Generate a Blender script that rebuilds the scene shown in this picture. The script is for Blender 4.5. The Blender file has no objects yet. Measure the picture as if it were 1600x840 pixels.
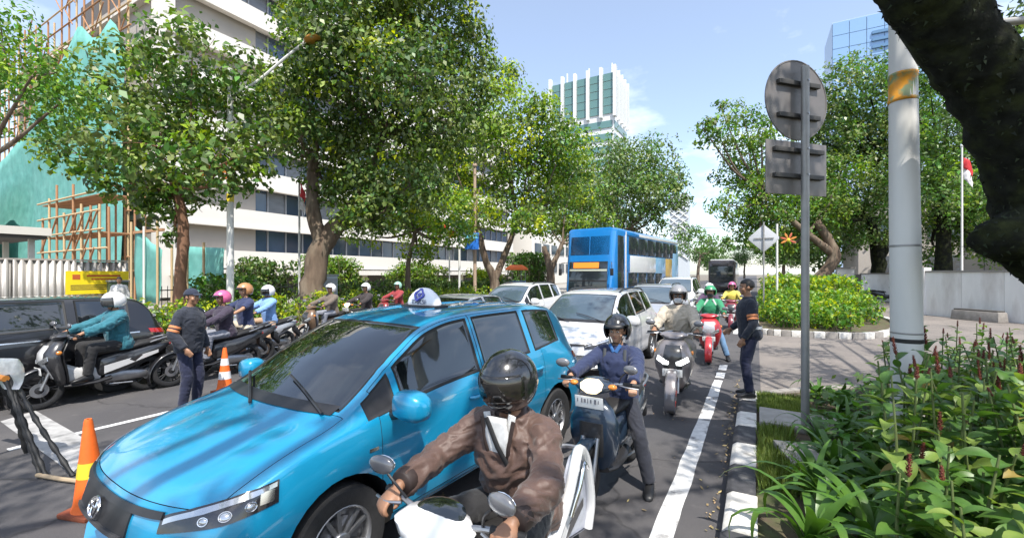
import bpy, bmesh, math, random
import numpy as np
from mathutils import Vector, Matrix, Quaternion
from mathutils.bvhtree import BVHTree
R = math.radians
PI = math.pi
random.seed(7)
rng = np.random.default_rng(7)
scene = bpy.context.scene
COL = scene.collection

# ------------------------------------------------------------------ camera
cam_data = bpy.data.cameras.new("camera")
cam = bpy.data.objects.new("camera", cam_data)
COL.objects.link(cam)
cam.location = (0, 0, 1.92)
cam.rotation_euler = (R(90), 0, R(29.15))
cam_data.sensor_width = 36
cam_data.lens = 685 / 1600 * 36
cam_data.shift_y = 8 / 1600
cam_data.clip_start = 0.05
cam_data.clip_end = 3000
scene.camera = cam

# ------------------------------------------------------------------ sky, sun, exposure
SUN_EL, SUN_AZ = R(59), R(136)          # azimuth clockwise from +Y (street direction)
sun_dir = Vector((math.sin(SUN_AZ) * math.cos(SUN_EL), math.cos(SUN_AZ) * math.cos(SUN_EL), math.sin(SUN_EL)))
world = bpy.data.worlds.new("World")
scene.world = world
world.use_nodes = True
wn, wl = world.node_tree.nodes, world.node_tree.links
wn.clear()
w_out = wn.new("ShaderNodeOutputWorld")
w_bg = wn.new("ShaderNodeBackground")
w_sky = wn.new("ShaderNodeTexSky")
w_sky.sky_type = 'NISHITA'
w_sky.sun_disc = False
w_sky.sun_elevation = SUN_EL
w_sky.sun_rotation = SUN_AZ
w_sky.air_density = 1.0
w_sky.dust_density = 1.0
w_sky.ozone_density = 1.0
w_geo = wn.new("ShaderNodeTexCoord")
w_sep = wn.new("ShaderNodeSeparateXYZ")
wl.new(w_geo.outputs['Generated'], w_sep.inputs[0])
def wmath(op, a, b):
    n = wn.new("ShaderNodeMath"); n.operation = op
    for i, x in enumerate((a, b)):
        if isinstance(x, (int, float)): n.inputs[i].default_value = x
        else: wl.new(x, n.inputs[i])
    return n.outputs[0]
w_zz = wmath('ADD', wmath('MAXIMUM', w_sep.outputs[2], 0.0), 0.16)
w_cmb = wn.new("ShaderNodeCombineXYZ")
wl.new(wmath('DIVIDE', w_sep.outputs[0], w_zz), w_cmb.inputs[0])
wl.new(wmath('DIVIDE', w_sep.outputs[1], w_zz), w_cmb.inputs[1])
w_noise = wn.new("ShaderNodeTexNoise")
w_noise.inputs['Scale'].default_value = 0.85
w_noise.inputs['Detail'].default_value = 7
w_noise.inputs['Roughness'].default_value = 0.58
w_map = wn.new("ShaderNodeMapping"); w_map.inputs['Location'].default_value = (7.7, 3.1, 0)
wl.new(w_cmb.outputs[0], w_map.inputs[0]); wl.new(w_map.outputs[0], w_noise.inputs['Vector'])
w_ramp = wn.new("ShaderNodeValToRGB")
w_ramp.color_ramp.elements[0].position = 0.485
w_ramp.color_ramp.elements[1].position = 0.74
w_ramp.color_ramp.elements[0].color = (.09, .09, .09, 1)     # thin even veil
w_ramp.color_ramp.elements[1].color = (.85, .85, .85, 1)
wl.new(w_noise.outputs[0], w_ramp.inputs[0])
w_mix = wn.new("ShaderNodeMixRGB")
wl.new(w_ramp.outputs[0], w_mix.inputs[0])
wl.new(w_sky.outputs[0], w_mix.inputs[1])
w_mix.inputs[2].default_value = (8.6, 8.9, 9.4, 1)      # sunlit cloud radiance, same scale as the sky node
wl.new(w_mix.outputs[0], w_bg.inputs[0])
w_bg.inputs[1].default_value = 0.15
wl.new(w_bg.outputs[0], w_out.inputs[0])

sun_data = bpy.data.lights.new("sun", 'SUN')
sun_data.energy = 4.2
sun_data.angle = R(0.53)
sun_data.color = (1.0, 0.95, 0.87)
sun = bpy.data.objects.new("sun", sun_data)
COL.objects.link(sun)
sun.rotation_euler = sun_dir.to_track_quat('Z', 'Y').to_euler()
sun.location = (20, -10, 40)

scene.view_settings.view_transform = 'Standard'
scene.view_settings.look = 'None'
scene.view_settings.gamma = 1
scene.view_settings.exposure = 0.82
scene.view_settings.use_curve_mapping = False
scene.cycles.use_denoising = True
scene.cycles.max_bounces = 6
scene.cycles.diffuse_bounces = 3
scene.cycles.glossy_bounces = 3
scene.cycles.transmission_bounces = 4
scene.cycles.transparent_max_bounces = 6
scene.cycles.sample_clamp_indirect = 6
scene.cycles.caustics_reflective = False
scene.cycles.caustics_refractive = False

# ------------------------------------------------------------------ materials
MATS = {}
def mat(name, col, rough=0.6, metal=0.0, var=0.0, vscale=6.0, bump=0.0, bscale=60.0, coat=0.0, col2=None, spec=0.5,
        island=0.0, trans=0.0, emit=None, estr=0.0, stretch=None, c2thr=(0.45, 0.62), rvar=0.0, sheen=0.0, c2detail=5):
    """procedural principled material: noise tint, optional second colour in patches, bump, per-island variation"""
    if name in MATS: return MATS[name]
    m = bpy.data.materials.new(name); MATS[name] = m
    m.use_nodes = True
    nt = m.node_tree; N, L = nt.nodes, nt.links
    b = N['Principled BSDF']
    b.inputs['Roughness'].default_value = rough
    b.inputs['Metallic'].default_value = metal
    b.inputs['Specular IOR Level'].default_value = spec
    if coat:
        b.inputs['Coat Weight'].default_value = coat; b.inputs['Coat Roughness'].default_value = 0.04
    if sheen: b.inputs['Sheen Weight'].default_value = sheen
    tc = N.new('ShaderNodeTexCoord')
    mp = N.new('ShaderNodeMapping'); L.new(tc.outputs['Object'], mp.inputs[0])
    if stretch: mp.inputs['Scale'].default_value = stretch
    def noise(sc, det=4, rgh=0.55):
        n = N.new('ShaderNodeTexNoise'); n.inputs['Scale'].default_value = sc
        n.inputs['Detail'].default_value = det; n.inputs['Roughness'].default_value = rgh
        L.new(mp.outputs[0], n.inputs['Vector']); return n.outputs[0]
    src = None
    rgb = N.new('ShaderNodeRGB'); rgb.outputs[0].default_value = (*col, 1); src = rgb.outputs[0]
    if col2:
        rp = N.new('ShaderNodeValToRGB'); rp.color_ramp.elements[0].position = c2thr[0]; rp.color_ramp.elements[1].position = c2thr[1]
        L.new(noise(vscale, c2detail), rp.inputs[0])
        mx = N.new('ShaderNodeMixRGB'); L.new(rp.outputs[0], mx.inputs[0]); L.new(src, mx.inputs[1]); mx.inputs[2].default_value = (*col2, 1)
        src = mx.outputs[0]
    if var or island:
        hs = N.new('ShaderNodeHueSaturation'); L.new(src, hs.inputs['Color'])
        val = None
        if var:
            mr = N.new('ShaderNodeMapRange'); mr.inputs[1].default_value = 0.25; mr.inputs[2].default_value = 0.75
            mr.inputs[3].default_value = 1 - var; mr.inputs[4].default_value = 1 + var
            L.new(noise(vscale * 2.3, 5), mr.inputs[0]); val = mr.outputs[0]
        if island:
            g = N.new('ShaderNodeNewGeometry')
            mr = N.new('ShaderNodeMapRange'); mr.inputs[3].default_value = 1 - island; mr.inputs[4].default_value = 1 + island
            L.new(g.outputs['Random Per Island'], mr.inputs[0])
            if val:
                mm = N.new('ShaderNodeMath'); mm.operation = 'MULTIPLY'; L.new(val, mm.inputs[0]); L.new(mr.outputs[0], mm.inputs[1]); val = mm.outputs[0]
            else: val = mr.outputs[0]
            mh = N.new('ShaderNodeMapRange'); mh.inputs[3].default_value = 0.5 - 0.05 * island; mh.inputs[4].default_value = 0.5 + 0.06 * island
            w = N.new('ShaderNodeTexWhiteNoise'); w.noise_dimensions = '1D'; L.new(g.outputs['Random Per Island'], w.inputs['W'])
            L.new(w.outputs[0], mh.inputs[0]); L.new(mh.outputs[0], hs.inputs['Hue'])
        L.new(val, hs.inputs['Value']); src = hs.outputs[0]
    L.new(src, b.inputs['Base Color'])
    if rvar:
        mr = N.new('ShaderNodeMapRange'); mr.inputs[3].default_value = max(0.02, rough - rvar); mr.inputs[4].default_value = min(1, rough + rvar)
        L.new(noise(vscale * 1.7), mr.inputs[0]); L.new(mr.outputs[0], b.inputs['Roughness'])
    if bump:
        bp = N.new('ShaderNodeBump'); bp.inputs['Strength'].default_value = bump; bp.inputs['Distance'].default_value = 0.01
        L.new(noise(bscale, 5, 0.6), bp.inputs['Height']); L.new(bp.outputs[0], b.inputs['Normal'])
    if emit:
        b.inputs['Emission Color'].default_value = (*emit, 1); b.inputs['Emission Strength'].default_value = estr
    if trans:
        t = N.new('ShaderNodeBsdfTranslucent'); ms = N.new('ShaderNodeMixShader'); ms.inputs[0].default_value = trans
        yl = N.new('ShaderNodeMixRGB'); yl.blend_type = 'MULTIPLY'; yl.inputs[0].default_value = 1; L.new(src, yl.inputs[1]); yl.inputs[2].default_value = (1.5, 1.6, 0.6, 1)
        L.new(yl.outputs[0], t.inputs[0]); L.new(b.outputs[0], ms.inputs[1]); L.new(t.outputs[0], ms.inputs[2])
        L.new(ms.outputs[0], N['Material Output'].inputs[0])
    return m

# ------------------------------------------------------------------ mesh helpers
def V(*a): return np.array(a, float)
def rotz(a): return np.array([[math.cos(a), -math.sin(a), 0], [math.sin(a), math.cos(a), 0], [0, 0, 1]])
def rotx(a): return np.array([[1, 0, 0], [0, math.cos(a), -math.sin(a)], [0, math.sin(a), math.cos(a)]])
def roty(a): return np.array([[math.cos(a), 0, math.sin(a)], [0, 1, 0], [-math.sin(a), 0, math.cos(a)]])
def unit(v):
    v = np.asarray(v, float); n = np.linalg.norm(v); return v / n if n > 1e-9 else v
def frame_z(d):
    """3x3 whose third column is d"""
    d = unit(d); up = V(0, 0, 1) if abs(d[2]) < 0.95 else V(0, 1, 0)
    x = unit(np.cross(up, d)); y = np.cross(d, x)
    return np.stack([x, y, d], 1)
def pchip(xs, ys):
    xs = np.array(xs, float); ys = np.array(ys, float); h = np.diff(xs); d = np.diff(ys) / h
    m = np.zeros_like(xs)
    for i in range(1, len(xs) - 1):
        if d[i - 1] * d[i] > 0:
            w1 = 2 * h[i] + h[i - 1]; w2 = h[i] + 2 * h[i - 1]; m[i] = (w1 + w2) / (w1 / d[i - 1] + w2 / d[i])
    m[0], m[-1] = d[0], d[-1]
    def f(x):
        x = np.clip(np.asarray(x, float), xs[0], xs[-1]); i = np.clip(np.searchsorted(xs, x) - 1, 0, len(h) - 1)
        t = (x - xs[i]) / h[i]
        return ((1 + 2 * t) * (1 - t) ** 2 * ys[i] + t * (1 - t) ** 2 * h[i] * m[i] + t * t * (3 - 2 * t) * ys[i + 1] + t * t * (t - 1) * h[i] * m[i + 1])
    return f
def spline(pts, n):
    """catmull-rom through pts, n samples"""
    p = np.array(pts, float)
    if len(p) == 2: return p[0] + (p[1] - p[0]) * np.linspace(0, 1, n)[:, None]
    q = np.vstack([2 * p[0] - p[1], p, 2 * p[-1] - p[-2]])
    t = np.linspace(0, len(p) - 1, n); i = np.minimum(t.astype(int), len(p) - 2); f = (t - i)[:, None]
    a, b, c, d = q[i], q[i + 1], q[i + 2], q[i + 3]
    return 0.5 * (2 * b + (c - a) * f + (2 * a - 5 * b + 4 * c - d) * f ** 2 + (3 * b - a - 3 * c + d) * f ** 3)

class MB:
    def __init__(s): s.v = []; s.f = []; s.m = []; s.n = 0
    def add(s, verts, faces, mi=0):
        verts = np.asarray(verts, float).reshape(-1, 3)
        s.v.append(verts); o = s.n
        s.f += [tuple(int(i) + o for i in f) for f in faces]; s.m += [mi] * len(faces); s.n += len(verts)
        return s
    def box(s, c, sz, rot=None, mi=0, taper=None):
        x, y, z = np.array(sz, float) / 2
        v = np.array([[-x, -y, -z], [x, -y, -z], [x, y, -z], [-x, y, -z], [-x, -y, z], [x, -y, z], [x, y, z], [-x, y, z]])
        if taper: v[4:, :2] *= taper
        if rot is not None: v = v @ np.asarray(rot).T
        return s.add(v + np.array(c, float), [(0, 3, 2, 1), (4, 5, 6, 7), (0, 1, 5, 4), (1, 2, 6, 5), (2, 3, 7, 6), (3, 0, 4, 7)], mi)
    def tube(s, pts, r, n=8, cap=True, mi=0, closed=False, flat=1.0, up=None):
        p = np.array(pts, float); k = len(p); r = np.broadcast_to(np.array(r, float), (k,))
        if closed: t = np.roll(p, -1, 0) - np.roll(p, 1, 0)
        else:
            t = np.zeros_like(p); t[1:-1] = p[2:] - p[:-2]; t[0] = p[1] - p[0]; t[-1] = p[-1] - p[-2]
        t = np.array([unit(x) for x in t])
        if up is None: a = frame_z(t[0])[:, 0]
        else: a = unit(np.cross(up, t[0]))
        vs = []
        for i in range(k):
            a = unit(a - t[i] * np.dot(a, t[i])); b = np.cross(t[i], a)
            ang = np.linspace(0, 2 * PI, n, endpoint=False)
            vs.append(p[i] + r[i] * (np.cos(ang)[:, None] * a + flat * np.sin(ang)[:, None] * b))
        fs = []
        kk = k if closed else k - 1
        for i in range(kk):
            i2 = (i + 1) % k
            for j in range(n):
                j2 = (j + 1) % n; fs.append((i * n + j, i * n + j2, i2 * n + j2, i2 * n + j))
        if cap and not closed:
            fs.append(tuple(range(n - 1, -1, -1))); fs.append(tuple((k - 1) * n + j for j in range(n)))
        return s.add(np.vstack(vs), fs, mi)
    def lathe(s, prof, n=24, M=None, o=(0, 0, 0), mi=0, arc=2 * PI):
        full = abs(arc - 2 * PI) < 1e-6
        ang = np.linspace(0, arc, n, endpoint=not full); k = len(prof)
        v = np.array([[r * math.cos(a), r * math.sin(a), z] for a in ang for r, z in prof])
        if M is not None: v = v @ np.asarray(M).T
        fs = []
        for i in range(n if full else n - 1):
            i2 = (i + 1) % n
            for j in range(k - 1): fs.append((i * k + j, i2 * k + j, i2 * k + j + 1, i * k + j + 1))
        return s.add(v + np.array(o, float), fs, mi)
    def ell(s, c, r, M=None, nu=16, nv=10, mi=0):
        prof = [(math.sin(a), -math.cos(a)) for a in np.linspace(0.001, PI - 0.001, nv)]
        ang = np.linspace(0, 2 * PI, nu, endpoint=False)
        v = np.array([[q * math.cos(a), q * math.sin(a), z] for a in ang for q, z in prof]) * np.array(r, float)
        if M is not None: v = v @ np.asarray(M).T
        fs = [(i * nv + j, (i + 1) % nu * nv + j, (i + 1) % nu * nv + j + 1, i * nv + j + 1) for i in range(nu) for j in range(nv - 1)]
        return s.add(v + np.array(c, float), fs, mi)
    def loft(s, rings, closed=True, cap=True, mi=0):
        k = len(rings); n = len(rings[0]); fs = []
        for i in range(k - 1):
            for j in range(n if closed else n - 1):
                j2 = (j + 1) % n; fs.append((i * n + j, i * n + j2, (i + 1) * n + j2, (i + 1) * n + j))
        if cap: fs.append(tuple(range(n - 1, -1, -1))); fs.append(tuple((k - 1) * n + j for j in range(n)))
        return s.add(np.vstack(rings), fs, mi)
    def prism(s, poly, thick, M=None, o=(0, 0, 0), mi=0):
        """2D polygon (x,y) extruded along z by thick (centered), then rotated"""
        p = np.array(poly, float); n = len(p)
        v = np.vstack([np.c_[p, np.full(n, -thick / 2)], np.c_[p, np.full(n, thick / 2)]])
        if M is not None: v = v @ np.asarray(M).T
        fs = [tuple(range(n - 1, -1, -1)), tuple(range(n, 2 * n))] + [(j, (j + 1) % n, n + (j + 1) % n, n + j) for j in range(n)]
        return s.add(v + np.array(o, float), fs, mi)
    def grid(s, P, mi=0):
        """P: (n,m,3) array of points -> quads"""
        n, m = P.shape[:2]
        fs = [(i * m + j, i * m + j + 1, (i + 1) * m + j + 1, (i + 1) * m + j) for i in range(n - 1) for j in range(m - 1)]
        return s.add(P.reshape(-1, 3), fs, mi)
    def verts(s): return np.vstack(s.v)
    def build(s, name, mats, parent=None, smooth=40, bevel=0, seg=2, loc=None, rot=None, mods=None):
        me = bpy.data.meshes.new(name)
        me.from_pydata(np.vstack(s.v).tolist(), [], s.f)
        mats = mats if isinstance(mats, (list, tuple)) else [mats]
        for m in mats: me.materials.append(m)
        if len(mats) > 1: me.polygons.foreach_set('material_index', s.m)
        bm = None
        if bevel or True:
            bm = bmesh.new(); bm.from_mesh(me)
            bmesh.ops.recalc_face_normals(bm, faces=bm.faces[:])
            if bevel:
                ed = [e for e in bm.edges if len(e.link_faces) == 2 and e.calc_face_angle(0) > 0.5]
                bmesh.ops.bevel(bm, geom=ed, offset=bevel, segments=seg, affect='EDGES', clamp_overlap=True, profile=0.6)
            bm.to_mesh(me); bm.free()
        return link(name, me, parent, smooth, loc, rot)
def link(name, me, parent=None, smooth=40, loc=None, rot=None):
    if smooth:
        me.polygons.foreach_set('use_smooth', [True] * len(me.polygons))
        if smooth < 180: me.set_sharp_from_angle(angle=R(smooth))
    o = bpy.data.objects.new(name, me); COL.objects.link(o)
    if parent: o.parent = parent
    if loc is not None: o.location = loc
    if rot is not None: o.rotation_euler = rot
    return o
def raw(name, verts, faces, mats, parent=None, smooth=0, mi=None):
    """fast path for big meshes: arrays, all faces the same size"""
    verts = np.asarray(verts, np.float32); faces = np.asarray(faces, np.int32)
    me = bpy.data.meshes.new(name); k = faces.shape[1]; n = len(faces)
    me.vertices.add(len(verts)); me.vertices.foreach_set('co', verts.ravel())
    me.loops.add(n * k); me.loops.foreach_set('vertex_index', faces.ravel())
    me.polygons.add(n); me.polygons.foreach_set('loop_start', np.arange(0, n * k, k, dtype=np.int32))
    mats = mats if isinstance(mats, (list, tuple)) else [mats]
    for m in mats: me.materials.append(m)
    if mi is not None: me.polygons.foreach_set('material_index', np.asarray(mi, np.int32))
    me.update(calc_edges=True); me.validate()
    return link(name, me, parent, smooth)
def thing(name, label, cat, loc=(0, 0, 0), rz=0, group=None):
    o = bpy.data.objects.new(name, None); COL.objects.link(o)
    o.empty_display_size = 0.2
    o.location = loc; o.rotation_euler = (0, 0, rz)
    return tag(o, label, cat, group)
def tag(o, label, cat, group=None):
    o['label'] = label; o['category'] = cat
    if group: o['group'] = group
    return o
def struct(o): o['kind'] = 'structure'; return o
def stuff(o, label=None, cat=None):
    o['kind'] = 'stuff'
    if label: o['label'] = label; o['category'] = cat
    return o
def dup(o, loc=None, rz=None, label=None, parent=None, swap=None, scale=None):
    c = o.copy(); COL.objects.link(c); c.parent = parent
    if loc is not None: c.location = loc
    if rz is not None: c.rotation_euler = (0, 0, rz)
    if scale is not None: c.scale = scale
    if label: c['label'] = label
    if swap and c.type == 'MESH':
        for i, sl in enumerate(c.material_slots):
            mo = sl.material
            if mo and mo.name in swap: sl.link = 'OBJECT'; sl.material = swap[mo.name]
            elif mo: sl.link = 'OBJECT'; sl.material = mo
    for ch in list(o.children): dup(ch, None, None, None, c, swap)
    return c
EVAL = bpy.data.scenes.new("eval_tmp")       # scratch scene: modifiers are applied here, away from the heavy set
def evaluated(o):
    if o.name not in EVAL.collection.objects: EVAL.collection.objects.link(o)
    vl = EVAL.view_layers[0]; vl.update()
    return bpy.data.meshes.new_from_object(o.evaluated_get(vl.depsgraph))
def text_part(name, body, size, material, parent, M, loc, depth=0.002, align='CENTER', sx=1.0):
    cu = bpy.data.curves.new(name, 'FONT'); cu.body = body; cu.size = size; cu.extrude = depth
    cu.align_x = align; cu.align_y = 'CENTER'; cu.resolution_u = 3
    t = bpy.data.objects.new(name, cu)
    me = evaluated(t)
    bpy.data.objects.remove(t)
    me.name = name; me.materials.clear(); me.materials.append(material)
    A = Matrix([list(M[i]) for i in range(3)]).to_4x4() @ Matrix.Diagonal((sx, 1, 1, 1))
    me.transform(Matrix.Translation(Vector(loc)) @ A)
    return link(name, me, parent, 0)
# facing matrices: text readable from -Y side / +X side / +Y
F_NEGY = np.array([[1, 0, 0], [0, 0, -1], [0, 1, 0]], float)
F_POSX = rotz(PI / 2) @ F_NEGY
F_POSY = rotz(PI) @ F_NEGY
def tagged_hide(o): return o
# ================================================================== SETTING
def asphalt(name, c0, c1, crack=.5):
    """worn asphalt: aggregate speckle, broad dusty and oily patches, hairline cracks"""
    m = mat(name, c0, .86, bump=.55, bscale=190); nt = m.node_tree; N, L = nt.nodes, nt.links; b = N['Principled BSDF']
    tc = N.new('ShaderNodeTexCoord'); src = [l.from_socket for l in b.inputs['Base Color'].links][0]
    def nz(sc, det, lo, hi, stretch=None):
        n = N.new('ShaderNodeTexNoise'); n.inputs['Scale'].default_value = sc; n.inputs['Detail'].default_value = det; n.inputs['Roughness'].default_value = .62
        mp = N.new('ShaderNodeMapping'); L.new(tc.outputs['Object'], mp.inputs[0]); mp.inputs['Scale'].default_value = stretch or (1, 1, 1); L.new(mp.outputs[0], n.inputs['Vector'])
        r = N.new('ShaderNodeValToRGB'); r.color_ramp.elements[0].position = lo; r.color_ramp.elements[1].position = hi; L.new(n.outputs[0], r.inputs[0]); return r.outputs[0]
    def mix(f, a, col, fac=1.0):
        mx = N.new('ShaderNodeMixRGB'); g = N.new('ShaderNodeMath'); g.operation = 'MULTIPLY'; g.inputs[1].default_value = fac; L.new(f, g.inputs[0]); L.new(g.outputs[0], mx.inputs[0]); L.new(a, mx.inputs[1]); mx.inputs[2].default_value = (*col, 1); return mx.outputs[0]
    s_ = mix(nz(.55, 6, .42, .68), src, c1, .9)
    s_ = mix(nz(.9, 5, .56, .72, (1, .35, 1)), s_, tuple(v * .42 for v in c0), .75)          # oil and tyre marks along the lane
    s_ = mix(nz(5, 6, .60, .72), s_, tuple(v * 1.9 for v in c1), .35)
    s_ = mix(nz(240, 2, .50, .70), s_, tuple(v * 2.6 for v in c1), .5)                        # aggregate
    vo = N.new('ShaderNodeTexVoronoi'); vo.feature = 'DISTANCE_TO_EDGE'; vo.inputs['Scale'].default_value = .33
    wn_ = N.new('ShaderNodeTexNoise'); wn_.inputs['Scale'].default_value = 2.2; wn_.inputs['Detail'].default_value = 6; va = N.new('ShaderNodeMixRGB'); va.blend_type = 'ADD'; va.inputs[0].default_value = .55; L.new(tc.outputs['Object'], wn_.inputs['Vector']); L.new(tc.outputs['Object'], va.inputs[1]); L.new(wn_.outputs['Color'], va.inputs[2]); L.new(va.outputs[0], vo.inputs['Vector'])
    r = N.new('ShaderNodeValToRGB'); r.color_ramp.elements[0].position = .003; r.color_ramp.elements[0].color = (1, 1, 1, 1); r.color_ramp.elements[1].position = .008; r.color_ramp.elements[1].color = (0, 0, 0, 1); L.new(vo.outputs['Distance'], r.inputs[0])
    s_ = mix(r.outputs[0], s_, (.012, .012, .012), crack)
    L.new(s_, b.inputs['Base Color']); return m
m_asphalt = asphalt("asphalt", (0.052, 0.050, 0.054), (0.085, 0.080, 0.079))
m_drive = asphalt("driveway_asphalt", (0.13, 0.115, 0.105), (0.19, 0.165, 0.145), .3)
m_pave = mat("sidewalk_concrete", (0.30, 0.28, 0.25), 0.9, var=0.2, vscale=1.2, bump=0.3, bscale=80)
m_soil = mat("soil", (0.085, 0.062, 0.040), 0.95, var=0.35, vscale=3, bump=0.8, bscale=40, col2=(0.07, 0.085, 0.03))
m_white_line = mat("road_paint", (0.60, 0.60, 0.59), 0.8, var=0.22, vscale=5, col2=(0.16, 0.155, 0.155), c2thr=(0.55, 0.68), bump=0.3, bscale=120)
m_kerb_white = mat("kerb_white", (0.60, 0.58, 0.54), 0.85, var=0.18, vscale=6, col2=(0.30, 0.28, 0.25), c2thr=(0.56, 0.72), bump=0.4, bscale=60)
m_kerb_black = mat("kerb_black", (0.045, 0.045, 0.05), 0.8, var=0.3, vscale=6, col2=(0.14, 0.135, 0.13), c2thr=(0.52, 0.7), bump=0.4, bscale=60)
m_kerb_grey = mat("kerb_grey", (0.26, 0.24, 0.22), 0.9, var=0.25, vscale=3, bump=0.4, bscale=50)

def sheet(name, poly, z, m, thick=None):
    b = MB(); p = np.array(poly, float); n = len(p)
    if thick:
        v = np.vstack([np.c_[p, np.full(n, z)], np.c_[p, np.full(n, z - thick)]])
        b.add(v, [tuple(range(n))] + [(j, n + j, n + (j + 1) % n, (j + 1) % n) for j in range(n)])
    else: b.add(np.c_[p, np.full(n, z)], [tuple(range(n))])
    return struct(b.build(name, m, smooth=0))
sheet("ground", [(-900, -300), (900, -300), (900, 1500), (-900, 1500)], -0.03, mat("ground_dirt", (0.16, 0.14, 0.11), 0.95, var=0.25, vscale=0.3))
sheet("road", [(-13.2, -60), (0.06, -60), (0.06, 600), (-13.2, 600)], 0.0, m_asphalt)
sheet("far_road", [(-40, 110), (-13.2, 110), (-13.2, 130), (-40, 130)], 0.0, m_asphalt)
sheet("driveway", [(0.06, 7.4), (30, 7.4), (30, 60), (4.6, 60), (4.6, 24.4), (0.06, 16)], -0.004, m_drive)
sheet("verge", [(0.0, -8), (0.0, 7.45), (0.5, 8.0), (1.6, 8.9), (3.4, 10.2), (6, 11.4), (14, 13), (14, -8)], 0.11, m_soil, 0.2)
sheet("sidewalk", [(-30.9, -40), (-13.45, -40), (-13.45, 110), (-30.9, 110)], 0.14, m_pave, 0.2)

# painted lines with brushed, wavering edges
def painted_line(x, y0, y1, w, wob=0.008, name="edge_line"):
    b = MB(); n = max(4, int((y1 - y0) / 0.16)); ys = np.linspace(y0, y1, n)
    l = x - w / 2 + rng.normal(0, wob, n); r = x + w / 2 + rng.normal(0, wob, n)
    l = np.convolve(np.pad(l, 1, 'edge'), [.25, .5, .25], 'valid'); r = np.convolve(np.pad(r, 1, 'edge'), [.25, .5, .25], 'valid')
    P = np.stack([np.c_[l, ys, np.full(n, .004)], np.c_[r, ys, np.full(n, .004)]], 1)
    b.grid(P); return struct(b.build(name, m_white_line, smooth=0))
painted_line(-0.60, 0.5, 8.75, 0.15)
painted_line(-0.60, 8.95, 9.45, 0.15)
painted_line(-0.60, 9.7, 10.3, 0.15)
for k in range(8): painted_line(-0.60, 15.8 + k * 6, 21.4 + k * 6, 0.14, name="edge_line")
for k in range(12): painted_line(-7.15, 1.5 - 6 + k * 6, 4.4 - 6 + k * 6, 0.11, 0.005, name="lane_line")
for k in range(10): painted_line(-3.95, 10 + k * 6, 12.6 + k * 6, 0.11, 0.005, name="lane_line")
sheet("road_marking", [(-8.6, 1.74), (-8.85, 2.12), (-6.4, 2.02), (-5.75, 1.62)], 0.005, mat('worn_paint', (.34, .335, .33), .85, var=.3, vscale=3, col2=(.12, .12, .12), c2thr=(.52, .7)))
# kerb of alternately painted blocks along the near verge
kerb = thing("kerb", "black and white painted roadside kerb along the planted verge", "kerb", (0, 0, 0))
def kerb_mesh(L, w=0.222, h=0.155, ch=0.03):
    prof = [(0, -0.05), (w, -0.05), (w, h), (ch * 1.4, h), (0, h - ch)]
    b = MB(); b.loft([np.array([[x - w, y, z] for x, z in prof]) for y in (0.006, L - 0.006)]); return b
kerb_me = None
for i in range(23):
    y0 = -6.2 + i * 0.6
    if y0 > 7.0: break
    o = kerb_mesh(0.6).build("kerb_block", m_kerb_white if i % 2 == 0 else m_kerb_black, kerb, bevel=0.012)
    o.location = (rng.normal(0, .003), y0, rng.normal(0, .003))
# kerb around the hedge island across the driveway, and along the far sidewalk
ik = thing("kerb", "grey stone kerb round the hedge island beyond the driveway", "kerb", (0, 0, 0))
isl = [(0.0, 16.3), (0.5, 16.05), (1.6, 16.1), (2.9, 16.6), (3.9, 18.5), (4.5, 21.5), (4.6, 24.4)]
ipath = spline([(*p, 0) for p in isl], 26)
ipath = np.vstack([[[0, 40 - k * 1.2, 0] for k in range(20)], ipath])
for k in range(len(ipath) - 1):
    a, b_ = ipath[k], ipath[k + 1]; d = b_ - a; L = np.linalg.norm(d)
    bb = MB(); bb.box((0, 0, 0.06), (L - 0.012, 0.16, 0.24))
    o = bb.build("kerb_block", m_kerb_grey if k % 2 else m_kerb_white, ik, bevel=0.015)
    o.location = (a + b_) / 2; o.rotation_euler = (0, 0, math.atan2(d[1], d[0]))
sheet("island_soil", [(0.05, 40)] + [(p[0] + 0.03 if i < 1 else p[0], p[1] + 0.05) for i, p in enumerate(isl)] + [(4.6, 40)], 0.10, m_soil, 0.12)
lk = thing("kerb", "pale concrete kerb along the far sidewalk beyond the traffic", "kerb", (0, 0, 0))
for k in range(60):
    bb = MB(); bb.box((-13.33, -10 + k * 1.5, 0.07), (0.26, 1.48, 0.2)); bb.build("kerb_block", m_kerb_white if k % 2 else m_kerb_black, lk, bevel=0.015)
# kerb return at the driveway mouth
rk = thing("kerb", "weathered grey kerb curving round the planted verge at the driveway", "kerb", (0, 0, 0))
rp = spline([(0.05, 7.52, 0), (0.5, 8.05, 0), (1.6, 8.95, 0), (3.4, 10.25, 0), (6, 11.45, 0), (12, 12.7, 0)], 22)
for k in range(len(rp) - 1):
    a, b_ = rp[k], rp[k + 1]; d = b_ - a; L = np.linalg.norm(d)
    bb = MB(); bb.box((0, 0, 0.045), (L - 0.01, 0.15, 0.2))
    o = bb.build("kerb_block", m_kerb_grey, rk, bevel=0.012); o.location = (a + b_) / 2; o.rotation_euler = (0, 0, math.atan2(d[1], d[0]))
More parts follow.
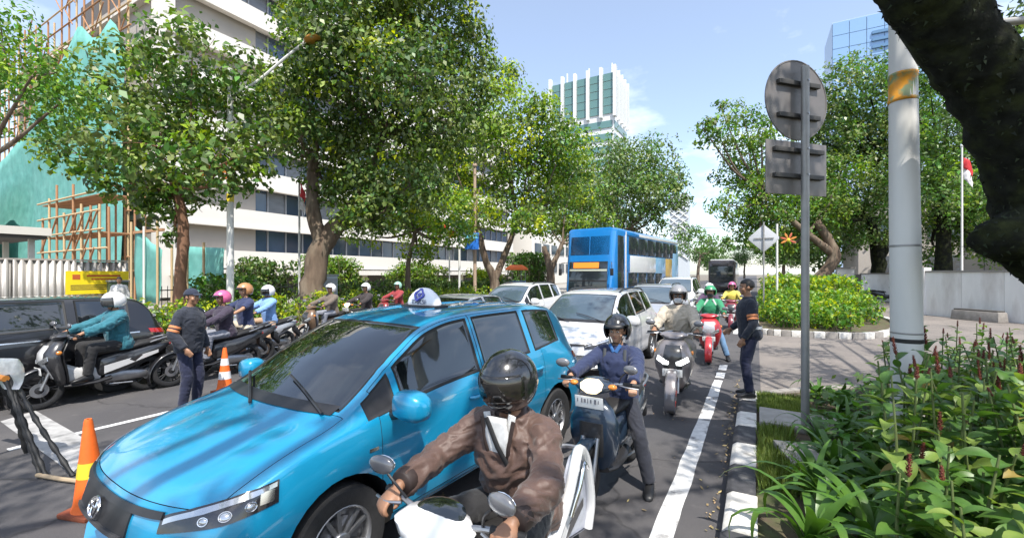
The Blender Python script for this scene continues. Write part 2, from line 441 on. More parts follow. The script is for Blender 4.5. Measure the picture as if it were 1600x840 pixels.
# paving slabs set in the verge beside the sign post
m_slab = mat("slab_concrete", (0.33, 0.31, 0.28), 0.9, var=0.2, vscale=3, bump=0.5, bscale=60)
def slab(x, y, sx, sy, label, tilt=0, rz=0):
    b = MB(); b.box((0, 0, 0), (sx, sy, 0.07)); o = b.build("paving_slab", m_slab, None, bevel=0.012); o.location = (x, y, 0.155); o.rotation_euler = (tilt, 0.02, rz)
    return tag(o, label, "slab", "concrete slabs in the verge")
slab(0.28, 6.25, 0.5, 0.62, "concrete slab in the verge between kerb and sign post", 0.02)
slab(0.42, 5.1, 0.42, 0.5, "tilted broken concrete slab half hidden under the strap leaves", 0.08, 0.3)
slab(0.75, 6.3, 0.36, 0.6, "concrete slab just behind the sign post in the verge", -0.03, 0.05)
# grass tufts at the kerb
def grass(name, x0, x1, y0, y1, n, h, label):
    px = rng.uniform(x0, x1, n); py = rng.uniform(y0, y1, n); a = rng.uniform(0, 2 * PI, n); hh = h * rng.uniform(.4, 1.1, n)
    dx, dy = np.cos(a), np.sin(a); w = 0.006 + 0.004 * rng.random(n); ln = rng.uniform(.1, .9, n)
    z0 = np.full(n, 0.11)
    A = np.c_[px - dy * w, py + dx * w, z0]; B = np.c_[px + dy * w, py - dx * w, z0]
    C = np.c_[px + dx * ln * hh * .8, py + dy * ln * hh * .8, z0 + hh]
    v = np.stack([A, B, C], 1).reshape(-1, 3)
    o = raw(name, v, np.arange(3 * n).reshape(-1, 3), mat("grass_blade", (0.14, 0.19, 0.035), 0.7, island=0.35, trans=0.3))
    return stuff(o, label, "grass")
grass("grass", 0.02, 0.62, 6.62, 7.5, 5200, 0.10, "short sunlit grass on the verge behind the kerb end")
grass("grass", 0.02, 0.36, 4.2, 5.95, 3000, 0.12, "thin grass and weeds between kerb and plants")
# leaf litter in the gutter
def litter(n=260):
    x = -0.25 - np.abs(rng.normal(0, 0.06, n)); y = rng.uniform(1.5, 9, n)
    k = n // 3; x[:k] = rng.uniform(-3.5, -0.3, k)
    a = rng.uniform(0, 2 * PI, n); s = rng.uniform(.008, .028, n)
    c = np.c_[x, y, np.full(n, .012)]; e = np.c_[np.cos(a), np.sin(a), rng.normal(0, .25, n)] * s[:, None]; f = np.c_[-np.sin(a), np.cos(a), rng.normal(0, .25, n)] * s[:, None] * .5
    v = np.stack([c - e, c + f, c + e, c - f], 1).reshape(-1, 3)
    o = raw("leaf_litter", v, np.arange(4 * n).reshape(-1, 4), mat("dry_leaf", (0.34, 0.25, 0.12), 0.8, island=0.5)); stuff(o, "dry leaves scattered in the gutter and on the asphalt", "leaves")
litter()
CROWNS = {
 'A': [(-14.85, 6.84, 8.44, 1.35), (-17.16, 6.62, 8.07, 1.44), (-17.38, 5.89, 6.65, 1.39), (-15.37, 7.82, 7.31, 1.46), (-19.47, 5.61, 5.87, 0.95), (-15.07, 6.12, 5.59, 1.48), (-13.45, 6.84, 4.99, 1.1), (-16.62, 5.93, 4.69, 1.07), (-13.41, 7.63, 5.73, 0.87), (-17.43, 8.03, 4.82, 1.02), (-16.44, 6.76, 4.11, 0.71), (-16.2, 6.92, 3.06, 0.33)],
 'L': [(-15.39, 3.21, 7.15, 1.05), (-13.34, 3.14, 6.08, 0.81), (-14.26, 3.83, 5.95, 0.68), (-15.99, 3.44, 5.99, 0.95)],
 'B': [(-13.0, 10.38, 10.64, 1.8), (-13.32, 13.12, 12.87, 2.1), (-11.09, 13.66, 11.74, 1.77), (-12.9, 11.43, 9.24, 2.14), (-10.36, 11.71, 8.79, 1.78), (-10.57, 15.11, 11.24, 1.2), (-15.13, 10.91, 8.78, 1.6), (-16.84, 10.99, 9.15, 1.04), (-13.65, 13.45, 7.5, 2.28), (-11.16, 14.14, 7.58, 1.69), (-15.65, 12.51, 7.28, 1.76), (-11.48, 12.62, 5.27, 1.33), (-16.44, 11.56, 12.18, 1.06), (-13.32, 11.8, 5.06, 1.35), (-17.83, 11.35, 7.98, 1.09), (-10.25, 15.34, 9.38, 0.94), (-12.71, 10.69, 12.75, 2.04), (-10.62, 12.01, 13.08, 2.06), (-11.84, 11.67, 4.2, 0.93), (-12.91, 11.44, 3.89, 0.86), (-14.07, 9.9, 6.74, 1.02), (-15.54, 12.1, 5.57, 1.01), (-10.88, 14.21, 9.88, 1.16)],
 'C': [(-17.01, 19.5, 4.43, 1.4), (-14.75, 17.75, 5.0, 1.19), (-16.63, 17.78, 4.78, 1.1), (-13.81, 17.5, 3.78, 0.8), (-15.73, 17.29, 6.17, 1.4), (-17.29, 17.03, 5.25, 1.29), (-15.75, 19.96, 5.7, 1.54), (-13.45, 18.64, 4.19, 1.0), (-18.12, 16.27, 4.04, 1.01), (-15.75, 18.05, 3.05, 0.89)],
 'D': [(-14.26, 24.72, 12.25, 2.29), (-12.51, 24.95, 10.79, 2.24), (-10.66, 25.76, 10.13, 1.7), (-15.58, 24.47, 9.45, 2.33), (-13.36, 25.7, 8.18, 2.32), (-12.21, 28.32, 7.88, 1.88), (-16.8, 24.39, 11.73, 1.72), (-18.23, 25.12, 8.35, 1.62), (-15.59, 26.14, 15.16, 1.6), (-11.0, 29.53, 9.56, 1.18), (-18.08, 23.61, 10.43, 1.5), (-11.29, 24.25, 11.97, 1.09), (-15.1, 22.26, 5.75, 1.49), (-13.91, 24.95, 6.01, 1.75), (-12.36, 26.54, 9.51, 1.96), (-18.87, 23.92, 8.86, 1.67), (-11.81, 23.54, 5.11, 1.15)],
 'E': [(-14.61, 35.3, 7.35, 2.49), (-13.11, 36.78, 8.83, 2.25), (-16.16, 34.71, 6.83, 2.12), (-11.69, 35.13, 6.06, 1.59), (-13.83, 34.83, 9.41, 1.9)],
 'F': [(-13.15, 43.55, 13.47, 2.72), (-11.09, 48.54, 14.34, 3.35), (-8.87, 48.18, 12.76, 2.44), (-11.55, 44.9, 9.64, 3.27), (-7.9, 45.56, 8.8, 1.91), (-15.39, 46.27, 10.87, 2.66), (-10.67, 49.75, 7.46, 2.27), (-7.09, 46.17, 11.06, 1.15), (-13.48, 47.01, 7.69, 2.43), (-8.99, 44.82, 10.05, 2.54), (-17.48, 45.91, 7.45, 2.48), (-12.18, 48.75, 12.4, 2.83)],
 'G': [(-10.5, 96.64, 8.85, 3.14), (-6.74, 97.13, 7.07, 1.8), (-12.92, 94.57, 10.48, 2.34), (-8.4, 100.03, 4.99, 2.14), (-6.1, 101.95, 9.04, 1.34)],
 'H': [(-2.18, 30.32, 10.89, 1.21), (-0.86, 34.58, 13.01, 1.16), (-2.95, 29.89, 11.09, 0.64), (-0.48, 35.43, 10.48, 1.82), (0.67, 33.68, 7.78, 1.78), (-1.31, 35.98, 9.08, 1.5), (2.2, 38.55, 6.35, 2.14), (4.14, 36.69, 6.44, 1.75), (5.34, 40.41, 9.22, 1.91), (0.85, 33.65, 5.43, 1.35), (0.11, 31.79, 3.94, 0.89), (-2.22, 33.73, 13.65, 0.53), (0.3, 34.15, 6.17, 1.52), (3.17, 38.23, 4.62, 1.63), (1.84, 35.5, 7.98, 1.54), (3.06, 36.92, 5.87, 1.57), (-1.51, 31.44, 6.36, 1.15), (-0.47, 35.26, 5.45, 1.45), (1.18, 35.84, 3.85, 1.26), (-1.22, 33.54, 4.1, 0.79), (0.29, 32.76, 10.98, 1.25), (2.34, 37.46, 10.13, 1.38)],
 'I': [(5.46, 41.37, 15.99, 2.2), (7.36, 43.45, 17.62, 2.01), (9.19, 45.77, 15.29, 2.85), (6.91, 45.75, 14.1, 2.94), (4.92, 41.84, 12.04, 2.09), (9.32, 43.59, 10.14, 2.69), (7.65, 47.76, 9.85, 3.05), (4.82, 42.76, 15.36, 1.63), (9.71, 49.47, 7.42, 2.53), (6.71, 47.41, 6.26, 2.23), (3.06, 42.17, 10.07, 1.81), (8.36, 46.83, 13.1, 2.69), (5.98, 45.27, 8.23, 2.41), (9.93, 44.64, 13.29, 2.24), (3.75, 40.31, 8.16, 1.71), (7.74, 45.71, 5.51, 1.85), (3.75, 45.21, 14.46, 1.65), (4.51, 43.81, 11.29, 2.11)],
 'J': [(9.32, 35.87, 12.79, 1.76), (10.99, 37.17, 11.14, 1.9), (10.2, 37.49, 9.14, 2.23), (11.86, 38.12, 8.67, 1.81), (8.99, 36.29, 6.23, 1.91), (11.21, 37.91, 5.88, 1.94), (10.41, 39.45, 3.76, 1.54), (12.51, 37.94, 11.71, 1.58), (8.08, 35.0, 13.89, 1.36), (14.66, 40.45, 10.07, 2.47), (12.66, 36.35, 5.58, 1.87), (9.35, 33.41, 10.12, 1.62), (8.01, 33.47, 8.13, 1.66), (11.36, 35.65, 5.96, 1.68), (9.29, 33.19, 6.49, 1.61), (12.92, 37.9, 3.8, 1.57)],
 'K': [(4.23, 11.67, 6.53, 0.36), (5.24, 13.66, 6.68, 0.55), (4.99, 12.56, 7.01, 0.62)],
}
# ================================================================== TREES
m_bark = mat("bark", (0.12, 0.085, 0.06), 0.95, var=0.35, vscale=3, bump=1.0, bscale=22, stretch=(1, 1, .25), col2=(0.19, 0.15, 0.11))
m_bark_dark = mat("bark_moss_shade", (0.011, 0.012, 0.009), 0.97, var=0.6, vscale=5, bump=1.0, bscale=26, spec=.15, col2=(0.022, 0.026, 0.010))  # mossy bark, taken near black so the crown's shade is in the colour
m_bark_red = mat("bark_red", (0.19, 0.10, 0.06), 0.95, var=0.3, vscale=4, bump=1.0, bscale=24, stretch=(1, 1, .25))
LEAF = {
 'deep': mat("leaf_deep", (0.075, 0.14, 0.028), 0.42, island=0.55, trans=0.26),
 'olive': mat("leaf_olive", (0.15, 0.20, 0.05), 0.45, island=0.5, trans=0.25),
 'bright': mat("leaf_bright", (0.21, 0.31, 0.022), 0.45, island=0.4, trans=0.35),
 'lime': mat("leaf_lime", (0.42, 0.46, 0.012), 0.5, island=0.25, trans=0.4),
 'far': mat("leaf_far", (0.11, 0.18, 0.06), 0.5, island=0.45, trans=0.25),
 'fresh': mat("leaf_fresh", (0.10, 0.21, 0.028), 0.45, island=0.45, trans=0.35),
}
LEAFY = [LEAF[k] for k in ('deep', 'olive', 'bright', 'lime', 'far', 'fresh')]
def leaf_cloud(blobs, size, density=14, flat=0.75, up=0.55, kinds=(0,), kp=None, aspect=0.5):
    """leaf faces (bent quads) spread through ellipsoidal blobs, denser near each blob's shell; sub-clumped for an uneven outline"""
    VV, MI = [], []
    for bl in blobs:
        c = np.array(bl[:3]); r = bl[3]; sz = size
        ns = max(5, int(9 * r / (4 * size) ) + 4)
        # sub clumps on the shell
        d = rng.normal(size=(ns * 3, 3)); d /= np.linalg.norm(d, axis=1)[:, None]; d[:, 2] *= flat
        sub = c + d * r * rng.uniform(.35, 1.0, (len(d), 1)) ** 0.6
        sr = r * rng.uniform(.18, .42, len(d))
        n = int(density * (r / size) ** 2)
        w = sr ** 2; w /= w.sum()
        pick = rng.choice(len(d), n, p=w)
        q = rng.normal(size=(n, 3)); q /= np.linalg.norm(q, axis=1)[:, None]
        pos = sub[pick] + q * (sr[pick] * rng.uniform(.3, 1.05, n) ** 0.5)[:, None] * np.array([1, 1, .8])
        nrm = q * .9 + (pos - c) / r * .35 + rng.normal(0, .45, (n, 3)); nrm[:, 2] += up
        nrm /= np.linalg.norm(nrm, axis=1)[:, None]
        t = rng.normal(size=(n, 3)); t -= nrm * (t * nrm).sum(1)[:, None]; t /= np.linalg.norm(t, axis=1)[:, None]; t[:, 2] -= .25
        b = np.cross(nrm, t); s = sz * rng.uniform(.6, 1.3, n)[:, None]
        drop = nrm * s * .12
        VV.append(np.stack([pos - t * s * .5, pos + b * s * aspect * .5 + drop, pos + t * s * .5 - drop, pos - b * s * aspect * .5 + drop], 1))
        clump_kind = rng.choice(len(kinds), len(d), p=kp)
        MI.append(np.array(kinds)[clump_kind[pick]])
    v = np.concatenate(VV).reshape(-1, 3); mi = np.concatenate(MI)
    return v, np.arange(len(v)).reshape(-1, 4), mi
def trunk_mesh(parts, n=12, gnarl=0.06):
    b = MB()
    for pts, rad in parts:
        k = max(6, len(pts) * 4); p = spline(pts, k); r = np.interp(np.linspace(0, 1, k), np.linspace(0, 1, len(rad)), rad)
        p = p + rng.normal(0, 1, p.shape) * r[:, None] * gnarl
        b.tube(p, r * (1 + rng.normal(0, .05, k)), n)
    return b
def tree(name, label, trunk, crown, size, kinds=(0, 1), kp=None, density=14, bark=None, group=None, limbs=True, limb_r=0.09, flat=.75, aspect=.5, up=.55, fill=1.35, grow=1.13):
    """trunk: list of (points, radii); the last point of each is a fork where limbs start"""
    base = trunk[0][0][0]
    t = thing(name, label, "tree", tuple(base), 0, group)
    parts = [([np.array(p) - base for p in pts], rad) for pts, rad in trunk]
    tr = list(parts)
    if limbs:
        tips = [np.array(pts[-1], float) for pts, _ in parts]; tr_r = [rad[-1] for _, rad in parts]
        for bl in crown:
            c = np.array(bl[:3]) - base; i = int(np.argmin([np.linalg.norm(c - q) for q in tips])); a = tips[i]
            mid = a + (c - a) * .5 + V(0, 0, -.12 * np.linalg.norm(c - a)) + rng.normal(0, .12, 3) * bl[3]
            tr.append(([a, mid, c], [min(tr_r[i] * .7, limb_r), limb_r * .6, limb_r * .22]))
            for _ in range(2):
                d = unit(rng.normal(size=3) + V(0, 0, .4)) * bl[3] * .75
                tr.append(([c, c + d * .5 + rng.normal(0, .1, 3) * bl[3], c + d], [limb_r * .25, limb_r * .16, limb_r * .07]))
    trunk_mesh(tr).build("trunk", bark or m_bark, t, smooth=60)
    v, f, mi = leaf_cloud([(*q[:3], q[3] * grow) for q in crown], size * .87, density * fill, flat, up, kinds, kp, aspect)
    raw("crown", v - np.array(base), f, LEAFY, t, 0, mi)
    return t
G1 = "trees along the far side of the street"; G2 = "trees along the driveway side"
tree("street_tree", "large-leaved tree with slim reddish trunk before the scaffolding", [([V(-16, 7.1, .1), V(-16.05, 7.05, 1.5), V(-15.95, 7.1, 3.2), V(-16.1, 7.0, 4.6)], [.24, .17, .15, .13])],
     CROWNS['A'], .235, (0, 1, 5, 2), (.38, .40, .12, .10), 15, m_bark_red, G1, aspect=.62, limb_r=.07)
tree("street_tree", "fine light green tree top reaching in at the upper left corner", [([V(-18.2, 2.2, .1), V(-18, 2.3, 2.5), V(-17.2, 2.6, 4.6)], [.28, .22, .15])],
     CROWNS['L'], .15, (5, 2, 5), (.5, .2, .3), 10, m_bark, G1)
tree("street_tree", "tallest dark leafy tree with thick leaning trunk behind the hedge", [([V(-15.1, 11.0, .1), V(-15.0, 11.1, 1.5), V(-14.9, 11.4, 3.0), V(-14.4, 12.2, 4.3)], [.62, .44, .40, .30]),
     ([V(-14.9, 11.4, 3.0), V(-15.2, 11.2, 4.6), V(-15.4, 11.4, 6.6)], [.30, .26, .18]), ([V(-14.4, 12.2, 4.3), V(-14.0, 13.0, 6.0), V(-13.6, 13.4, 7.8)], [.28, .2, .13])],
     CROWNS['B'], .215, (0, 1, 0, 2, 3), (.30, .42, .13, .12, .03), 17, m_bark, G1, limb_r=.11, aspect=.6)
tree("street_tree", "small slender light green tree between the two thick trunks", [([V(-15.9, 17.5, .1), V(-15.95, 17.4, 2.2), V(-15.7, 17.7, 4.2)], [.17, .13, .09])],
     CROWNS['C'], .24, (2, 5, 3), (.6, .3, .1), 12, m_bark, G1)
tree("street_tree", "bright yellow-green tree with forked trunk beside the blue double-decker bus", [([V(-14.9, 24.3, .1), V(-14.9, 24.3, 1.6), V(-15.2, 23.8, 2.8), V(-15.4, 23.0, 5.2)], [.36, .28, .22, .16]),
     ([V(-14.9, 24.3, 1.5), V(-14.4, 24.9, 3.2), V(-13.7, 25.3, 5.4)], [.26, .2, .15])],
     CROWNS['D'], .27, (2, 1, 0, 3, 5), (.40, .2, .14, .08, .18), 14, m_bark, G1, limb_r=.1, aspect=.6)
tree("street_tree", "tree with grey forked trunk standing right behind the double-decker bus", [([V(-14.8, 33, .1), V(-14.8, 33, 2.2), V(-15.2, 32.6, 4.2)], [.42, .33, .2]), ([V(-14.8, 33, 2.2), V(-14, 33.6, 4.4)], [.26, .16])],
     CROWNS['E'], .33, (1, 2, 5), (.45, .3, .25), 13, m_bark, G1)
tree("street_tree", "broad mid green tree rising above the rear of the double-decker bus", [([V(-12.9, 46, .1), V(-13, 46, 3), V(-12.6, 46.3, 6)], [.45, .34, .22])],
     CROWNS['F'], .40, (4, 5, 1), (.5, .25, .25), 14, m_bark, G1, limb_r=.13)
tree("street_tree", "small far tree at the end of the street", [([V(-10.5, 97, 0), V(-10.4, 97, 3), V(-10, 97.5, 6)], [.4, .3, .2])],
     CROWNS['G'], .7, (4, 5), (.6, .4), 12, m_bark, G1)
tree("shade_tree", "light green tree leaning over the road behind the square sign back", [([V(3.4, 35.5, .1), V(3.6, 36, 1.4), V(4.6, 36.4, 3.2), V(3.6, 36, 5.4)], [.5, .4, .36, .25]), ([V(4.6, 36.4, 3.2), V(2.2, 35, 5.4), V(.4, 34.2, 7.6)], [.26, .18, .12])],
     CROWNS['H'], .29, (5, 2, 0, 1), (.4, .2, .25, .15), 14, m_bark, G2, limb_r=.12)
tree("shade_tree", "tall dark tree below the blue glass building across the driveway", [([V(8.6, 46.4, .1), V(8.8, 46.4, 3), V(8.2, 46, 6.5)], [.6, .5, .32]), ([V(8.8, 46.4, 3), V(10.3, 46.6, 7), V(11, 46, 10)], [.4, .25, .15])],
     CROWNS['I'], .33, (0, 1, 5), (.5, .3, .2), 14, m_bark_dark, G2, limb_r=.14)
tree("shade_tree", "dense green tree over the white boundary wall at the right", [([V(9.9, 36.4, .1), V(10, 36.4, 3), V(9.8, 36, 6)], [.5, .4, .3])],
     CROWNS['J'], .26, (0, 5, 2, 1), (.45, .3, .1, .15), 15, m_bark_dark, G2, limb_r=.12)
# street end: far trees that close the view
for i, (x, y, h, r, lab) in enumerate(((-14, 130, 11, 4.5, "distant tree left of the far end of the street"), (6, 75, 11, 4.5, "distant tree behind the diamond sign backs"), (14, 66, 12, 5, "distant tree behind the small white gatehouse"),
        (24, 58, 12, 5.5, "distant tree far behind the boundary wall"), (-4.5, 210, 13, 6, "farthest tree closing the end of the street"), (5.5, 120, 11, 4.5, "distant tree right of the far end of the street"), (34, 44, 11, 5, "distant tree beyond the right end of the boundary wall"))):
    bl = [(x + rng.normal(0, r * .5), y + rng.normal(0, r * .4), h * .62 + rng.normal(0, r * .3), r * rng.uniform(.45, .7)) for _ in range(8)]
    tree("shade_tree", lab, [([V(x, y, 0), V(x, y, h * .3), V(x + .3, y, h * .55)], [.45, .36, .2])], bl, .62, (4, 0, 5), (.5, .3, .2), 11, m_bark, "distant trees")
# the old tree leaning in at the right, its crown overhead
ot = [([V(4.1, 5.3, .0), V(3.5, 5.4, .8), V(2.85, 5.42, 1.45), V(2.30, 5.29, 2.06), V(2.0, 5.12, 2.60), V(1.75, 4.92, 3.14), V(1.50, 4.71, 3.50), V(1.15, 4.40, 3.92), V(.7, 3.95, 4.5), V(.1, 3.2, 5.4), V(-.5, 2.5, 6.6)], [.58, .52, .46, .38, .30, .25, .235, .225, .22, .2, .16]),
      ([V(.7, 3.95, 4.5), V(2.0, 3.2, 5.7), V(3.6, 3.2, 6.6), V(4.6, 3.5, 7.8)], [.2, .18, .15, .12])]
ocrown = []
for _ in range(46):
    q = (rng.uniform(-2.6, 8.5), rng.uniform(-5.5, 6.5), rng.uniform(7.6, 10.5), rng.uniform(.45, .9))
    if q[0] > 4.2 and rng.random() < .45: continue
    ocrown.append(q)
for _ in range(15): ocrown.append((rng.uniform(4.6, 9.6), rng.uniform(5.2, 11.2), rng.uniform(8.0, 9.8), rng.uniform(.5, .85)))  # unseen clumps added to the crown to dapple the driveway
ocrown += [(3.6, 2.5, 8.4, .8), (4.2, 2.0, 8.0, .8), (3.1, 3.0, 8.9, .75), (4.4, 3.0, 8.6, .8), (3.3, 1.8, 8.0, .7), (2.6, 3.6, 8.7, .6), (4.9, 2.4, 9.2, .7)]  # unseen dense clumps, added up-sun to put the trunk in shade
ocrown += [tuple(b) for b in CROWNS['K']]
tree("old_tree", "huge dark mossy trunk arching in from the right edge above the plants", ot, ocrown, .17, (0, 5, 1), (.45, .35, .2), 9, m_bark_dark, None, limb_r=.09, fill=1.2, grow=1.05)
old_tree = [o for o in COL.objects if o.name.startswith('old_tree')][0]

def gnarl_trunk():
    """main stem of the old tree and its burl as one continuous knobbly surface"""
    base = np.array(ot[0][0][0]); b = MB()
    for pts, rad in ot:
        k = 40; p = spline([np.array(q) - base for q in pts], k); r = np.interp(np.linspace(0, 1, k), np.linspace(0, 1, len(rad)), rad); b.tube(p, r, 18)
    for c, r in ((V(1.88, 5.02, 2.22), .27), (V(1.70, 4.88, 2.20), .21), (V(2.1, 5.2, 2.1), .32)): b.ell(c - base, (r, r, r * .85), None, 16, 12)
    from mathutils import noise as nz
    me = bpy.data.meshes.new("tmp"); me.from_pydata(b.verts().tolist(), [], b.f); o = bpy.data.objects.new("tmp", me)
    bm = bmesh.new(); bm.from_mesh(me); bmesh.ops.recalc_face_normals(bm, faces=bm.faces[:]); bm.to_mesh(me); bm.free()
    r = o.modifiers.new("r", 'REMESH'); r.mode = 'VOXEL'; r.voxel_size = .03; q = o.modifiers.new("s", 'SMOOTH'); q.iterations = 6
    ev = evaluated(o); bpy.data.objects.remove(o)
    n_ = len(ev.vertices); co = np.zeros(n_ * 3); ev.vertices.foreach_get('co', co); nm = np.zeros(n_ * 3); ev.vertices.foreach_get('normal', nm); co = co.reshape(-1, 3); nm = nm.reshape(-1, 3)
    d = np.array([.035 * nz.fractal(Vector(p) * 3.0, 1.0, 2.0, 5) + .018 * abs(nz.noise(Vector(p) * 16)) + .02 * abs(nz.noise(Vector((p[0] * 9, p[1] * 9, p[2] * 2.2)))) for p in co])
    ev.vertices.foreach_set('co', (co + nm * d[:, None]).ravel()); ev.update()
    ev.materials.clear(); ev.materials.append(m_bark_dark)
    o = link("trunk_burl", ev, old_tree, 180); return o
gnarl_trunk()
# moss and small ferns growing on the old trunk
def moss(n=5200):
    src = [o for o in old_tree.children if o.name.startswith('trunk_burl')][0].data; m_ = len(src.vertices); co = np.zeros(m_ * 3); src.vertices.foreach_get('co', co); co = co.reshape(-1, 3); nm = np.zeros(m_ * 3); src.vertices.foreach_get('normal', nm); nm = nm.reshape(-1, 3)
    k = rng.choice(m_, n); p, q = co[k], nm[k]; t = rng.normal(size=(n, 3)) + V(0, 0, -.3); t -= q * (t * q).sum(1)[:, None] * .6; t /= np.linalg.norm(t, axis=1)[:, None]; b = np.cross(q, t); s = rng.uniform(.012, .045, n)[:, None]
    v = np.stack([p - b * s * .35, p + t * s + q * s * .5, p + b * s * .35], 1).reshape(-1, 3)
    o = raw("moss", v, np.arange(3 * n).reshape(-1, 3), mat("moss", (.014, .02, .007), .9, island=.5, trans=.1), old_tree); o['kind'] = 'stuff'
moss()
# ================================================================== BUILDINGS AND STREET BACKGROUND
UNIT = {}
def ubox(name, c, s, m, parent, rz=0):
    """box piece sharing one unit mesh per material"""
    if m.name not in UNIT:
        b = MB(); b.box((0, 0, 0), (1, 1, 1)); o = b.build("unit_box", m, smooth=0); UNIT[m.name] = o.data; bpy.data.objects.remove(o)
    o = bpy.data.objects.new(name, UNIT[m.name]); COL.objects.link(o); o.parent = parent
    o.location = c; o.scale = s; o.rotation_euler = (0, 0, rz); return o
UPOLE = {}
def upole(name, a, b_, r, m, parent):
    if m.name not in UPOLE:
        q = MB(); q.tube([(0, 0, -.5), (0, 0, .5)], 1, 7); o = q.build("unit_pole", m, smooth=60); UPOLE[m.name] = o.data; bpy.data.objects.remove(o)
    a, b_ = Vector(a), Vector(b_); o = bpy.data.objects.new(name, UPOLE[m.name]); COL.objects.link(o); o.parent = parent
    o.location = (a + b_) / 2; o.scale = (r, r, (b_ - a).length); o.rotation_euler = (b_ - a).to_track_quat('Z', 'Y').to_euler(); return o
m_bwhite = mat("facade_white", (.66, .63, .58), .8, var=.1, vscale=.5, col2=(.52, .49, .45), c2thr=(.55, .8), stretch=(1, 1, .2))
m_bglass = mat("facade_glass", (.03, .045, .075), .08, spec=.8, var=.15, vscale=.3)
m_bglass2 = mat('facade_glass_blue', (.05, .08, .13), .1, spec=.8, var=.2, vscale=.4); m_bglass3 = mat('facade_glass_blind', (.14, .15, .17), .3, spec=.6, var=.3, vscale=.5, stretch=(1, 1, 6))
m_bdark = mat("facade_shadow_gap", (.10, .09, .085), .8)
m_frame = mat("window_frame", (.30, .31, .33), .5, .3)
m_conc = mat("raw_concrete", (.36, .33, .30), .9, var=.2, vscale=.6)
m_bamboo = mat("scaffold_wood", (.36, .19, .095), .85, var=.3, vscale=2)
m_bamboo_pale = mat("scaffold_wood_pale", (.50, .36, .20), .85, var=.25, vscale=2)
m_net = mat("teal_net", (.12, .36, .32), .8, var=.16, vscale=.8, bump=.4, bscale=4, trans=.15, col2=(.19, .46, .42), c2thr=(.4, .75))
# --- long office block
off = thing("office_building", "long office block with white bands and dark window strips behind the trees", "building", (-38, 16, 0))
ubox("core", (-9, 26, 13.5), (16.6, 51.6, 26.6), m_bdark, off)
FL = 3.5
for k in range(8):
    z = .6 + k * FL if k else 0.35
    ubox("spandrel", (-.45, 26, 3.15 + k * FL), (1.3, 52.4, 1.45), m_bwhite, off)
    if k: ubox("ledge", (.12, 26, 2.36 + k * FL), (.5, 52.6, .16), m_bwhite, off)
ubox("spandrel", (-.2, 26, 2.05), (1.6, 52.2, .5), m_bwhite, off)
for k in range(7):
    zc = 3.15 + k * FL + FL / 2
    n = 29
    for i in range(n):
        w = ubox("window", (-.72, .9 + (i + .5) * 50.4 / n, zc), (.12, 50.4 / n - .14, FL - 1.5), (m_bglass, m_bglass, m_bglass2, m_bglass3)[int(rng.integers(4))], off)
        ubox("mullion", (-.64, .9 + i * 50.4 / n, zc), (.2, .1, FL - 1.46), m_frame, off)
for i in range(9): ubox("column", (-.9, .5 + i * 6.2, 1.0), (.7, .7, 2.0), m_bwhite, off)
ubox("corner_column", (-.55, -.15, 13.4), (1.5, .9, 26.4), m_bwhite, off)
# --- the end under scaffolding, draped in teal net
con = thing("scaffolded_building", "half-finished building end wrapped in wooden scaffolding and teal safety net", "building", (-38, 15, 0))
ubox("concrete_frame", (-17, 4.2, 12), (33, 7, 24), m_conc, con)
for k in range(7): ubox("floor_slab", (-17, .6, 3.3 * k + 3), (33.4, .8, .3), m_bwhite, con)
for i in range(20): upole("pole", (-1.5 - i * 1.6, -.9, 0), (-1.5 - i * 1.6 + rng.normal(0, .12), -.9, 25 + rng.uniform(-1, 1.2)), .07, m_bamboo if i % 3 else m_bamboo_pale, con)
for k in range(15): upole("rail", (-.8, -1.0, 1.5 + k * 1.65), (-33, -1.0, 1.5 + k * 1.65 + rng.normal(0, .1)), .06, m_bamboo if k % 2 else m_bamboo_pale, con)
for i in range(40):
    x = rng.uniform(-32, -2); z = rng.choice(np.arange(11, 25, 1.65))
    upole("brace", (x, -1.05, z), (x + rng.choice([-1.6, 1.6]), -1.05, z + 1.65), .045, m_bamboo, con)
def net(name, P, parent, amp=.18):
    n, m_ = P.shape[:2]
    ph = rng.uniform(0, 6, 4)
    I, J = np.meshgrid(np.linspace(0, 1, n), np.linspace(0, 1, m_), indexing='ij')
    w = amp * (np.sin(9 * I + ph[0] + 3 * J) + .6 * np.sin(21 * I + ph[1]) + .5 * np.sin(7 * J + ph[2] + 4 * I))
    P = P.copy(); P[..., 1] += w; P[..., 0] += w * .3
    b = MB(); b.grid(P); o = b.build(name, m_net, parent, smooth=180)
    md = o.modifiers.new("t", 'SOLIDIFY'); md.thickness = .02; return o
def net_xz(x0, x1, z0, ztop, y, n=26, m_=16):
    P = np.zeros((n, m_, 3))
    for i, x in enumerate(np.linspace(x0, x1, n)):
        zt = ztop(i / (n - 1))
        for j, t in enumerate(np.linspace(0, 1, m_)): P[i, j] = (x, y, z0 + (zt - z0) * t)
    return P
net("safety_net", net_xz(-33, -1.2, 1.0, lambda t: np.interp(t, [0, .2, .35, .55, .7, .78, .86, .93, 1], [13, 13.5, 15, 17.5, 20, 21.5, 19.5, 20.8, 18]), -1.5, 40), con)
net("safety_net", net_xz(-33.5, -21, 1.0, lambda t: 10.5 + 1.2 * t, -3.6, 16), con)
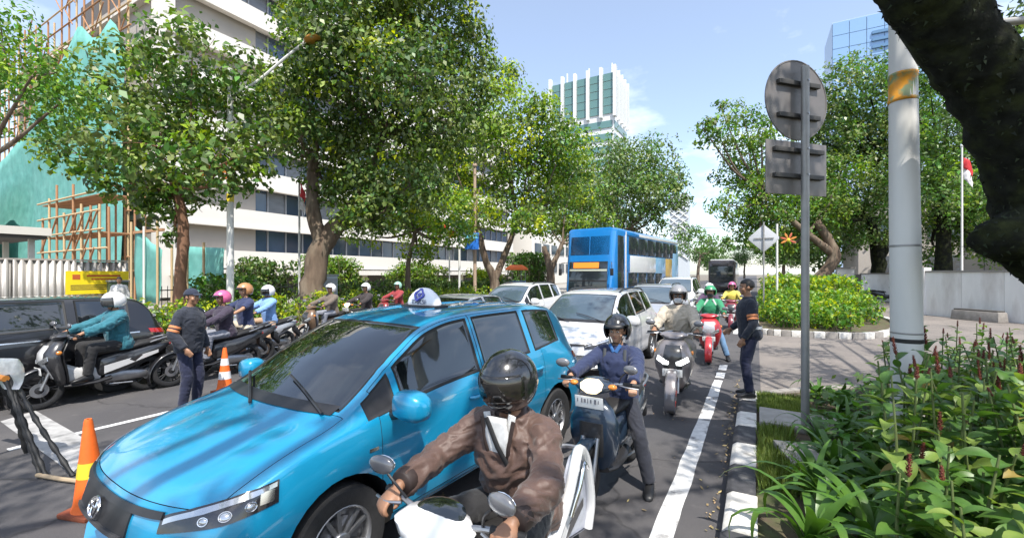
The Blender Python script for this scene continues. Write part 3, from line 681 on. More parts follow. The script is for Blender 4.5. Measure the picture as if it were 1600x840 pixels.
# low scaffold in front
lowsc = thing("scaffold", "low tier of orange wooden scaffolding above the corrugated hoarding", "scaffold", (-30, 9, 0))
for i in range(9): upole("pole", (-6.4 + i * 1.15, 0, 0), (-6.4 + i * 1.15 + rng.normal(0, .08), 0, 6.2 + rng.uniform(-1.2, .8) - (i > 5) * 1.5), .055, m_bamboo_pale if i % 2 else m_bamboo, lowsc)
for i in range(9): upole("pole", (-6.4 + i * 1.15, 1.4, 0), (-6.4 + i * 1.15, 1.4, 6.0), .05, m_bamboo, lowsc)
for k in range(5):
    upole("rail", (-7, -.05, 2.2 + k * .95), (3.2 - k * .5, -.05, 2.25 + k * .95), .05, m_bamboo_pale, lowsc)
    if k % 2 == 0: ubox("plank_deck", (-2.4, .7, 2.1 + k * .95), (8.4, 1.3, .06), m_bamboo, lowsc)
for i in range(14):
    x = -6.5 + rng.uniform(0, 8); z = rng.choice([2.3, 3.2, 4.1]); upole("brace", (x, -.08, z), (x + .9, -.08, z + .95), .04, m_bamboo, lowsc)
# teal panels and posts right of the hoarding
tp = thing("teal_screen", "teal mesh screen on posts behind the reddish tree trunk", "screen", (-25.5, 9.5, 0))
net("screen_sheet", net_xz(-.4, 2.2, .6, lambda t: 4.2 - 1.2 * t, 0, 8, 8), tp, .05); net("screen_sheet", net_xz(2.4, 6.2, .5, lambda t: 3.2 - .2 * t, .6, 8, 8), tp, .05)
for i in range(6): upole("post", (-.5 + i * 1.3, -.1, 0), (-.5 + i * 1.3, -.1, 4.4 - (i > 2) * 1.2), .05, m_bamboo_pale if i != 1 else m_bwhite, tp)
ubox("lintel", (.9, 0, 3.9), (3.0, .12, .12), m_bamboo, tp)
# --- corrugated hoarding with yellow banner
m_corr = mat("corrugated_metal", (.40, .38, .36), .5, .35, var=.12, vscale=.7, col2=(.30, .27, .25), c2thr=(.5, .75), stretch=(1, 1, .3))
hd = thing("hoarding", "grey corrugated metal hoarding along the building site", "fence", (-21, 0, .14))
for i in range(9):
    y0 = 7.5 - (i + 1) * 1.5; b = MB(); n = 41
    ys = np.linspace(y0 + .01, y0 + 1.49, n); xs = .03 * np.sign(np.sin(ys * 2 * PI / .18)) * np.minimum(1, np.abs(np.sin(ys * 2 * PI / .18)) * 2.2)
    P = np.stack([np.c_[xs, ys, np.full(n, 0)], np.c_[xs, ys, np.full(n, 2.22 + .02 * (i % 3))]], 1)
    b.grid(P); o = b.build("metal_panel", m_corr, hd, smooth=50); md = o.modifiers.new("s", 'SOLIDIFY'); md.thickness = .008
for i in range(10): ubox("post", (-.12, 7.5 - i * 1.5, 1.1), (.08, .08, 2.25), m_steel if 'm_steel' in globals() else m_conc, hd)
ubox("top_rail", (-.02, .75, 2.27), (.1, 13.5, .06), m_conc, hd)
m_yellow = mat("banner_yellow", (.80, .60, .01), .6, var=.06, vscale=1)
bn = thing("banner", "yellow notice banner fixed to the corrugated hoarding", "banner", (-20.9, 6.6, 1.62))
def plate_x(name, y, z, w, h, m, parent, x=0, t=.02):
    b = MB(); b.box((x, y, z), (t, w, h)); return b.build(name, m, parent, smooth=0)
plate_x("sheet", 0, 0, 1.75, .82, m_yellow, bn)
m_ink = mat("banner_ink", (.05, .045, .04), .7); m_inkr = mat("banner_ink_red", (.45, .10, .02), .7)
for (y, z, w, h, m) in ((.15, .24, .95, .07, m_inkr), (.2, .12, .8, .05, m_inkr), (-.6, .2, .2, .17, m_inkr), (-.1, -.10, 1.3, .025, m_ink), (-.1, -.17, 1.3, .025, m_ink), (-.25, -.24, 1.0, .025, m_ink)): plate_x("print", y, z, w, h, m, bn, .014, .006)
gb = thing("site_gate", "small dark green box standing before the yellow banner", "box", (-20.6, 7.05, .14)); ubox("panel", (0, 0, .75), (.25, .55, 1.5), mat("gate_green", (.06, .09, .05), .7), gb); ubox("cap", (0, 0, 1.53), (.3, .6, .06), m_frame, gb); gb.name = "utility_box"
sh = thing("site_canopy", "white flat canopy over the site entrance at the far left", "canopy", (-26, 4.2, 0))
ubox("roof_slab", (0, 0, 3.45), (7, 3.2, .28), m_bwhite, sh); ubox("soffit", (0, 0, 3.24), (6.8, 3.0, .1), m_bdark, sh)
for x in (-3, 0, 3): ubox("post", (x, 1.2, 1.6), (.15, .15, 3.2), m_bwhite, sh)
tl = thing("far_tower_block", "white tower block with blue windows at the upper left corner", "building", (-88, 42, 0))
ubox("wall", (0, 0, 24), (26, 16, 48), m_bwhite, tl)
m_skyglass = mat("blue_glass", (.10, .20, .34), .12, spec=.7)
for k in range(8):
    for i in range(4): ubox("window", (-9 + i * 6, -8.05, 18 + k * 4), (4.6, .2, 2.6), m_skyglass, tl); ubox("window", (13.05, -6 + i * 4, 18 + k * 4), (.2, 3, 2.6), m_skyglass, tl)
# --- far towers
tw = thing("office_tower", "white and green glass office tower rising behind the street trees", "building", (-45.3, 158, 0))
m_gglass = mat("green_glass", (.10, .20, .19), .12, spec=.7, var=.2, vscale=.05); m_twhite = mat("tower_white", (.62, .64, .65), .7)
ubox("wall", (-12.75, 9, 38), (25, 17.8, 75.5), m_twhite, tw)
for i in range(5):
    for k in range(5): ubox("window", (-22.6 + i * 5.1, -.1, 62.2 + k * 3.0), (3.9, .3, 2.75), m_gglass, tw)
for i in range(6): ubox("fin", (-25.2 + i * 5.1, -.6, 68.6), (1.0, 1.6, 18.5), m_twhite, tw)
for k in range(10): ubox("window_band", (-12.75, -.1, 57 - k * 4.6), (23.8, .3, 2.5), m_gglass, tw)
for i in range(4):
    for k in range(5): ubox("window", (-.15, 2.4 + i * 4.4, 62.2 + k * 3.0), (.3, 2.6, 2.75), m_gglass, tw)
for i in range(5): ubox("fin", (.3, .2 + i * 4.4, 68.6), (1.0, .8, 18.5), m_twhite, tw)
for k in range(10): ubox("window_band", (-.15, 9, 57 - k * 4.6), (.3, 16.6, 2.5), m_gglass, tw)
for i in range(3): ubox("mast", (-20 + i * 9, 4, 79), (.4, .4, 4), m_twhite, tw)
bb_ = thing("glass_tower", "pale blue glass tower half hidden behind the trees at the right", "building", (21, 172, 0))
m_pblue = mat("pale_blue_glass", (.22, .36, .56), .22, .1, spec=.6, var=.08, vscale=.03)
m_pblue2 = mat("pale_blue_side", (.36, .46, .62), .3, spec=.5)
ubox("wall", (13, 9, 41), (25.8, 17.8, 82), m_pblue2, bb_)
for i in range(6):
    for k in range(9): ubox("glass_panel", (2.3 + i * 4.3, -.12, 46 + k * 4.2), (4.15, .3, 4.05), m_pblue, bb_)
for k in range(3): ubox("louvre", (14.5, -.5, 71.5 + k * 2.2), (9, .7, .9), m_skyglass, bb_)
lt = thing("lattice_tower", "small far tower with white diagonal lattice facade at the street end", "building", (-34, 267, 0))
ubox("wall", (-5, 4, 24), (10, 8, 48), mat("lattice_grey", (.50, .54, .58), .7), lt)
for k in range(9):
    for s in (-1, 1): upole("lattice_bar", (-5 - s * 5, -.3, 10 + k * 4), (-5 + s * 5, -.3, 18 + k * 4), .35, m_twhite, lt)
# fillers low behind the trees on both sides
lb = thing("low_building", "low pale building behind the trees beyond the office block", "building", (-36, 72, 0))
ubox("wall", (-6, 14, 5), (12, 28, 10), m_bwhite, lb)
for i in range(7):
    for k in range(2): ubox("window", (.05, 2.5 + i * 3.8, 3.2 + k * 3.6), (.2, 2.6, 1.8), m_bglass, lb)
rb = thing("low_building", "low building in shade behind the boundary wall trees", "building", (16, 62, 0))
ubox("wall", (12, 5, 5), (36, 10, 10), m_conc, rb)
for i in range(8):
    for k in range(2): ubox("window", (-3 + i * 4.2, -.05, 3 + k * 3.6), (2.6, .2, 1.8), m_bglass, rb)
# --- right side: white boundary wall, gatehouse, gate
m_oldwhite = mat("whitewash", (.74, .72, .70), .9, var=.12, vscale=1.2, col2=(.33, .29, .26), c2thr=(.55, .78), stretch=(1, 1, .35), bump=.3, bscale=20)
bw = thing("boundary_wall", "weathered white boundary wall along the driveway at the right", "wall", (7.0, 27.5, 0))
wdir = unit(V(9.1 - 7.02, 24.63 - 27.45, 0)); wang = math.atan2(wdir[1], wdir[0])
for i in range(5):
    c = wdir * (.75 + i * 1.5)
    ubox("wall_panel", (c[0], c[1], 1.0), (1.49, .22, 2.0), m_oldwhite, bw, wang)
    ubox("coping", (c[0], c[1], 2.04), (1.5, .3, .08), m_kerb_grey, bw, wang)
ubox("pillar", (-.1, .15, 1.1), (.4, .4, 2.25), m_oldwhite, bw, wang)
gt = thing("white_gate", "white gate with arched vertical bars at the right end of the wall", "gate", (7.0 + wdir[0] * 7.7, 27.5 + wdir[1] * 7.7, 0), wang)
for i in range(14): x = i * .17; hgt = 1.15 + .85 * math.cos((i - 1) / 13 * 1.45); upole("bar", (x, 0, .1), (x, 0, hgt), .022, m_oldwhite, gt)
for z in (.25, .95): upole("rail", (-.05, 0, z), (2.3, 0, z), .025, m_oldwhite, gt)
b = MB(); b.tube(spline([(i * .17, 0, 1.15 + .85 * math.cos((i - 1) / 13 * 1.45)) for i in range(14)], 24), .03, 8); b.build("arch_rail", m_oldwhite, gt)
tr_ = thing("planter_block", "low grey concrete block lying at the foot of the white wall", "block", (8.0, 25.2, 0), wang)
b = MB(); b.box((0, 0, .2), (1.7, .5, .4), taper=(.97, .85)); b.build("body", m_kerb_grey, tr_, bevel=.03); b = MB(); b.box((0, 0, .43), (1.55, .36, .06)); b.build("top", mat("dark_stone", (.07, .065, .06), .9), tr_, bevel=.015)
gh = thing("gatehouse", "small white gatehouse wall with dark doorway beyond the driveway", "wall", (5.6, 39.5, 0))
ubox("pier", (0, 0, 1.15), (1.0, .5, 2.3), m_oldwhite, gh); ubox("cap", (0, 0, 2.36), (1.15, .65, .12), m_kerb_grey, gh); ubox("doorway", (.72, .1, .95), (.4, .3, 1.9), m_bdark, gh)
ubox("wall_panel", (1.9, .2, .95), (1.9, .25, 1.9), m_oldwhite, gh); ubox("coping", (1.9, .2, 1.94), (2.0, .34, .08), m_kerb_grey, gh)
# --- iron fence left, hedges, shrubs
fe = thing("iron_fence", "black iron railing along the far sidewalk behind the reddish tree", "fence", (-18.6, 7.6, .14))
m_iron = mat("iron", (.02, .022, .022), .5, .3)
for i in range(70): upole("bar", (0, i * .18, 0), (0, i * .18, 1.35), .012, m_iron, fe)
for z in (.2, 1.2): upole("rail", (0, -.05, z), (0, 12.6, z), .02, m_iron, fe)
def hedge(name, label, boxes, size, kinds, kp, density=14, group=None, n=0):
    """boxes: (x0,x1,y0,y1,z0,z1); clumps of leaves spread through the volume and bare stems inside"""
    bl = []
    for x0, x1, y0, y1, z0, z1 in boxes:
        r = min(.42, (x1 - x0) * .5, (z1 - z0) * .6); cnt = int(max(3, (x1 - x0) * (y1 - y0) * (z1 - z0) / (r ** 3 * 1.2)))
        for _ in range(cnt):
            hz = rng.uniform(z0 + r * .3, z1 - r * .5)
            bl.append((rng.uniform(x0, x1), rng.uniform(y0, y1), hz, r * rng.uniform(.75, 1.2)))
    t = thing(name, label, "hedge" if 'hedge' in name else "shrub", (boxes[0][0], boxes[0][2], boxes[0][4]), 0, group); o = np.array(t.location)
    b = MB()
    for q in bl: b.tube(spline([(q[0], q[1], boxes[0][4]), (q[0] + rng.normal(0, .05), q[1], q[2] * .5), (q[0], q[1] + rng.normal(0, .05), q[2])], 4), .012, 4)
    bb2 = MB(); bb2.add(b.verts() - o, b.f); stuff(bb2.build("stems", m_bark, t))
    v, f, mi = leaf_cloud(bl, size, density, .8, .5, kinds, kp, .5)
    raw("foliage", v - o, f, LEAFY, t, 0, mi); return t
hedge("hedge", "yellow-green hedge along the sidewalk behind the queue of scooters", [(-14.3, -13.6, 5.0, 22, .14, 1.25)], .13, (3, 2, 5, 1), (.25, .35, .25, .15), 8)
hedge("hedge", "dark clipped hedge in shade behind the yellow-green one", [(-17.6, -16.9, 12, 30, .14, 1.6)], .16, (0, 1), (.8, .2), 8)
hedge("shrub", "pale green shrub in front of the office ground floor", [(-24, -21.5, 16.5, 19.5, .14, 3.0)], .2, (5, 2, 1), (.4, .3, .3), 8, "shrubs before the office")
hedge("shrub", "dark rounded shrub left of the thick leaning trunk", [(-23, -21.2, 12, 14.6, .14, 2.7)], .2, (0, 1), (.7, .3), 8, "shrubs before the office")
hedge("shrub", "leafy shrub between the office and the slender tree", [(-22, -20, 22, 26, .14, 2.7)], .2, (1, 5, 2), (.4, .3, .3), 8, "shrubs before the office")
hedge("shrub", "yellow-green shrub right of the slender tree", [(-19, -17.5, 27, 30, .14, 2.4)], .2, (3, 2), (.4, .6), 8, "shrubs before the office")
hedge("shrub", "dark green shrub behind the forked tree trunk", [(-19.5, -18, 34, 40, .14, 4.0)], .25, (0, 5), (.6, .4), 7, "shrubs before the office")
hedge("shrub", "green bush at the foot of the reddish tree", [(-17.2, -15.6, 7.6, 9.6, .14, 1.9)], .18, (5, 0), (.6, .4), 9, "shrubs before the office")
hedge("hedge", "bright green flowering hedge on the island across the driveway", [(.35, 2.7, 17.0, 20, .1, 1.0), (.35, 3.9, 20, 24, .1, 1.25)], .14, (5, 2, 3), (.6, .3, .1), 8)
hedge("hedge", "taller yellowish hedge behind the island hedge under the trees", [(.5, 4.2, 26, 34, .1, 1.8)], .2, (2, 5, 3), (.4, .4, .2), 6)
hedge("shrub", "green shrub growing low before the white gate", [(9.0, 12, 19.5, 22.5, 0, .7)], .16, (5, 0), (.6, .4), 8)
cb = thing("utility_cabinet", "grey utility cabinet beside the thick leaning tree trunk", "cabinet", (-15.9, 12.3, .14)); ubox("body", (0, 0, .85), (.6, .8, 1.7), mat("cabinet_grey", (.42, .46, .50), .5), cb); ubox("door", (.31, 0, .9), (.02, .7, 1.4), m_frame, cb); ubox("roof", (0, 0, 1.74), (.68, .88, .06), m_frame, cb)
# ================================================================== CARS
def paint(name, col, flake=0.05): return mat(name, col, 0.28, 0.15, coat=1.0, var=flake, vscale=2.0, spec=0.5)
m_glass = mat("car_glass", (0.006, 0.008, 0.009), 0.02, spec=1.0, coat=1.0)
m_glass_blue = mat("car_glass_pale", (0.05, 0.075, 0.095), 0.04, spec=1.0, coat=0.6)
m_rubber = mat("black_rubber", (0.012, 0.012, 0.012), 0.65, var=0.2, vscale=12)
m_tyre = mat("tyre", (0.02, 0.02, 0.021), 0.85, var=0.25, vscale=10, bump=0.4, bscale=90)
m_plast = mat("black_plastic", (0.018, 0.018, 0.02), 0.42, var=0.2, vscale=9)
m_chrome = mat("chrome", (0.75, 0.76, 0.78), 0.12, 1.0)
m_alloy = mat("alloy", (0.42, 0.43, 0.45), 0.3, 0.9, var=0.1)
m_lens = mat("lamp_lens", (0.50, 0.52, 0.54), 0.10, 0.75, coat=1.0)
m_lensdark = mat("lamp_dark", (0.022, 0.022, 0.026), 0.15, 0.2, coat=1.0, var=.4, vscale=30)
m_redlens = mat("red_lens", (0.35, 0.015, 0.012), 0.1, coat=1.0)
m_orange_lens = mat("orange_lens", (0.6, 0.2, 0.02), 0.15, coat=1.0)
m_steel = mat("steel", (0.33, 0.33, 0.34), 0.38, 0.9, var=0.15)

CARP = {  # knots over a = distance from the front bumper (m)
 'mpv': dict(L=4.395, axf=.90, axr=3.62, wr=.325, arch=.385, hw=.865,
    zt=[(0, .60), (.03, .70), (.10, .80), (.30, .885), (.60, .96), (.84, 1.005), (.96, 1.05), (1.10, 1.13), (1.5, 1.375), (1.83, 1.525), (2.0, 1.565), (2.4, 1.60), (3.2, 1.60), (3.85, 1.565), (4.02, 1.52), (4.14, 1.36), (4.28, 1.06), (4.36, .92), (4.395, .62)],
    zrail=[(0, .58), (.03, .68), (.10, .775), (.30, .865), (.60, .945), (.88, 1.0), (.98, 1.03), (1.5, 1.325), (1.83, 1.475), (2.1, 1.53), (2.6, 1.55), (3.3, 1.545), (3.85, 1.50), (4.02, 1.45), (4.14, 1.30), (4.28, 1.03), (4.36, .90), (4.395, .60)],
    zbelt=[(0, .56), (.03, .66), (.10, .755), (.30, .845), (.60, .92), (.88, .955), (1.2, .975), (2.2, 1.01), (3.3, 1.06), (3.9, 1.10), (4.14, 1.10), (4.28, .99), (4.36, .87), (4.395, .58)],
    wbelt=[(0, .80), (.3, .825), (.9, .835), (1.5, .835), (3.2, .83), (3.9, .79), (4.2, .75), (4.395, .72)],
    wrail=[(0, .74), (.3, .76), (.7, .76), (1.0, .745), (1.5, .68), (1.83, .635), (2.4, .635), (3.3, .625), (3.9, .60), (4.2, .66), (4.395, .66)],
    pil=.062, wind=(.99, 1.83), roof=(1.83, 3.98), hood=(.085, .97), win=[(1.40, 2.28), (2.36, 3.12), (3.22, 3.84)], quarter=(1.10, 1.34),
    doors=[(1.18, 2.32), (2.32, 3.34)], bow=.12),
 'sedan': dict(L=4.5, axf=.90, axr=3.55, wr=.315, arch=.37, hw=.87,
    zt=[(0, .55), (.03, .64), (.10, .72), (.30, .80), (.70, .885), (1.05, .93), (1.25, .99), (1.9, 1.31), (2.2, 1.40), (2.7, 1.44), (3.2, 1.41), (3.6, 1.28), (4.0, 1.09), (4.15, 1.04), (4.38, 1.0), (4.45, .9), (4.5, .6)],
    zrail=[(0, .53), (.03, .62), (.10, .70), (.30, .785), (.70, .87), (1.05, .915), (1.25, .96), (1.9, 1.27), (2.2, 1.36), (2.7, 1.40), (3.2, 1.37), (3.6, 1.23), (4.0, 1.05), (4.15, 1.01), (4.38, .97), (4.45, .88), (4.5, .58)],
    zbelt=[(0, .51), (.03, .60), (.10, .68), (.30, .765), (.70, .85), (1.05, .885), (2.2, .93), (3.3, .97), (4.0, .99), (4.38, .93), (4.45, .85), (4.5, .56)],
    wbelt=[(0, .80), (.3, .825), (.9, .84), (1.5, .845), (3.2, .84), (3.9, .80), (4.2, .78), (4.5, .72)],
    wrail=[(0, .74), (.3, .76), (.7, .76), (1.1, .745), (1.6, .66), (2.1, .61), (2.7, .60), (3.3, .59), (3.7, .62), (4.2, .70), (4.5, .66)],
    pil=.055, wind=(1.18, 2.1), roof=(2.1, 3.35), hood=(.14, 1.16), win=[(1.62, 2.46), (2.54, 3.28), (3.34, 3.66)], quarter=(1.32, 1.56),
    doors=[(1.35, 2.5), (2.5, 3.5)], bow=.12),
}
def car_body(sp, res=1.0):
    """returns (mesh with material ids, dict) ; ids: 0 paint body,1 windscreen,2 hood,3 roof,4.. windows,doors"""
    L, hw = sp['L'], sp['hw']
    f = {k: pchip(*zip(*sp[k])) for k in ('zt', 'zrail', 'zbelt', 'wbelt', 'wrail')}
    marks = sorted({0, L, *sp['wind'], *sp['roof'], *sp['hood'], *sp['quarter'], *[x for w in sp['win'] for x in w], *[x for w in sp['doors'] for x in w]})
    A = []
    for a, b in zip(marks[:-1], marks[1:]):
        n = max(1, int(round((b - a) / (.055 / res))))
        if a == 0: A += list(np.linspace(0, 1, 8)[:-1] ** 1.6 * (b - a) + a)
        elif b == L: A += list(b - np.linspace(1, 0, 9)[:-1] ** 1.5 * (b - a))
        else: A += list(np.linspace(a, b, n, endpoint=False))
    A = np.array(A + [L])
    seg = [2, 2, 3, 4, 4, 4, 7, 2, 6, 6]           # subdivisions between the 11 control points
    idx = np.concatenate([[0], np.cumsum(seg)])
    rows = []
    endt = lambda a: 1 - np.clip(min(a, L - a) / .22, 0, 1)
    for a in A:
        e = endt(a) ** 2; zb = .20 + .16 * e + .0 * a
        zbl, wbl, zr, wr, zt = (float(f[k](a)) for k in ('zbelt', 'wbelt', 'zrail', 'wrail', 'zt'))
        zs = min(.30 + .14 * e, zbl - .1)
        wide = hw * (1 - .05 * e)
        zsh = zbl - (.13 - .05 * e)
        zmid = zs + (zsh - zs) * .55
        wr2 = max(wr - sp['pil'] * .75, 0.2); zr2 = zr + (zt - zr) * .55
        cp = [(0, zb), (wide * .86, zb), (wide * .955, zs - .03), (wide * .985, zs + (zmid - zs) * .45), (wide, zmid), (wide * .985 + .004, zsh), (wbl, zbl), (wr, zr), (wr2, zr2), (wr2 * .5, zt - (zt - zr2) * .22), (0, zt)]
        pts = []
        for i, n in enumerate(seg):
            p0, p1 = np.array(cp[i]), np.array(cp[i + 1])
            for t in np.linspace(0, 1, n, endpoint=False): pts.append(p0 + (p1 - p0) * t)
        pts.append(np.array(cp[-1])); pts = np.array(pts)
        for _ in range(2):
            q = pts.copy(); q[1:-1] = .25 * pts[:-2] + .5 * pts[1:-1] + .25 * pts[2:]
            q[idx[6]] = .5 * q[idx[6]] + .5 * pts[idx[6]]; q[idx[7]] = .4 * q[idx[7]] + .6 * pts[idx[7]]
            pts = q
        rows.append(pts)
    P = np.array(rows)                             # (na, nv, 2)
    na, nv = P.shape[:2]
    for it in range(1):                            # soften along the length
        Q = P.copy(); Q[2:-2] = .25 * P[1:-3] + .5 * P[2:-2] + .25 * P[3:-1]; P = Q
    X = P[..., 0]; Z = P[..., 1]; Y = np.repeat(A[:, None], nv, 1).copy()
    u = np.clip(X / hw, 0, 1)
    nose = .26 * u ** 2.6 * np.clip(1 - Y / .95, 0, 1) ** 1.0
    tail = -.14 * u ** 3 * np.clip(1 - (L - Y) / .8, 0, 1)
    g = np.interp(Y, [0, .35, .7, 1.9, 2.6], [0, .3, 1, .8, 0]); topness = np.clip((np.arange(nv)[None] - idx[6]) / (idx[8] - idx[6]), 0, 1)
    bow = -sp['bow'] * np.clip(1 - (X / .72) ** 2, 0, 1) * g * topness
    # sculpted side: crease below belt, hollow above the sill
    k = (Z - .62) / .16
    X = X - .018 * np.exp(-((Z - .50) / .09) ** 2) * (u > .8) * np.clip((Y - .6) / .5, 0, 1) * np.clip((L - .6 - Y) / .5, 0, 1)
    # hood sculpt: raised outer shoulders
    hoodm = np.clip(1 - np.abs(Y - .55) / .45, 0, 1) * topness
    Z = Z - .020 * hoodm * np.exp(-((X - .40) / .085) ** 2) + .008 * hoodm * np.exp(-((X - .60) / .08) ** 2)
    Yv = Y + nose + tail + bow
    R_ = np.stack([X, Yv, Z], -1); Lf = R_[:, ::-1] * np.array([-1, 1, 1])
    full = np.concatenate([R_, Lf[:, 1:]], 1)       # right side bottom->top, then left top->bottom
    n2 = full.shape[1] - 1                          # last equals first (bottom centre)
    full = full[:, :n2]
    mid = lambda a0, a1: (a0 + a1) / 2
    faces, mids = [], []
    nwin, ndoor = len(sp['win']), len(sp['doors'])
    def region(am, j):
        s = 'r' if j < nv - 1 else 'l'
        jj = j if j < nv - 1 else 2 * (nv - 1) - 1 - j
        if sp['wind'][0] < am < sp['wind'][1] and jj >= idx[8]: return 'windscreen'
        if sp['hood'][0] < am < sp['hood'][1] and jj >= idx[7]: return 'hood'
        if sp['roof'][0] < am < sp['roof'][1] and jj >= idx[8]: return 'roof'
        if am > sp['roof'][1] and am < sp['roof'][1] + .26 and jj >= idx[8] : return 'rear_window'
        if idx[6] < jj < idx[7] - 0:
            for i, (a0, a1) in enumerate(sp['win']):
                if a0 < am < a1: return f'window_{s}{i}'
            if sp['quarter'][0] < am < sp['quarter'][1]: return f'quarter_{s}'
        if idx[2] + 1 <= jj < idx[8] - 1:
            for i, (a0, a1) in enumerate(sp['doors']):
                if a0 < am < a1: return f'door_{s}{i}'
        if jj < idx[2]: return 'underside'
        return 'body'
    names = ['body']
    for i in range(na - 1):
        am = mid(A[i], A[i + 1])
        for j in range(n2):
            j2 = (j + 1) % n2
            rg = region(am, j)
            if rg not in names: names.append(rg)
            faces.append((i * n2 + j, i * n2 + j2, (i + 1) * n2 + j2, (i + 1) * n2 + j)); mids.append(names.index(rg))
    for i in (0, na - 1):
        c = tuple(i * n2 + j for j in range(n2)); faces.append(c if i else c[::-1]); mids.append(0)
    return full.reshape(-1, 3), faces, mids, names
def make_car(root, kind, m_paint, glass, res=1.0, front_glass=None):
    sp = CARP[kind]; L = sp['L']
    v, faces, mids, names = car_body(sp, res)
    me = bpy.data.meshes.new("car_shell"); me.from_pydata(v.tolist(), [], faces)
    for n in names: me.materials.append(m_paint)
    me.materials.append(m_rubber); iw = len(names)
    me.polygons.foreach_set('material_index', mids)
    bm = bmesh.new(); bm.from_mesh(me); bmesh.ops.recalc_face_normals(bm, faces=bm.faces[:]); bm.to_mesh(me); bm.free()
    shell = bpy.data.objects.new("shell", me)
    bvh_src = bmesh.new(); bvh_src.from_mesh(me); bvh = BVHTree.FromBMesh(bvh_src); bvh_src.free()
    c = MB()
    for ax in (sp['axf'], sp['axr']):
        for s in (-1, 1):
            ang = np.linspace(0, 2 * PI, 28, endpoint=False)
            for_ = [np.array([[xx, ax + sp['arch'] * math.cos(t), sp['wr'] + .01 + sp['arch'] * math.sin(t)] for t in ang]) for xx in (s * .58, s * 1.2)]
            c.loft(for_ if s > 0 else for_[::-1])
    cut = c.build("cutter", m_rubber, smooth=0); COL.objects.unlink(cut); EVAL.collection.objects.link(cut)
    md = shell.modifiers.new("b", 'BOOLEAN'); md.operation = 'DIFFERENCE'; md.object = cut; md.solver = 'EXACT'
    try: md.material_mode = 'TRANSFER'
    except Exception: pass
    ev = evaluated(shell)
    slot = [m.name if m else '' for m in ev.materials]
    rub_ids = [i for i, n in enumerate(slot) if n == m_rubber.name]
    bpy.data.objects.remove(shell); bpy.data.objects.remove(cut)
    groups = {}
    src = bmesh.new(); src.from_mesh(ev); src.normal_update()
    for fc in src.faces:
        nm = 'wheel_well' if fc.material_index in rub_ids else names[min(fc.material_index, len(names) - 1)]
        groups.setdefault(nm, []).append(fc.index)
    body = None
    order = ['body'] + [g for g in groups if g != 'body']
    objs = {}
    for g in order:
        b = src.copy(); b.faces.ensure_lookup_table()
        keep = set(groups[g]); bmesh.ops.delete(b, geom=[fc for fc in b.faces if fc.index not in keep], context='FACES')
        mats = [m_paint]; pn = {'windscreen': 'windscreen', 'rear_window': 'rear_window', 'hood': 'hood', 'roof': 'roof', 'underside': 'underside', 'wheel_well': 'wheel_well', 'body': 'body'}.get(g, g.split('_')[0])
        for fc in b.faces: fc.material_index = 0
        b.normal_update()
        if g.startswith(('window', 'windscreen', 'rear_window', 'quarter')):
            gl = front_glass if (front_glass and g == 'windscreen') else glass
            mats = [gl, m_rubber] if not g.startswith('quarter') else [m_plast, m_rubber]; pn = 'side_window' if g.startswith(('window', 'quarter')) else pn
            r = bmesh.ops.inset_region(b, faces=b.faces[:], thickness=.02 if g.startswith('w') else .012, depth=0, use_boundary=True, use_even_offset=True)
            for fc in r['faces']: fc.material_index = 1
            b.normal_update()
            inner = {vv for fc in b.faces if fc.material_index == 0 for vv in fc.verts}
            for vv in inner: vv.co -= vv.normal * .007
        elif g in ('hood',) or g.startswith('door') or g == 'roof':
            bd = [vv for vv in b.verts if any(len(e.link_faces) == 1 for e in vv.link_edges)]
            r = bmesh.ops.inset_region(b, faces=b.faces[:], thickness=.0045, depth=0, use_boundary=True, use_even_offset=True)
            mats = [m_paint, m_rubber]
            if g != 'roof':
                for fc in r['faces']: fc.material_index = 1
                for vv in bd: vv.co -= vv.normal * .008
        elif g in ('underside', 'wheel_well'): mats = [m_rubber]
        me2 = bpy.data.meshes.new(pn); b.to_mesh(me2); b.free()
        for m in mats: me2.materials.append(m)
        o = link(pn, me2, root, 48)
        objs[g] = o
    src.free()
    # ---- helpers that lay pieces on the shell
    def cast(o, d):
        h = bvh.ray_cast(Vector(o), Vector(d)); return (np.array(h[0]), np.array(h[1])) if h[0] is not None else (None, None)
    def wrap(name, m, a0, ph0, ph1, lo, hi, off=.004, n=14, k=5, parent=None, both=False, thick=.012):
        P = np.zeros((n, k, 3)); N = np.zeros((n, k, 3))
        for i, ph in enumerate(np.linspace(ph0, ph1, n)):
            t = i / (n - 1); l, h_ = (x(t) if callable(x) else x for x in (lo, hi))
            for j, z in enumerate(np.linspace(l, h_, k)):
                d = V(math.sin(ph), -math.cos(ph), 0); o = V(0, a0, z) + d * 4
                p, nn = cast(o, -d)
                if p is None: p, nn = V(0, a0, z) + d * .8, d
                P[i, j] = p; N[i, j] = nn if np.dot(nn, d) > 0 else -nn
        b = MB(); front = P + N * off; back = P - N * thick
        b.grid(front); b.grid(back[:, ::-1])
        ring = [(i, 0) for i in range(n)] + [(n - 1, j) for j in range(1, k)] + [(i, k - 1) for i in range(n - 2, -1, -1)] + [(0, j) for j in range(k - 2, 0, -1)]
        fr = np.array([front[i] for i in ring]); br = np.array([back[i] for i in ring])
        b.loft([fr, br], cap=False)
        return b.build(name, m, parent or root, smooth=50)
    def side(name, m, s, a0, a1, lo, hi, off=.004, n=10, k=4, parent=None, thick=.01):
        P = np.zeros((n, k, 3)); N = np.zeros((n, k, 3))
        for i, a in enumerate(np.linspace(a0, a1, n)):
            t = i / (n - 1); l, h_ = (x(t) if callable(x) else x for x in (lo, hi))
            for j, z in enumerate(np.linspace(l, h_, k)):
                p, nn = cast(V(s * 3, a, z), V(-s, 0, 0))
                if p is None: p, nn = V(s * .8, a, z), V(s, 0, 0)
                P[i, j] = p; N[i, j] = nn if nn[0] * s > 0 else -nn
        b = MB(); front = P + N * off; back = P - N * thick
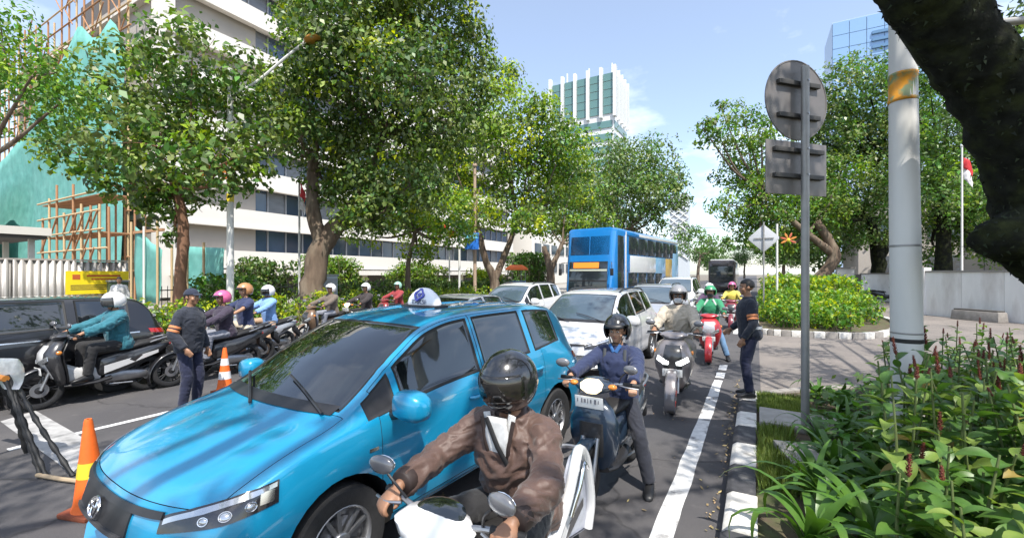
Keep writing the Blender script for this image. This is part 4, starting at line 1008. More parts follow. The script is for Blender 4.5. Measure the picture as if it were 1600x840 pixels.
        b.grid(front)
        ring = [(i, 0) for i in range(n)] + [(n - 1, j) for j in range(1, k)] + [(i, k - 1) for i in range(n - 2, -1, -1)] + [(0, j) for j in range(k - 2, 0, -1)]
        b.loft([np.array([front[i] for i in ring]), np.array([back[i] for i in ring])], cap=False)
        return b.build(name, m, parent or root, smooth=50)
    # ---- lamps, grille, plates
    zf = float(pchip(*zip(*sp['zt']))(.12))
    dz = zf - .81
    for s in (1, -1):
        lo = lambda t: .675 + .065 * t + dz; hi = lambda t: .742 + .105 * t ** .8 + dz
        h = wrap("headlight", m_lensdark, 1.15, s * R(27), s * R(53), lo, hi, .005, 18, 5)
        wrap("lamp_strip", m_lens, 1.15, s * R(28), s * R(52.5), lambda t: hi(t) - .030, lambda t: hi(t) - .008, .009, 16, 2, h)
        for q, rr in ((.42, .017), (.60, .021), (.78, .019)):
            ph = s * R(27 + 26 * q); d_ = V(math.sin(ph), -math.cos(ph), 0); zc_ = (lo(q) + hi(q) - .03) / 2
            p_, n_ = cast(V(0, 1.15, zc_) + d_ * 4, -d_); n_ = n_ if np.dot(n_, d_) > 0 else -n_
            bq = MB(); bq.ell(p_ + n_ * .002, (rr * 1.25, rr, .010), frame_z(n_), 18, 10); lz = bq.build("projector_lens", m_lens, h, smooth=180)
            bq = MB(); bq.tube([p_ + frame_z(n_) @ V(rr * 1.35 * math.cos(a), rr * 1.1 * math.sin(a), .007) for a in np.linspace(0, 2 * PI, 20, endpoint=False)], .0028, 6, closed=True); bq.build("lens_bezel", m_chrome, lz)
        wrap("turn_lamp", m_chrome, 1.15, s * R(49), s * R(52), lambda t: lo(.92) + .02, lambda t: hi(.92) - .03, .009, 3, 3, h)
        fg = wrap("fog_lamp_surround", m_plast, 1.15, s * R(30), s * R(41), .36, lambda t: .52 - .05 * t, .006, 6, 3)
        wrap("fog_lamp", m_lens, 1.15, s * R(32), s * R(36), .40, .45, .011, 4, 3, fg)
        tl = wrap("tail_lamp", m_redlens, L - 1.3, PI - s * R(30), PI - s * R(42), lambda t: .90 + .04 * t, lambda t: .98 + .03 * t, .006, 8, 4)
    gr = wrap("grille", m_plast, 1.15, R(-17), R(17), lambda t: .30 + .0 * t, lambda t: .735 + dz, .010, 24, 16)
    for q in range(6): wrap("grille_slat", mat("slat_grey", (.10, .10, .105), .3, .5), 1.15, R(-16), R(16), .335 + q * .055, .355 + q * .055, .022, 24, 2, gr)
    wrap("grille_trim", m_chrome if kind == 'sedan' else m_plast, 1.15, R(-27.5), R(27.5), .728 + dz, .758 + dz, .014, 30, 4, gr)
    for rx, rz, cz in ((.068, .046, 0), (.022, .044, 0), (.048, .017, .018)):
        pts = []
        for t in np.linspace(0, 2 * PI, 24, endpoint=False):
            x = rx * math.cos(t); z = .69 + dz + cz + rz * math.sin(t); p, nn = cast(V(x, -3, z), V(0, 1, 0)); pts.append(p + V(0, -.032, 0))
        bb = MB(); bb.tube(pts, .0055, 6, closed=True); bb.build("emblem", m_chrome, gr)
    p, nn = cast(V(0, -3, .44), V(0, 1, 0))
    pl = MB(); pl.box((0, p[1] - .022, .44), (.44, .012, .14)); pl.build("licence_plate", mat("plate_white", (.72, .72, .70), .5), root, bevel=.004)
    # ---- mirrors, handles, wipers, sill
    for s in (1, -1):
        am = sp['quarter'][0] + .19; zm = float(pchip(*zip(*sp['zbelt']))(am)) + .075
        p, _ = cast(V(s * 3, am, zm - .07), V(-s, 0, 0))
        b = MB(); prof = []
        for k_, (xx, ry, rz_) in enumerate(((0, .05, .055), (.03, .085, .085), (.10, .092, .096), (.18, .085, .09), (.225, .06, .066), (.245, .02, .03))):
            ang = np.linspace(0, 2 * PI, 18, endpoint=False)
            cy = am - .02 + .025 * k_ / 5
            prof.append(np.array([[p[0] + s * (.075 + xx), cy + ry * math.copysign(abs(math.cos(t)) ** .65, math.cos(t)), zm + .03 + rz_ * math.copysign(abs(math.sin(t)) ** .65, math.sin(t)) - .005 * k_] for t in ang]))
        b.loft(prof); mr = b.build("mirror", m_paint, root, smooth=60)
        b = MB(); b.tube(spline([(p[0] - s * .02, am + .01, zm - .075), (p[0] + s * .05, am, zm - .055), (p[0] + s * .10, am, zm - .02)], 8), [.038] * 8, 10); b.build("mirror_stalk", m_plast, mr)
        b = MB(); b.ell((p[0] + s * .15, am + .095, zm + .022), (.085, .006, .06), nu=18); b.build("mirror_glass", m_glass, mr)
        for i, (a0, a1) in enumerate(sp['doors']):
            zh = float(pchip(*zip(*sp['zbelt']))(a1 - .12)) - .10
            p, nn = cast(V(s * 3, a1 - .15, zh), V(-s, 0, 0))
            b = MB(); pts = [p + V(s * .004, -.09, 0), p + V(s * .032, -.06, 0), p + V(s * .036, 0, 0), p + V(s * .032, .05, 0), p + V(s * .004, .08, 0)]
            b.tube(spline(pts, 12), [.012, .015] + [.016] * 8 + [.015, .012], 8); b.build("door_handle", m_paint, objs.get(f"door_{'r' if s > 0 else 'l'}{i}", root), smooth=60)
        side("sill_trim", m_plast, s, sp['axf'] + .46, sp['axr'] - .46, .235, .30, .006, 12, 2)
    for s, a_, b_ in ((1, (.62, .92), (.02, 1.06)), (-1, (-.02, .80), (-.60, 1.08))):
        def surf(x, y):
            p, n_ = cast(V(x, y, 4), V(0, 0, -1)); return p + V(0, -.012, .018)
        pts = [surf(a_[0] + (b_[0] - a_[0]) * t, (a_[1] + (b_[1] - a_[1]) * t) + sp['wind'][0] - .99) for t in np.linspace(0, 1, 8)]
        b = MB(); b.tube(pts, .011, 6, flat=.7); b.build("wiper", m_plast, root)
    b = MB(); zz = []      # cowl: dark strip at the base of the windscreen
    P = np.zeros((17, 3, 3))
    for i, x in enumerate(np.linspace(-.66, .66, 17)):
        for j, q in enumerate((-.035, .01, .045)):
            y0 = sp['wind'][0] - sp['bow'] * (1 - (x / .72) ** 2) + q
            p, n_ = cast(V(x, y0, 4), V(0, 0, -1)); P[i, j] = p + V(0, 0, .006)
    b.grid(P); b.build("cowl", m_plast, root, smooth=60)
    # ---- wheels
    def wheel(ax, s):
        w = MB(); r = sp['wr']; M = roty(s * PI / 2)
        o = V(s * (sp['hw'] - .115), ax, r)
        w.lathe([(.205, -.09), (.26, -.105), (r - .02, -.10), (r - .004, -.075), (r, -.03), (r, .03), (r - .004, .075), (r - .02, .10), (.26, .105), (.205, .09)], 32, M, o)
        t = w.build("tyre", m_tyre, root, smooth=50)
        w = MB(); w.lathe([(.21, -.08), (.215, .088), (.205, .095), (.195, .085), (.19, .02), (.02, .035), (.0, .035)], 28, M, o)
        rim = w.build("rim", m_steel, t, smooth=50)
        w = MB()
        for q in range(10):
            a = q * PI / 5 + (.09 if q % 2 else -.09)
            Mx = M @ rotz(a)
            w.box(o + Mx @ V(.115, 0, .066), (.16, .026, .022), Mx)
        w.lathe([(.055, .055), (.055, .085), (.04, .092), (0, .092)], 16, M, o)
        w.build("spokes", m_alloy, rim, bevel=.004)
        w = MB(); w.lathe([(.14, .03), (.14, .042), (.05, .042)], 20, M, o); w.build("brake_disc", m_steel, rim)
        return t
    for ax in (sp['axf'], sp['axr']):
        for s in (1, -1): wheel(ax, s)
    return dict(bvh=bvh, cast=cast, wrap=wrap, side=side, objs=objs, sp=sp)

taxi = thing("taxi", "bright blue taxi with white roof sign filling the left foreground", "car", (-3.05, .95, 0), -.075)
m_taxi = paint("taxi_blue", (0.008, 0.245, 0.44))
tx = make_car(taxi, 'mpv', m_taxi, m_glass, 1.3)
# roof ridges
for x in (-.42, -.22, .22, .42):
    pts = []
    for a in np.linspace(2.05, 3.8, 18):
        p, n_ = tx['cast'](V(x, a, 4), V(0, 0, -1)); pts.append(p + V(0, 0, -.003))
    b = MB(); b.tube(pts, [.002] + [.009] * 16 + [.002], 8); b.build("roof_ridge", m_taxi, tx['objs']['roof'], smooth=60)
for s in (1, -1):   # blue fleet emblem on the front doors
    d = tx['side']("door_emblem", mat("emblem_blue", (0.012, 0.035, 0.42), .3, coat=1), s, 1.42, 1.86, lambda t: .50 + .05 * t, lambda t: .62 + .08 * t - .03 * abs(t - .5), .002, 10, 4, tx['objs'][f"door_{'r' if s > 0 else 'l'}0"])
    tx['side']("fender_badge", m_chrome, s, .98 + .1, 1.15, .80, .822, .003, 5, 2)
# taxi roof sign
sg = tx['cast'](V(0, 2.42, 4), V(0, 0, -1))[0]
m_sign = mat("sign_white", (.78, .78, .80), .3, coat=.4)
sign = MB(); rings = []
for z, w, d in ((0, .205, .075), (.02, .21, .078), (.07, .19, .07), (.11, .15, .06), (.145, .10, .048), (.165, .06, .035), (.172, .02, .015)):
    ang = np.linspace(0, 2 * PI, 28, endpoint=False)
    rings.append(np.array([[w * math.copysign(abs(math.cos(t)) ** .8, math.cos(t)), sg[1] + d * math.copysign(abs(math.sin(t)) ** .8, math.sin(t)), sg[2] + .015 + z] for t in ang]))
sign.loft(rings); so = sign.build("roof_sign", m_sign, taxi, smooth=60)
b = MB(); b.box((0, sg[1], sg[2] + .004), (.46, .19, .03)); b.build("sign_base", m_plast, so, bevel=.01)
m_eblue = mat("emblem_navy", (0.012, 0.03, 0.36), .35, coat=.6)
tilt = F_NEGY @ rotx(-.42)
def emb(s):
    pass
b = MB(); ring = [(math.cos(t) * .062 * (1 + .13 * math.cos(4 * t + .6)), math.sin(t) * .062 * (1 + .13 * math.cos(4 * t + .6))) for t in np.linspace(0, 2 * PI, 28, endpoint=False)]
inr = [(x * .66, y * .66) for x, y in ring]; n = len(ring); Mt = F_NEGY @ rotx(-.5); o = V(0, sg[1] - .066, sg[2] + .118)
vv = [Mt @ V(x, y, z) + o for z in (-.004, .008) for R2 in (ring, inr) for x, y in R2]
fs = []
for i in range(n):
    j = (i + 1) % n; A0, B0, A1, B1 = i, n + i, 2 * n + i, 3 * n + i; a0, b0, a1, b1 = j, n + j, 2 * n + j, 3 * n + j
    fs += [(A1, a1, b1, B1), (A0, a0, a1, A1), (B0, B1, b1, b0)]
b.add(vv, fs); b.build("sign_emblem", m_eblue, so)
b = MB(); bird = [(-.03, .018), (-.008, .008), (0, .022), (.012, .010), (.034, .020), (.018, -.004), (.008, -.020), (-.006, -.026), (-.010, -.010), (-.022, .0)]
b.prism(bird, .006, Mt, o + Mt @ V(0, 0, .004)); b.build("sign_bird", m_eblue, so)
text_part("sign_lettering", "TAKSI", .062, mat("letter_grey", (.12, .13, .2), .5), so, F_NEGY @ rotx(-.10), V(0, sg[1] - .0815, sg[2] + .048), .002, sx=1.2)
# other cars
m_pw = paint("paint_white", (0.70, 0.70, 0.70)); m_pb = paint("paint_black", (0.012, 0.012, 0.014)); m_ps = paint("paint_silver", (0.32, 0.33, 0.35)); m_pg = paint("paint_grey", (.15, .155, .165))
wc = thing("parked_car", "white people carrier with black roof rails directly behind the taxi", "car", (-3.0, 6.75, 0), -.02)
wx = make_car(wc, 'mpv', m_pw, m_glass, 1.0, m_glass_blue)
for s in (1, -1):
    pts = [wx['cast'](V(s * .555, a, 4), V(0, 0, -1))[0] + V(0, 0, .035 if 0 < i < 9 else 0) for i, a in enumerate(np.linspace(2.0, 3.9, 10))]
    b = MB(); b.tube(pts, .017, 8); b.build("roof_rail", m_plast, wc)
wc.name = "white_car"
bk = thing("black_car", "long black people carrier at the left edge behind the scooters", "car", (-10.05, .05, 0), .0)
bx_ = make_car(bk, 'mpv', m_pb, m_glass, .8); bk.scale = (1.08, 1.12, .98)
side_strip = bx_['side']("chrome_trim", m_chrome, 1, 1.2, 3.9, .955, .972, .006, 14, 2)
gc = dup(wc, (-2.9, 12.6, 0), 0, "grey people carrier half hidden behind the white one", None, {"paint_white": m_ps}); gc.name = "silver_car"
gc['category'] = "car"
w2 = dup(wc, (-3.1, 18.6, 0), 0, "white car third in the queue behind the taxi"); w2.scale = (1.05, 1.05, 1.12)
sd = thing("sedan", "silver car in the middle lane showing only its roof beyond the taxi", "car", (-6.2, 6.1, 0), .0)
make_car(sd, 'sedan', m_ps, m_glass, .8)
s2 = dup(wc, (-6.9, 10.7, 0), 0, "white car beyond the taxi roof left of the double-decker bus"); s2.scale = (1, 1.0, 1.02); s2.name = "white_car"
bk.location.y = -.95
for o in (gc, w2, wc): o['group'] = "cars queueing behind the taxi"
for o in (sd, s2): o['group'] = "cars in the middle lane"
# ================================================================== BUSES
m_busblue = paint("bus_blue", (.012, .19, .52)); m_buswhite = paint("bus_white", (.66, .67, .68)); m_busdark = paint("bus_dark", (.03, .022, .024)); m_buslight = paint("bus_lightblue", (.22, .42, .62)); m_busochre = paint("bus_ochre", (.50, .34, .10))
m_led = mat("led_orange", (.30, .06, .01), .4, emit=(1, .28, .03), estr=.8)
m_busglass = mat("bus_glass", (.022, .028, .034), .06, spec=.8, var=.3, vscale=.6)
def rrect(w, z0, z1, y, rad, shear=0, n=5):
    pts = []
    for cx, cz, a0 in ((w - rad, z1 - rad, 0), (-w + rad, z1 - rad, PI / 2), (-w + rad, z0 + rad, PI), (w - rad, z0 + rad, 1.5 * PI)):
        for a in np.linspace(a0, a0 + PI / 2, n): x, z = cx + rad * math.cos(a), cz + rad * math.sin(a); pts.append((x, y + shear * (z - z0), z))
    return np.array(pts)
def box_part(name, c, s, m, parent, bevel=.02):
    b = MB(); b.box(c, s); return b.build(name, m, parent, bevel=bevel)
def bus_wheel(parent, y, s, hw=1.25):
    b = MB(); M = roty(s * PI / 2); o = V(s * (hw - .14), y, .5); b.lathe([(.3, -.13), (.47, -.13), (.5, -.08), (.5, .08), (.47, .13), (.3, .13)], 28, M, o); w = b.build("wheel", m_tyre, parent)
    b = MB(); b.lathe([(.3, .10), (.24, .02), (.1, .04), (.08, .12), (0, .12)], 20, M, o); b.build("rim", m_steel, w)
bus = thing("double_decker_bus", "blue and white double-decker bus coming down the far lane", "bus", (-7.35, 20.8, 0), -.125)
b = MB(); b.loft([rrect(1.16, .42, 4.12, .0, .2, .11), rrect(1.25, .36, 4.22, .12, .22, .085), rrect(1.25, .34, 4.25, .9, .22, 0.0), rrect(1.25, .34, 4.25, 1.75, .2)]); b.build("front_shell", m_busblue, bus, smooth=50)
b = MB(); b.loft([rrect(1.245, .34, 4.24, 1.75, .2), rrect(1.245, .34, 4.22, 11.2, .2), rrect(1.2, .4, 4.15, 11.4, .2)]); b.build("body", m_busblue, bus, smooth=50)
def front_pane(name, x0, x1, z0, z1, m, off=.02, t=.03, par=None):
    sh = .11; y = lambda z: sh * (z - .42) - off + .02
    b = MB(); b.add([(x0, y(z0), z0), (x1, y(z0), z0), (x1, y(z1), z1), (x0, y(z1), z1), (x0, y(z0) + t, z0), (x1, y(z0) + t, z0), (x1, y(z1) + t, z1), (x0, y(z1) + t, z1)], [(0, 1, 2, 3), (4, 7, 6, 5), (0, 4, 5, 1), (1, 5, 6, 2), (2, 6, 7, 3), (3, 7, 4, 0)])
    return b.build(name, m, par or bus, bevel=.015)
uw = front_pane("upper_windscreen", -1.08, 1.08, 2.85, 3.82, m_busglass)
lw = front_pane("lower_windscreen", -1.1, 1.02, .95, 2.55, m_busglass, .025)
front_pane("windscreen_divider", -.02, .02, 2.86, 3.8, m_busblue, .03, .03, uw)
front_pane("destination_display", -.85, .55, 2.22, 2.5, m_led, .04, .03, lw)
front_pane("dash_strip", -1.06, .98, 1.55, 1.62, m_plast, .04, .02, lw)
front_pane("sun_visor_band", -1.06, .98, 2.06, 2.16, mat("visor_cream", (.42, .44, .36), .5), .042, .03, lw)
front_pane("bumper", -1.14, 1.14, .42, .88, m_busblue, .06, .1)
for s in (-1, 1):
    front_pane("headlight", s * 1.0 - .14, s * 1.0 + .14, .58, .76, m_lens, .09)
    b = MB(); b.tube(spline([(s * 1.2, .18, 2.5), (s * 1.38, -.15, 2.45), (s * 1.40, -.2, 2.2)], 8), .02, 6); mm = b.build("mirror_arm", m_plast, bus); b = MB(); b.box((s * 1.40, -.2, 2.02), (.16, .08, .34)); b.build("mirror", m_plast, mm, bevel=.03)
for s in (1, -1):
    X = s * 1.255
    box_part("door_glass", (X, 1.25, 2.25), (.04, .78, 3.2), m_busglass, bus); box_part("white_pillar", (X, 1.9, 2.3), (.05, .14, 3.6), m_buswhite, bus)
    for i in range(6): box_part("upper_window", (X, 3.0 + i * 1.42, 3.42), (.04, 1.36, .92), m_busglass, bus)
    for i in range(4): box_part("lower_window", (X, 2.9 + i * 1.42, 1.62), (.04, 1.3, .74), m_busglass, bus)
    box_part("white_panel", (X - s * .004, 4.5, 2.45), (.05, 4.1, .9), m_buswhite, bus); box_part("roof_edge", (X - s * .01, 7.2, 4.02), (.05, 8.0, .16), m_buswhite, bus); box_part("rear_panel", (X - s * .004, 10.6, 2.2), (.05, 1.3, 2.2), m_buslight, bus)
    box_part("waist_panel", (X - s * .01, 2.25, 2.5), (.05, .5, .85), m_busblue, bus); box_part("blue_panel", (X - s * .005, 7.4, 2.42), (.05, 1.8, .95), m_buslight, bus); box_part("ochre_panel", (X - s * .005, 9.2, 2.0), (.05, 1.3, 1.8), m_busochre, bus)
    box_part("blue_skirt", (X - s * .005, 5.6, .72), (.05, 7.0, .6), m_busblue, bus); box_part("roof_stripe", (X - s * .005, 2.8, 4.02), (.05, 2.0, .18), m_busblue, bus)
    for k, (y, w) in enumerate(((3.6, .10), (3.82, .24), (4.15, .22), (4.5, .3), (4.9, .26))): box_part("side_print", (X + s * .004, y, 2.5), (.03, w * .7, .34), mat("print_grey", (.30, .34, .40), .5), bus, .005)
    for y in (2.6, 9.0): bus_wheel(bus, y, s)
b2 = thing("city_bus", "dark single-deck city bus far down the street facing the camera", "bus", (-3.2, 50.5, 0))
b = MB(); b.loft([rrect(1.2, .4, 3.25, 0, .18, .03), rrect(1.25, .35, 3.35, .15, .2), rrect(1.25, .35, 3.35, 11.5, .2), rrect(1.2, .4, 3.3, 11.7, .2)]); b.build("body", m_busdark, b2, smooth=50)
box_part("roof", (0, 6, 3.38), (2.2, 10.5, .2), m_buswhite, b2, .05); box_part("windscreen", (0, .02, 1.9), (2.2, .1, 1.7), m_busglass, b2); box_part("display", (-.1, -.04, 2.95), (1.6, .06, .26), mat("display_dark", (.05, .05, .06), .3), b2); box_part("bumper", (0, -.05, .6), (2.4, .2, .4), m_busdark, b2)
for s in (-1, 1):
    box_part("headlight", (s * .9, -.1, .85), (.3, .08, .16), m_lens, b2)
    for i in range(6): box_part("side_window", (s * 1.26, 1.6 + i * 1.7, 2.1), (.04, 1.6, 1.0), m_busglass, b2)
    for y in (2.5, 8.8): bus_wheel(b2, y, s)
# ================================================================== SCOOTERS
SCOOTER_PAINT = mat("scooter_paint", (.5, .5, .5), .25, coat=1.0, var=.05)
SCOOTER_PAINT2 = mat("scooter_panel", (.03, .03, .032), .3, coat=.8, var=.1)
m_seat = mat("seat_vinyl", (.018, .017, .017), .5, var=.2, bump=.3, bscale=120)
m_lit = mat("headlamp_lit", (.9, .85, .7), .2, emit=(1, .80, .45), estr=2.2, coat=1)
m_lit_white = mat("headlamp_lit_white", (.9, .9, .9), .2, emit=(.95, 1, 1), estr=3.0, coat=1)
m_plate = mat("plate_white", (.72, .72, .70), .5)
m_mirror = mat("mirror_back", (.16, .16, .17), .25, .3, coat=.6, var=.15)
def sring(xw, yc, df, db, z, n=18, p=.85):
    return np.array([[xw * math.copysign(abs(math.cos(t)) ** p, math.cos(t)), yc + (df if math.sin(t) < 0 else db) * math.copysign(abs(math.sin(t)) ** p, math.sin(t)), z] for t in np.linspace(0, 2 * PI, n, endpoint=False)])
def yring(y, w, z0, z1, n=16, p=.7):
    zc, h = (z0 + z1) / 2, (z1 - z0) / 2
    return np.array([[w * math.copysign(abs(math.cos(t)) ** p, math.cos(t)), y, zc + h * math.copysign(abs(math.sin(t)) ** p, math.sin(t))] for t in np.linspace(0, 2 * PI, n, endpoint=False)])
def make_scooter(label, lamp='apron', lit=None, rim_m=None, group="scooters and motorbikes in the traffic", maxi=False, name="scooter"):
    t = thing(name, label, "scooter", (0, 0, 0), 0, group)
    rim_m = rim_m or m_plast
    def wheel(y, r, w):
        b = MB(); M = roty(PI / 2); o = V(0, y, r)
        b.lathe([(r - .075, -w * .42), (r - .03, -w * .5), (r - .006, -w * .3), (r, 0), (r - .006, w * .3), (r - .03, w * .5), (r - .075, w * .42)], 28, M, o); ty = b.build("tyre", m_tyre, t, smooth=60)
        b = MB(); b.lathe([(r - .062, -w * .42), (r - .085, -w * .34), (r - .09, 0), (r - .085, w * .34), (r - .062, w * .42)], 28, M, o); b.lathe([(.03, -.05), (.045, -.045), (.045, .045), (.03, .05), (0, .05)], 12, M, o)
        for k in range(5):
            a = k * 2 * PI / 5
            for da in (-.13, .13): b.tube([o + V(0, math.cos(a) * .04, math.sin(a) * .04), o + V(0, math.cos(a + da) * (r - .085), math.sin(a + da) * (r - .085))], [.012, .009], 6)
        b.build("rim", rim_m, ty)
        b = MB(); b.lathe([(.05, .045), (.10, .045), (.10, .049), (.05, .049)], 20, M, o); b.build("brake_disc", m_steel, ty)
    wheel(-.65, .28, .085); wheel(.63, .28, .10)
    st = lambda k: V(0, -.65 + .27 * k, .28 + .72 * k)
    for s in (-1, 1):
        b = MB(); b.tube([V(s * .065, -.64, .28), V(s * .065, -.53, .60)], [.022, .02], 8); b.build("fork_leg", m_steel, t)
    b = MB(); P = []
    for a in np.linspace(R(-35), R(118), 14):
        rr = .32; wv = .058 + .012 * math.cos(a - .6); P.append([[x, -.65 - .0 + rr * -math.cos(a - R(-10)) * -1 * -1, .28 + rr * math.sin(a)] for x in (-wv, -wv * .7, 0, wv * .7, wv)])
    P = np.array(P); P[:, (1, 3), :] += 0; P[:, 0, 2] -= .02; P[:, 4, 2] -= .02
    b.grid(P); fo = b.build("front_fender", SCOOTER_PAINT, t, smooth=60); md = fo.modifiers.new("s", 'SOLIDIFY'); md.thickness = .008
    # apron and inner leg shield
    if lamp == 'apron':
        lev = [(.30, .10, -.40, .05, .03), (.42, .16, -.43, .08, .04), (.58, .20, -.47, .11, .05), (.70, .215, -.50, .13, .05), (.80, .20, -.50, .12, .05), (.90, .165, -.46, .10, .06), (.97, .11, -.42, .07, .05), (1.0, .05, -.40, .03, .02)]
    else:
        lev = [(.30, .12, -.38, .05, .03), (.42, .19, -.40, .07, .035), (.58, .225, -.43, .08, .035), (.72, .22, -.44, .08, .035), (.83, .17, -.43, .07, .04), (.90, .09, -.41, .05, .03)]
    wf = 1.18 if maxi else 1.0
    b = MB(); b.loft([sring(w * wf, y, df * wf, db, z) for z, w, y, df, db in lev]); ap = b.build("apron", SCOOTER_PAINT, t, smooth=60)
    b = MB(); b.loft([sring(w * wf * .62, y - df * wf * .52, df * wf * .55, .03, z) for z, w, y, df, db in lev[1:-2]]); b.build("apron_nose", SCOOTER_PAINT2, ap, smooth=60)
    b = MB(); b.loft([sring(w * .88 * wf, y + db + .005, .03, .03, z) for z, w, y, df, db in lev[:-1]]); b.build("leg_shield", m_plast, t, smooth=60)
    lm = lit or m_lens
    if lamp == 'apron':
        for s in (-1, 1):
            b = MB(); q = np.array([(s * .045, .69), (s * .16 * wf, .76), (s * .175 * wf, .70), (s * .11, .645), (s * .05, .65)])
            yy = [-.625 * 1, -.575, -.565, -.60, -.625]
            off = -.035 * (wf - 1) * 5 - .012
            v = [(x, y_ + off, z) for (x, z), y_ in zip(q, yy)] + [(x * .95, y_ + .06, z) for (x, z), y_ in zip(q, yy)]
            b.add(v, [(0, 1, 2, 3, 4), (9, 8, 7, 6, 5)] + [(i, (i + 1) % 5, 5 + (i + 1) % 5, 5 + i) for i in range(5)]); b.build("headlight", lm, t, bevel=.006)
            b = MB(); b.ell((s * .20 * wf, -.50, .80), (.02, .035, .03), nu=10, nv=6); b.build("turn_signal", m_orange_lens, t)
    # handlebar cowl with instruments
    b = MB(); b.loft([sring(.05, -.43, .06, .06, .95), sring(.15, -.44, .09, .08, .985), sring(.19, -.43, .09, .09, 1.02), sring(.15, -.41, .06, .08, 1.05), sring(.06, -.39, .03, .05, 1.06)]); cw = b.build("handlebar_cowl", SCOOTER_PAINT, t, smooth=60)
    b = MB(); b.ell((0, -.39, 1.055), (.12, .075, .014), rotx(.25)); b.build("instrument_dial", m_glass, cw)
    if lamp == 'bar':
        b = MB(); b.loft([sring(.05, -.50, .03, .04, .965), sring(.095, -.51, .05, .06, 1.0), sring(.10, -.50, .05, .06, 1.045), sring(.06, -.48, .03, .04, 1.075)]); b.build("headlight", lm, cw, smooth=60)
        for s in (-1, 1): b = MB(); b.ell((s * .175, -.47, 1.03), (.04, .035, .025), nu=12, nv=8); b.build("turn_signal", m_orange_lens, cw)
    b = MB(); b.tube(spline([(-.36, -.33, 1.03), (-.2, -.38, 1.04), (0, -.40, 1.0), (.2, -.38, 1.04), (.36, -.33, 1.03)], 18), .012, 8); b.build("handlebar", m_steel, t)
    for s in (-1, 1):
        b = MB(); b.tube([(s * .23, -.372, 1.04), (s * .36, -.33, 1.03)], [.019, .019], 10); b.build("grip", m_rubber, t)
        b = MB(); b.tube(spline([(s * .21, -.40, 1.035), (s * .28, -.42, 1.03), (s * .37, -.39, 1.02)], 8), .007, 6); b.build("brake_lever", m_steel, t)
        b = MB(); b.tube(spline([(s * .20, -.38, 1.05), (s * .23, -.41, 1.11), (s * .27, -.42, 1.15)], 8), .006, 6); mr = b.build("mirror_stalk", m_plast, t)
        b = MB(); b.ell((s * .31, -.42, 1.18), (.066, .022, .040), rotz(s * -.15), 18, 10); mb_ = b.build("mirror", m_mirror, mr, smooth=180)
        b = MB(); b.ell((s * .31, -.401, 1.18), (.058, .006, .035), rotz(s * -.15), 18, 8); b.build("mirror_glass", m_chrome, mb_, smooth=180)
    # floorboard, body, seat
    b = MB(); b.loft([yring(-.42, .13, .27, .33), yring(-.30, .17, .26, .32), yring(-.05, .17, .26, .32), yring(.12, .14, .28, .36)]); b.build("floorboard", m_plast, t, smooth=50)
    if maxi or lamp == 'bar': b = MB(); b.loft([yring(-.40, .07, .28, .62), yring(-.22, .075, .28, .52), yring(0, .09, .28, .56)]); b.build("centre_tunnel", SCOOTER_PAINT2, t, smooth=50)
    b = MB(); b.loft([yring(-.08, .06, .34, .60), yring(0, .125, .34, .68), yring(.18, .155, .36, .72), yring(.40, .165, .42, .74), yring(.60, .145, .52, .77), yring(.80, .10, .62, .79), yring(.92, .05, .69, .79)]); bd = b.build("body_panel", SCOOTER_PAINT, t, smooth=60)
    for s in (-1, 1): b = MB(); b.loft([np.array([[s * (.163 - .03 * abs(u - .4)) , y, z] for y, z in ((.02 + .7 * u, .40 + .22 * u), (.02 + .7 * u, .52 + .15 * u))]) for u in np.linspace(0, 1, 6)], closed=False, cap=False); b.build("side_stripe", SCOOTER_PAINT2, bd, smooth=60)
    b = MB(); b.loft([yring(-.10, .07, .66, .73), yring(0, .125, .68, .775), yring(.2, .15, .70, .785), yring(.38, .155, .71, .80), yring(.48, .15, .73, .835), yring(.70, .12, .755, .85), yring(.80, .07, .77, .83)]); b.build("seat", m_seat, t, smooth=60)
    b = MB(); b.tube(spline([(-.11, .55, .78), (-.13, .75, .84), (-.08, .90, .87), (.08, .90, .87), (.13, .75, .84), (.11, .55, .78)], 24), .014, 8); b.build("grab_rail", m_steel, t)
    b = MB(); b.ell((0, .92, .74), (.075, .03, .035)); b.build("tail_lamp", m_redlens, t)
    b = MB(); b.loft([yring(.86, .06, .50, .70), yring(.95, .075, .42, .60), yring(1.0, .07, .36, .5)], cap=True); b.build("rear_fender", m_plast, t, smooth=50)
    b = MB(); b.loft([yring(.05, .09, .24, .40), yring(.3, .10, .22, .42), yring(.6, .06, .22, .36), yring(.72, .04, .24, .32)]); b.build("engine", m_steel, t, smooth=50)
    b = MB(); b.tube(spline([(-.12, .10, .24), (-.15, .3, .24), (-.16, .5, .28), (-.16, .85, .40)], 12), [.02, .02, .03, .045, .05, .052, .054, .056, .056, .056, .05, .04], 12); b.build("exhaust", m_plast, t, smooth=60)
    b = MB(); b.tube([V(.09, .10, .22), V(.12, .38, .20)], .012, 6); b.build("kickstand", m_steel, t)
    # plate
    zp = .545 if lamp == 'apron' else .93
    yp = -.615 if lamp == 'apron' else -.585
    if lamp == 'bar': zp, yp = .90, -.56
    if maxi: yp -= .04
    b = MB(); b.box((0, yp, zp), (.25, .006, .10), rotx(.12)); pl = b.build("licence_plate", m_plate, t, bevel=.002)
    bb = MB()
    for i, x in enumerate((-.10, -.062, -.035, -.008, .019, .058, .085)): bb.box((x, yp - .006 , zp + .012), (.007 + .006 * (i % 3), .003, .030 + .008 * (i % 2))); 
    stuff(bb.build("plate_characters", mat("plate_ink", (.16, .16, .18), .6), pl, smooth=0))
    for x in (-.15,): pass
    return t
def colours(key, c1, c2=None): return {"scooter_paint": paint("scooter_" + key, c1), "scooter_panel": SCOOTER_PAINT2 if c2 is None else paint("scooter_panel_" + key, c2)}
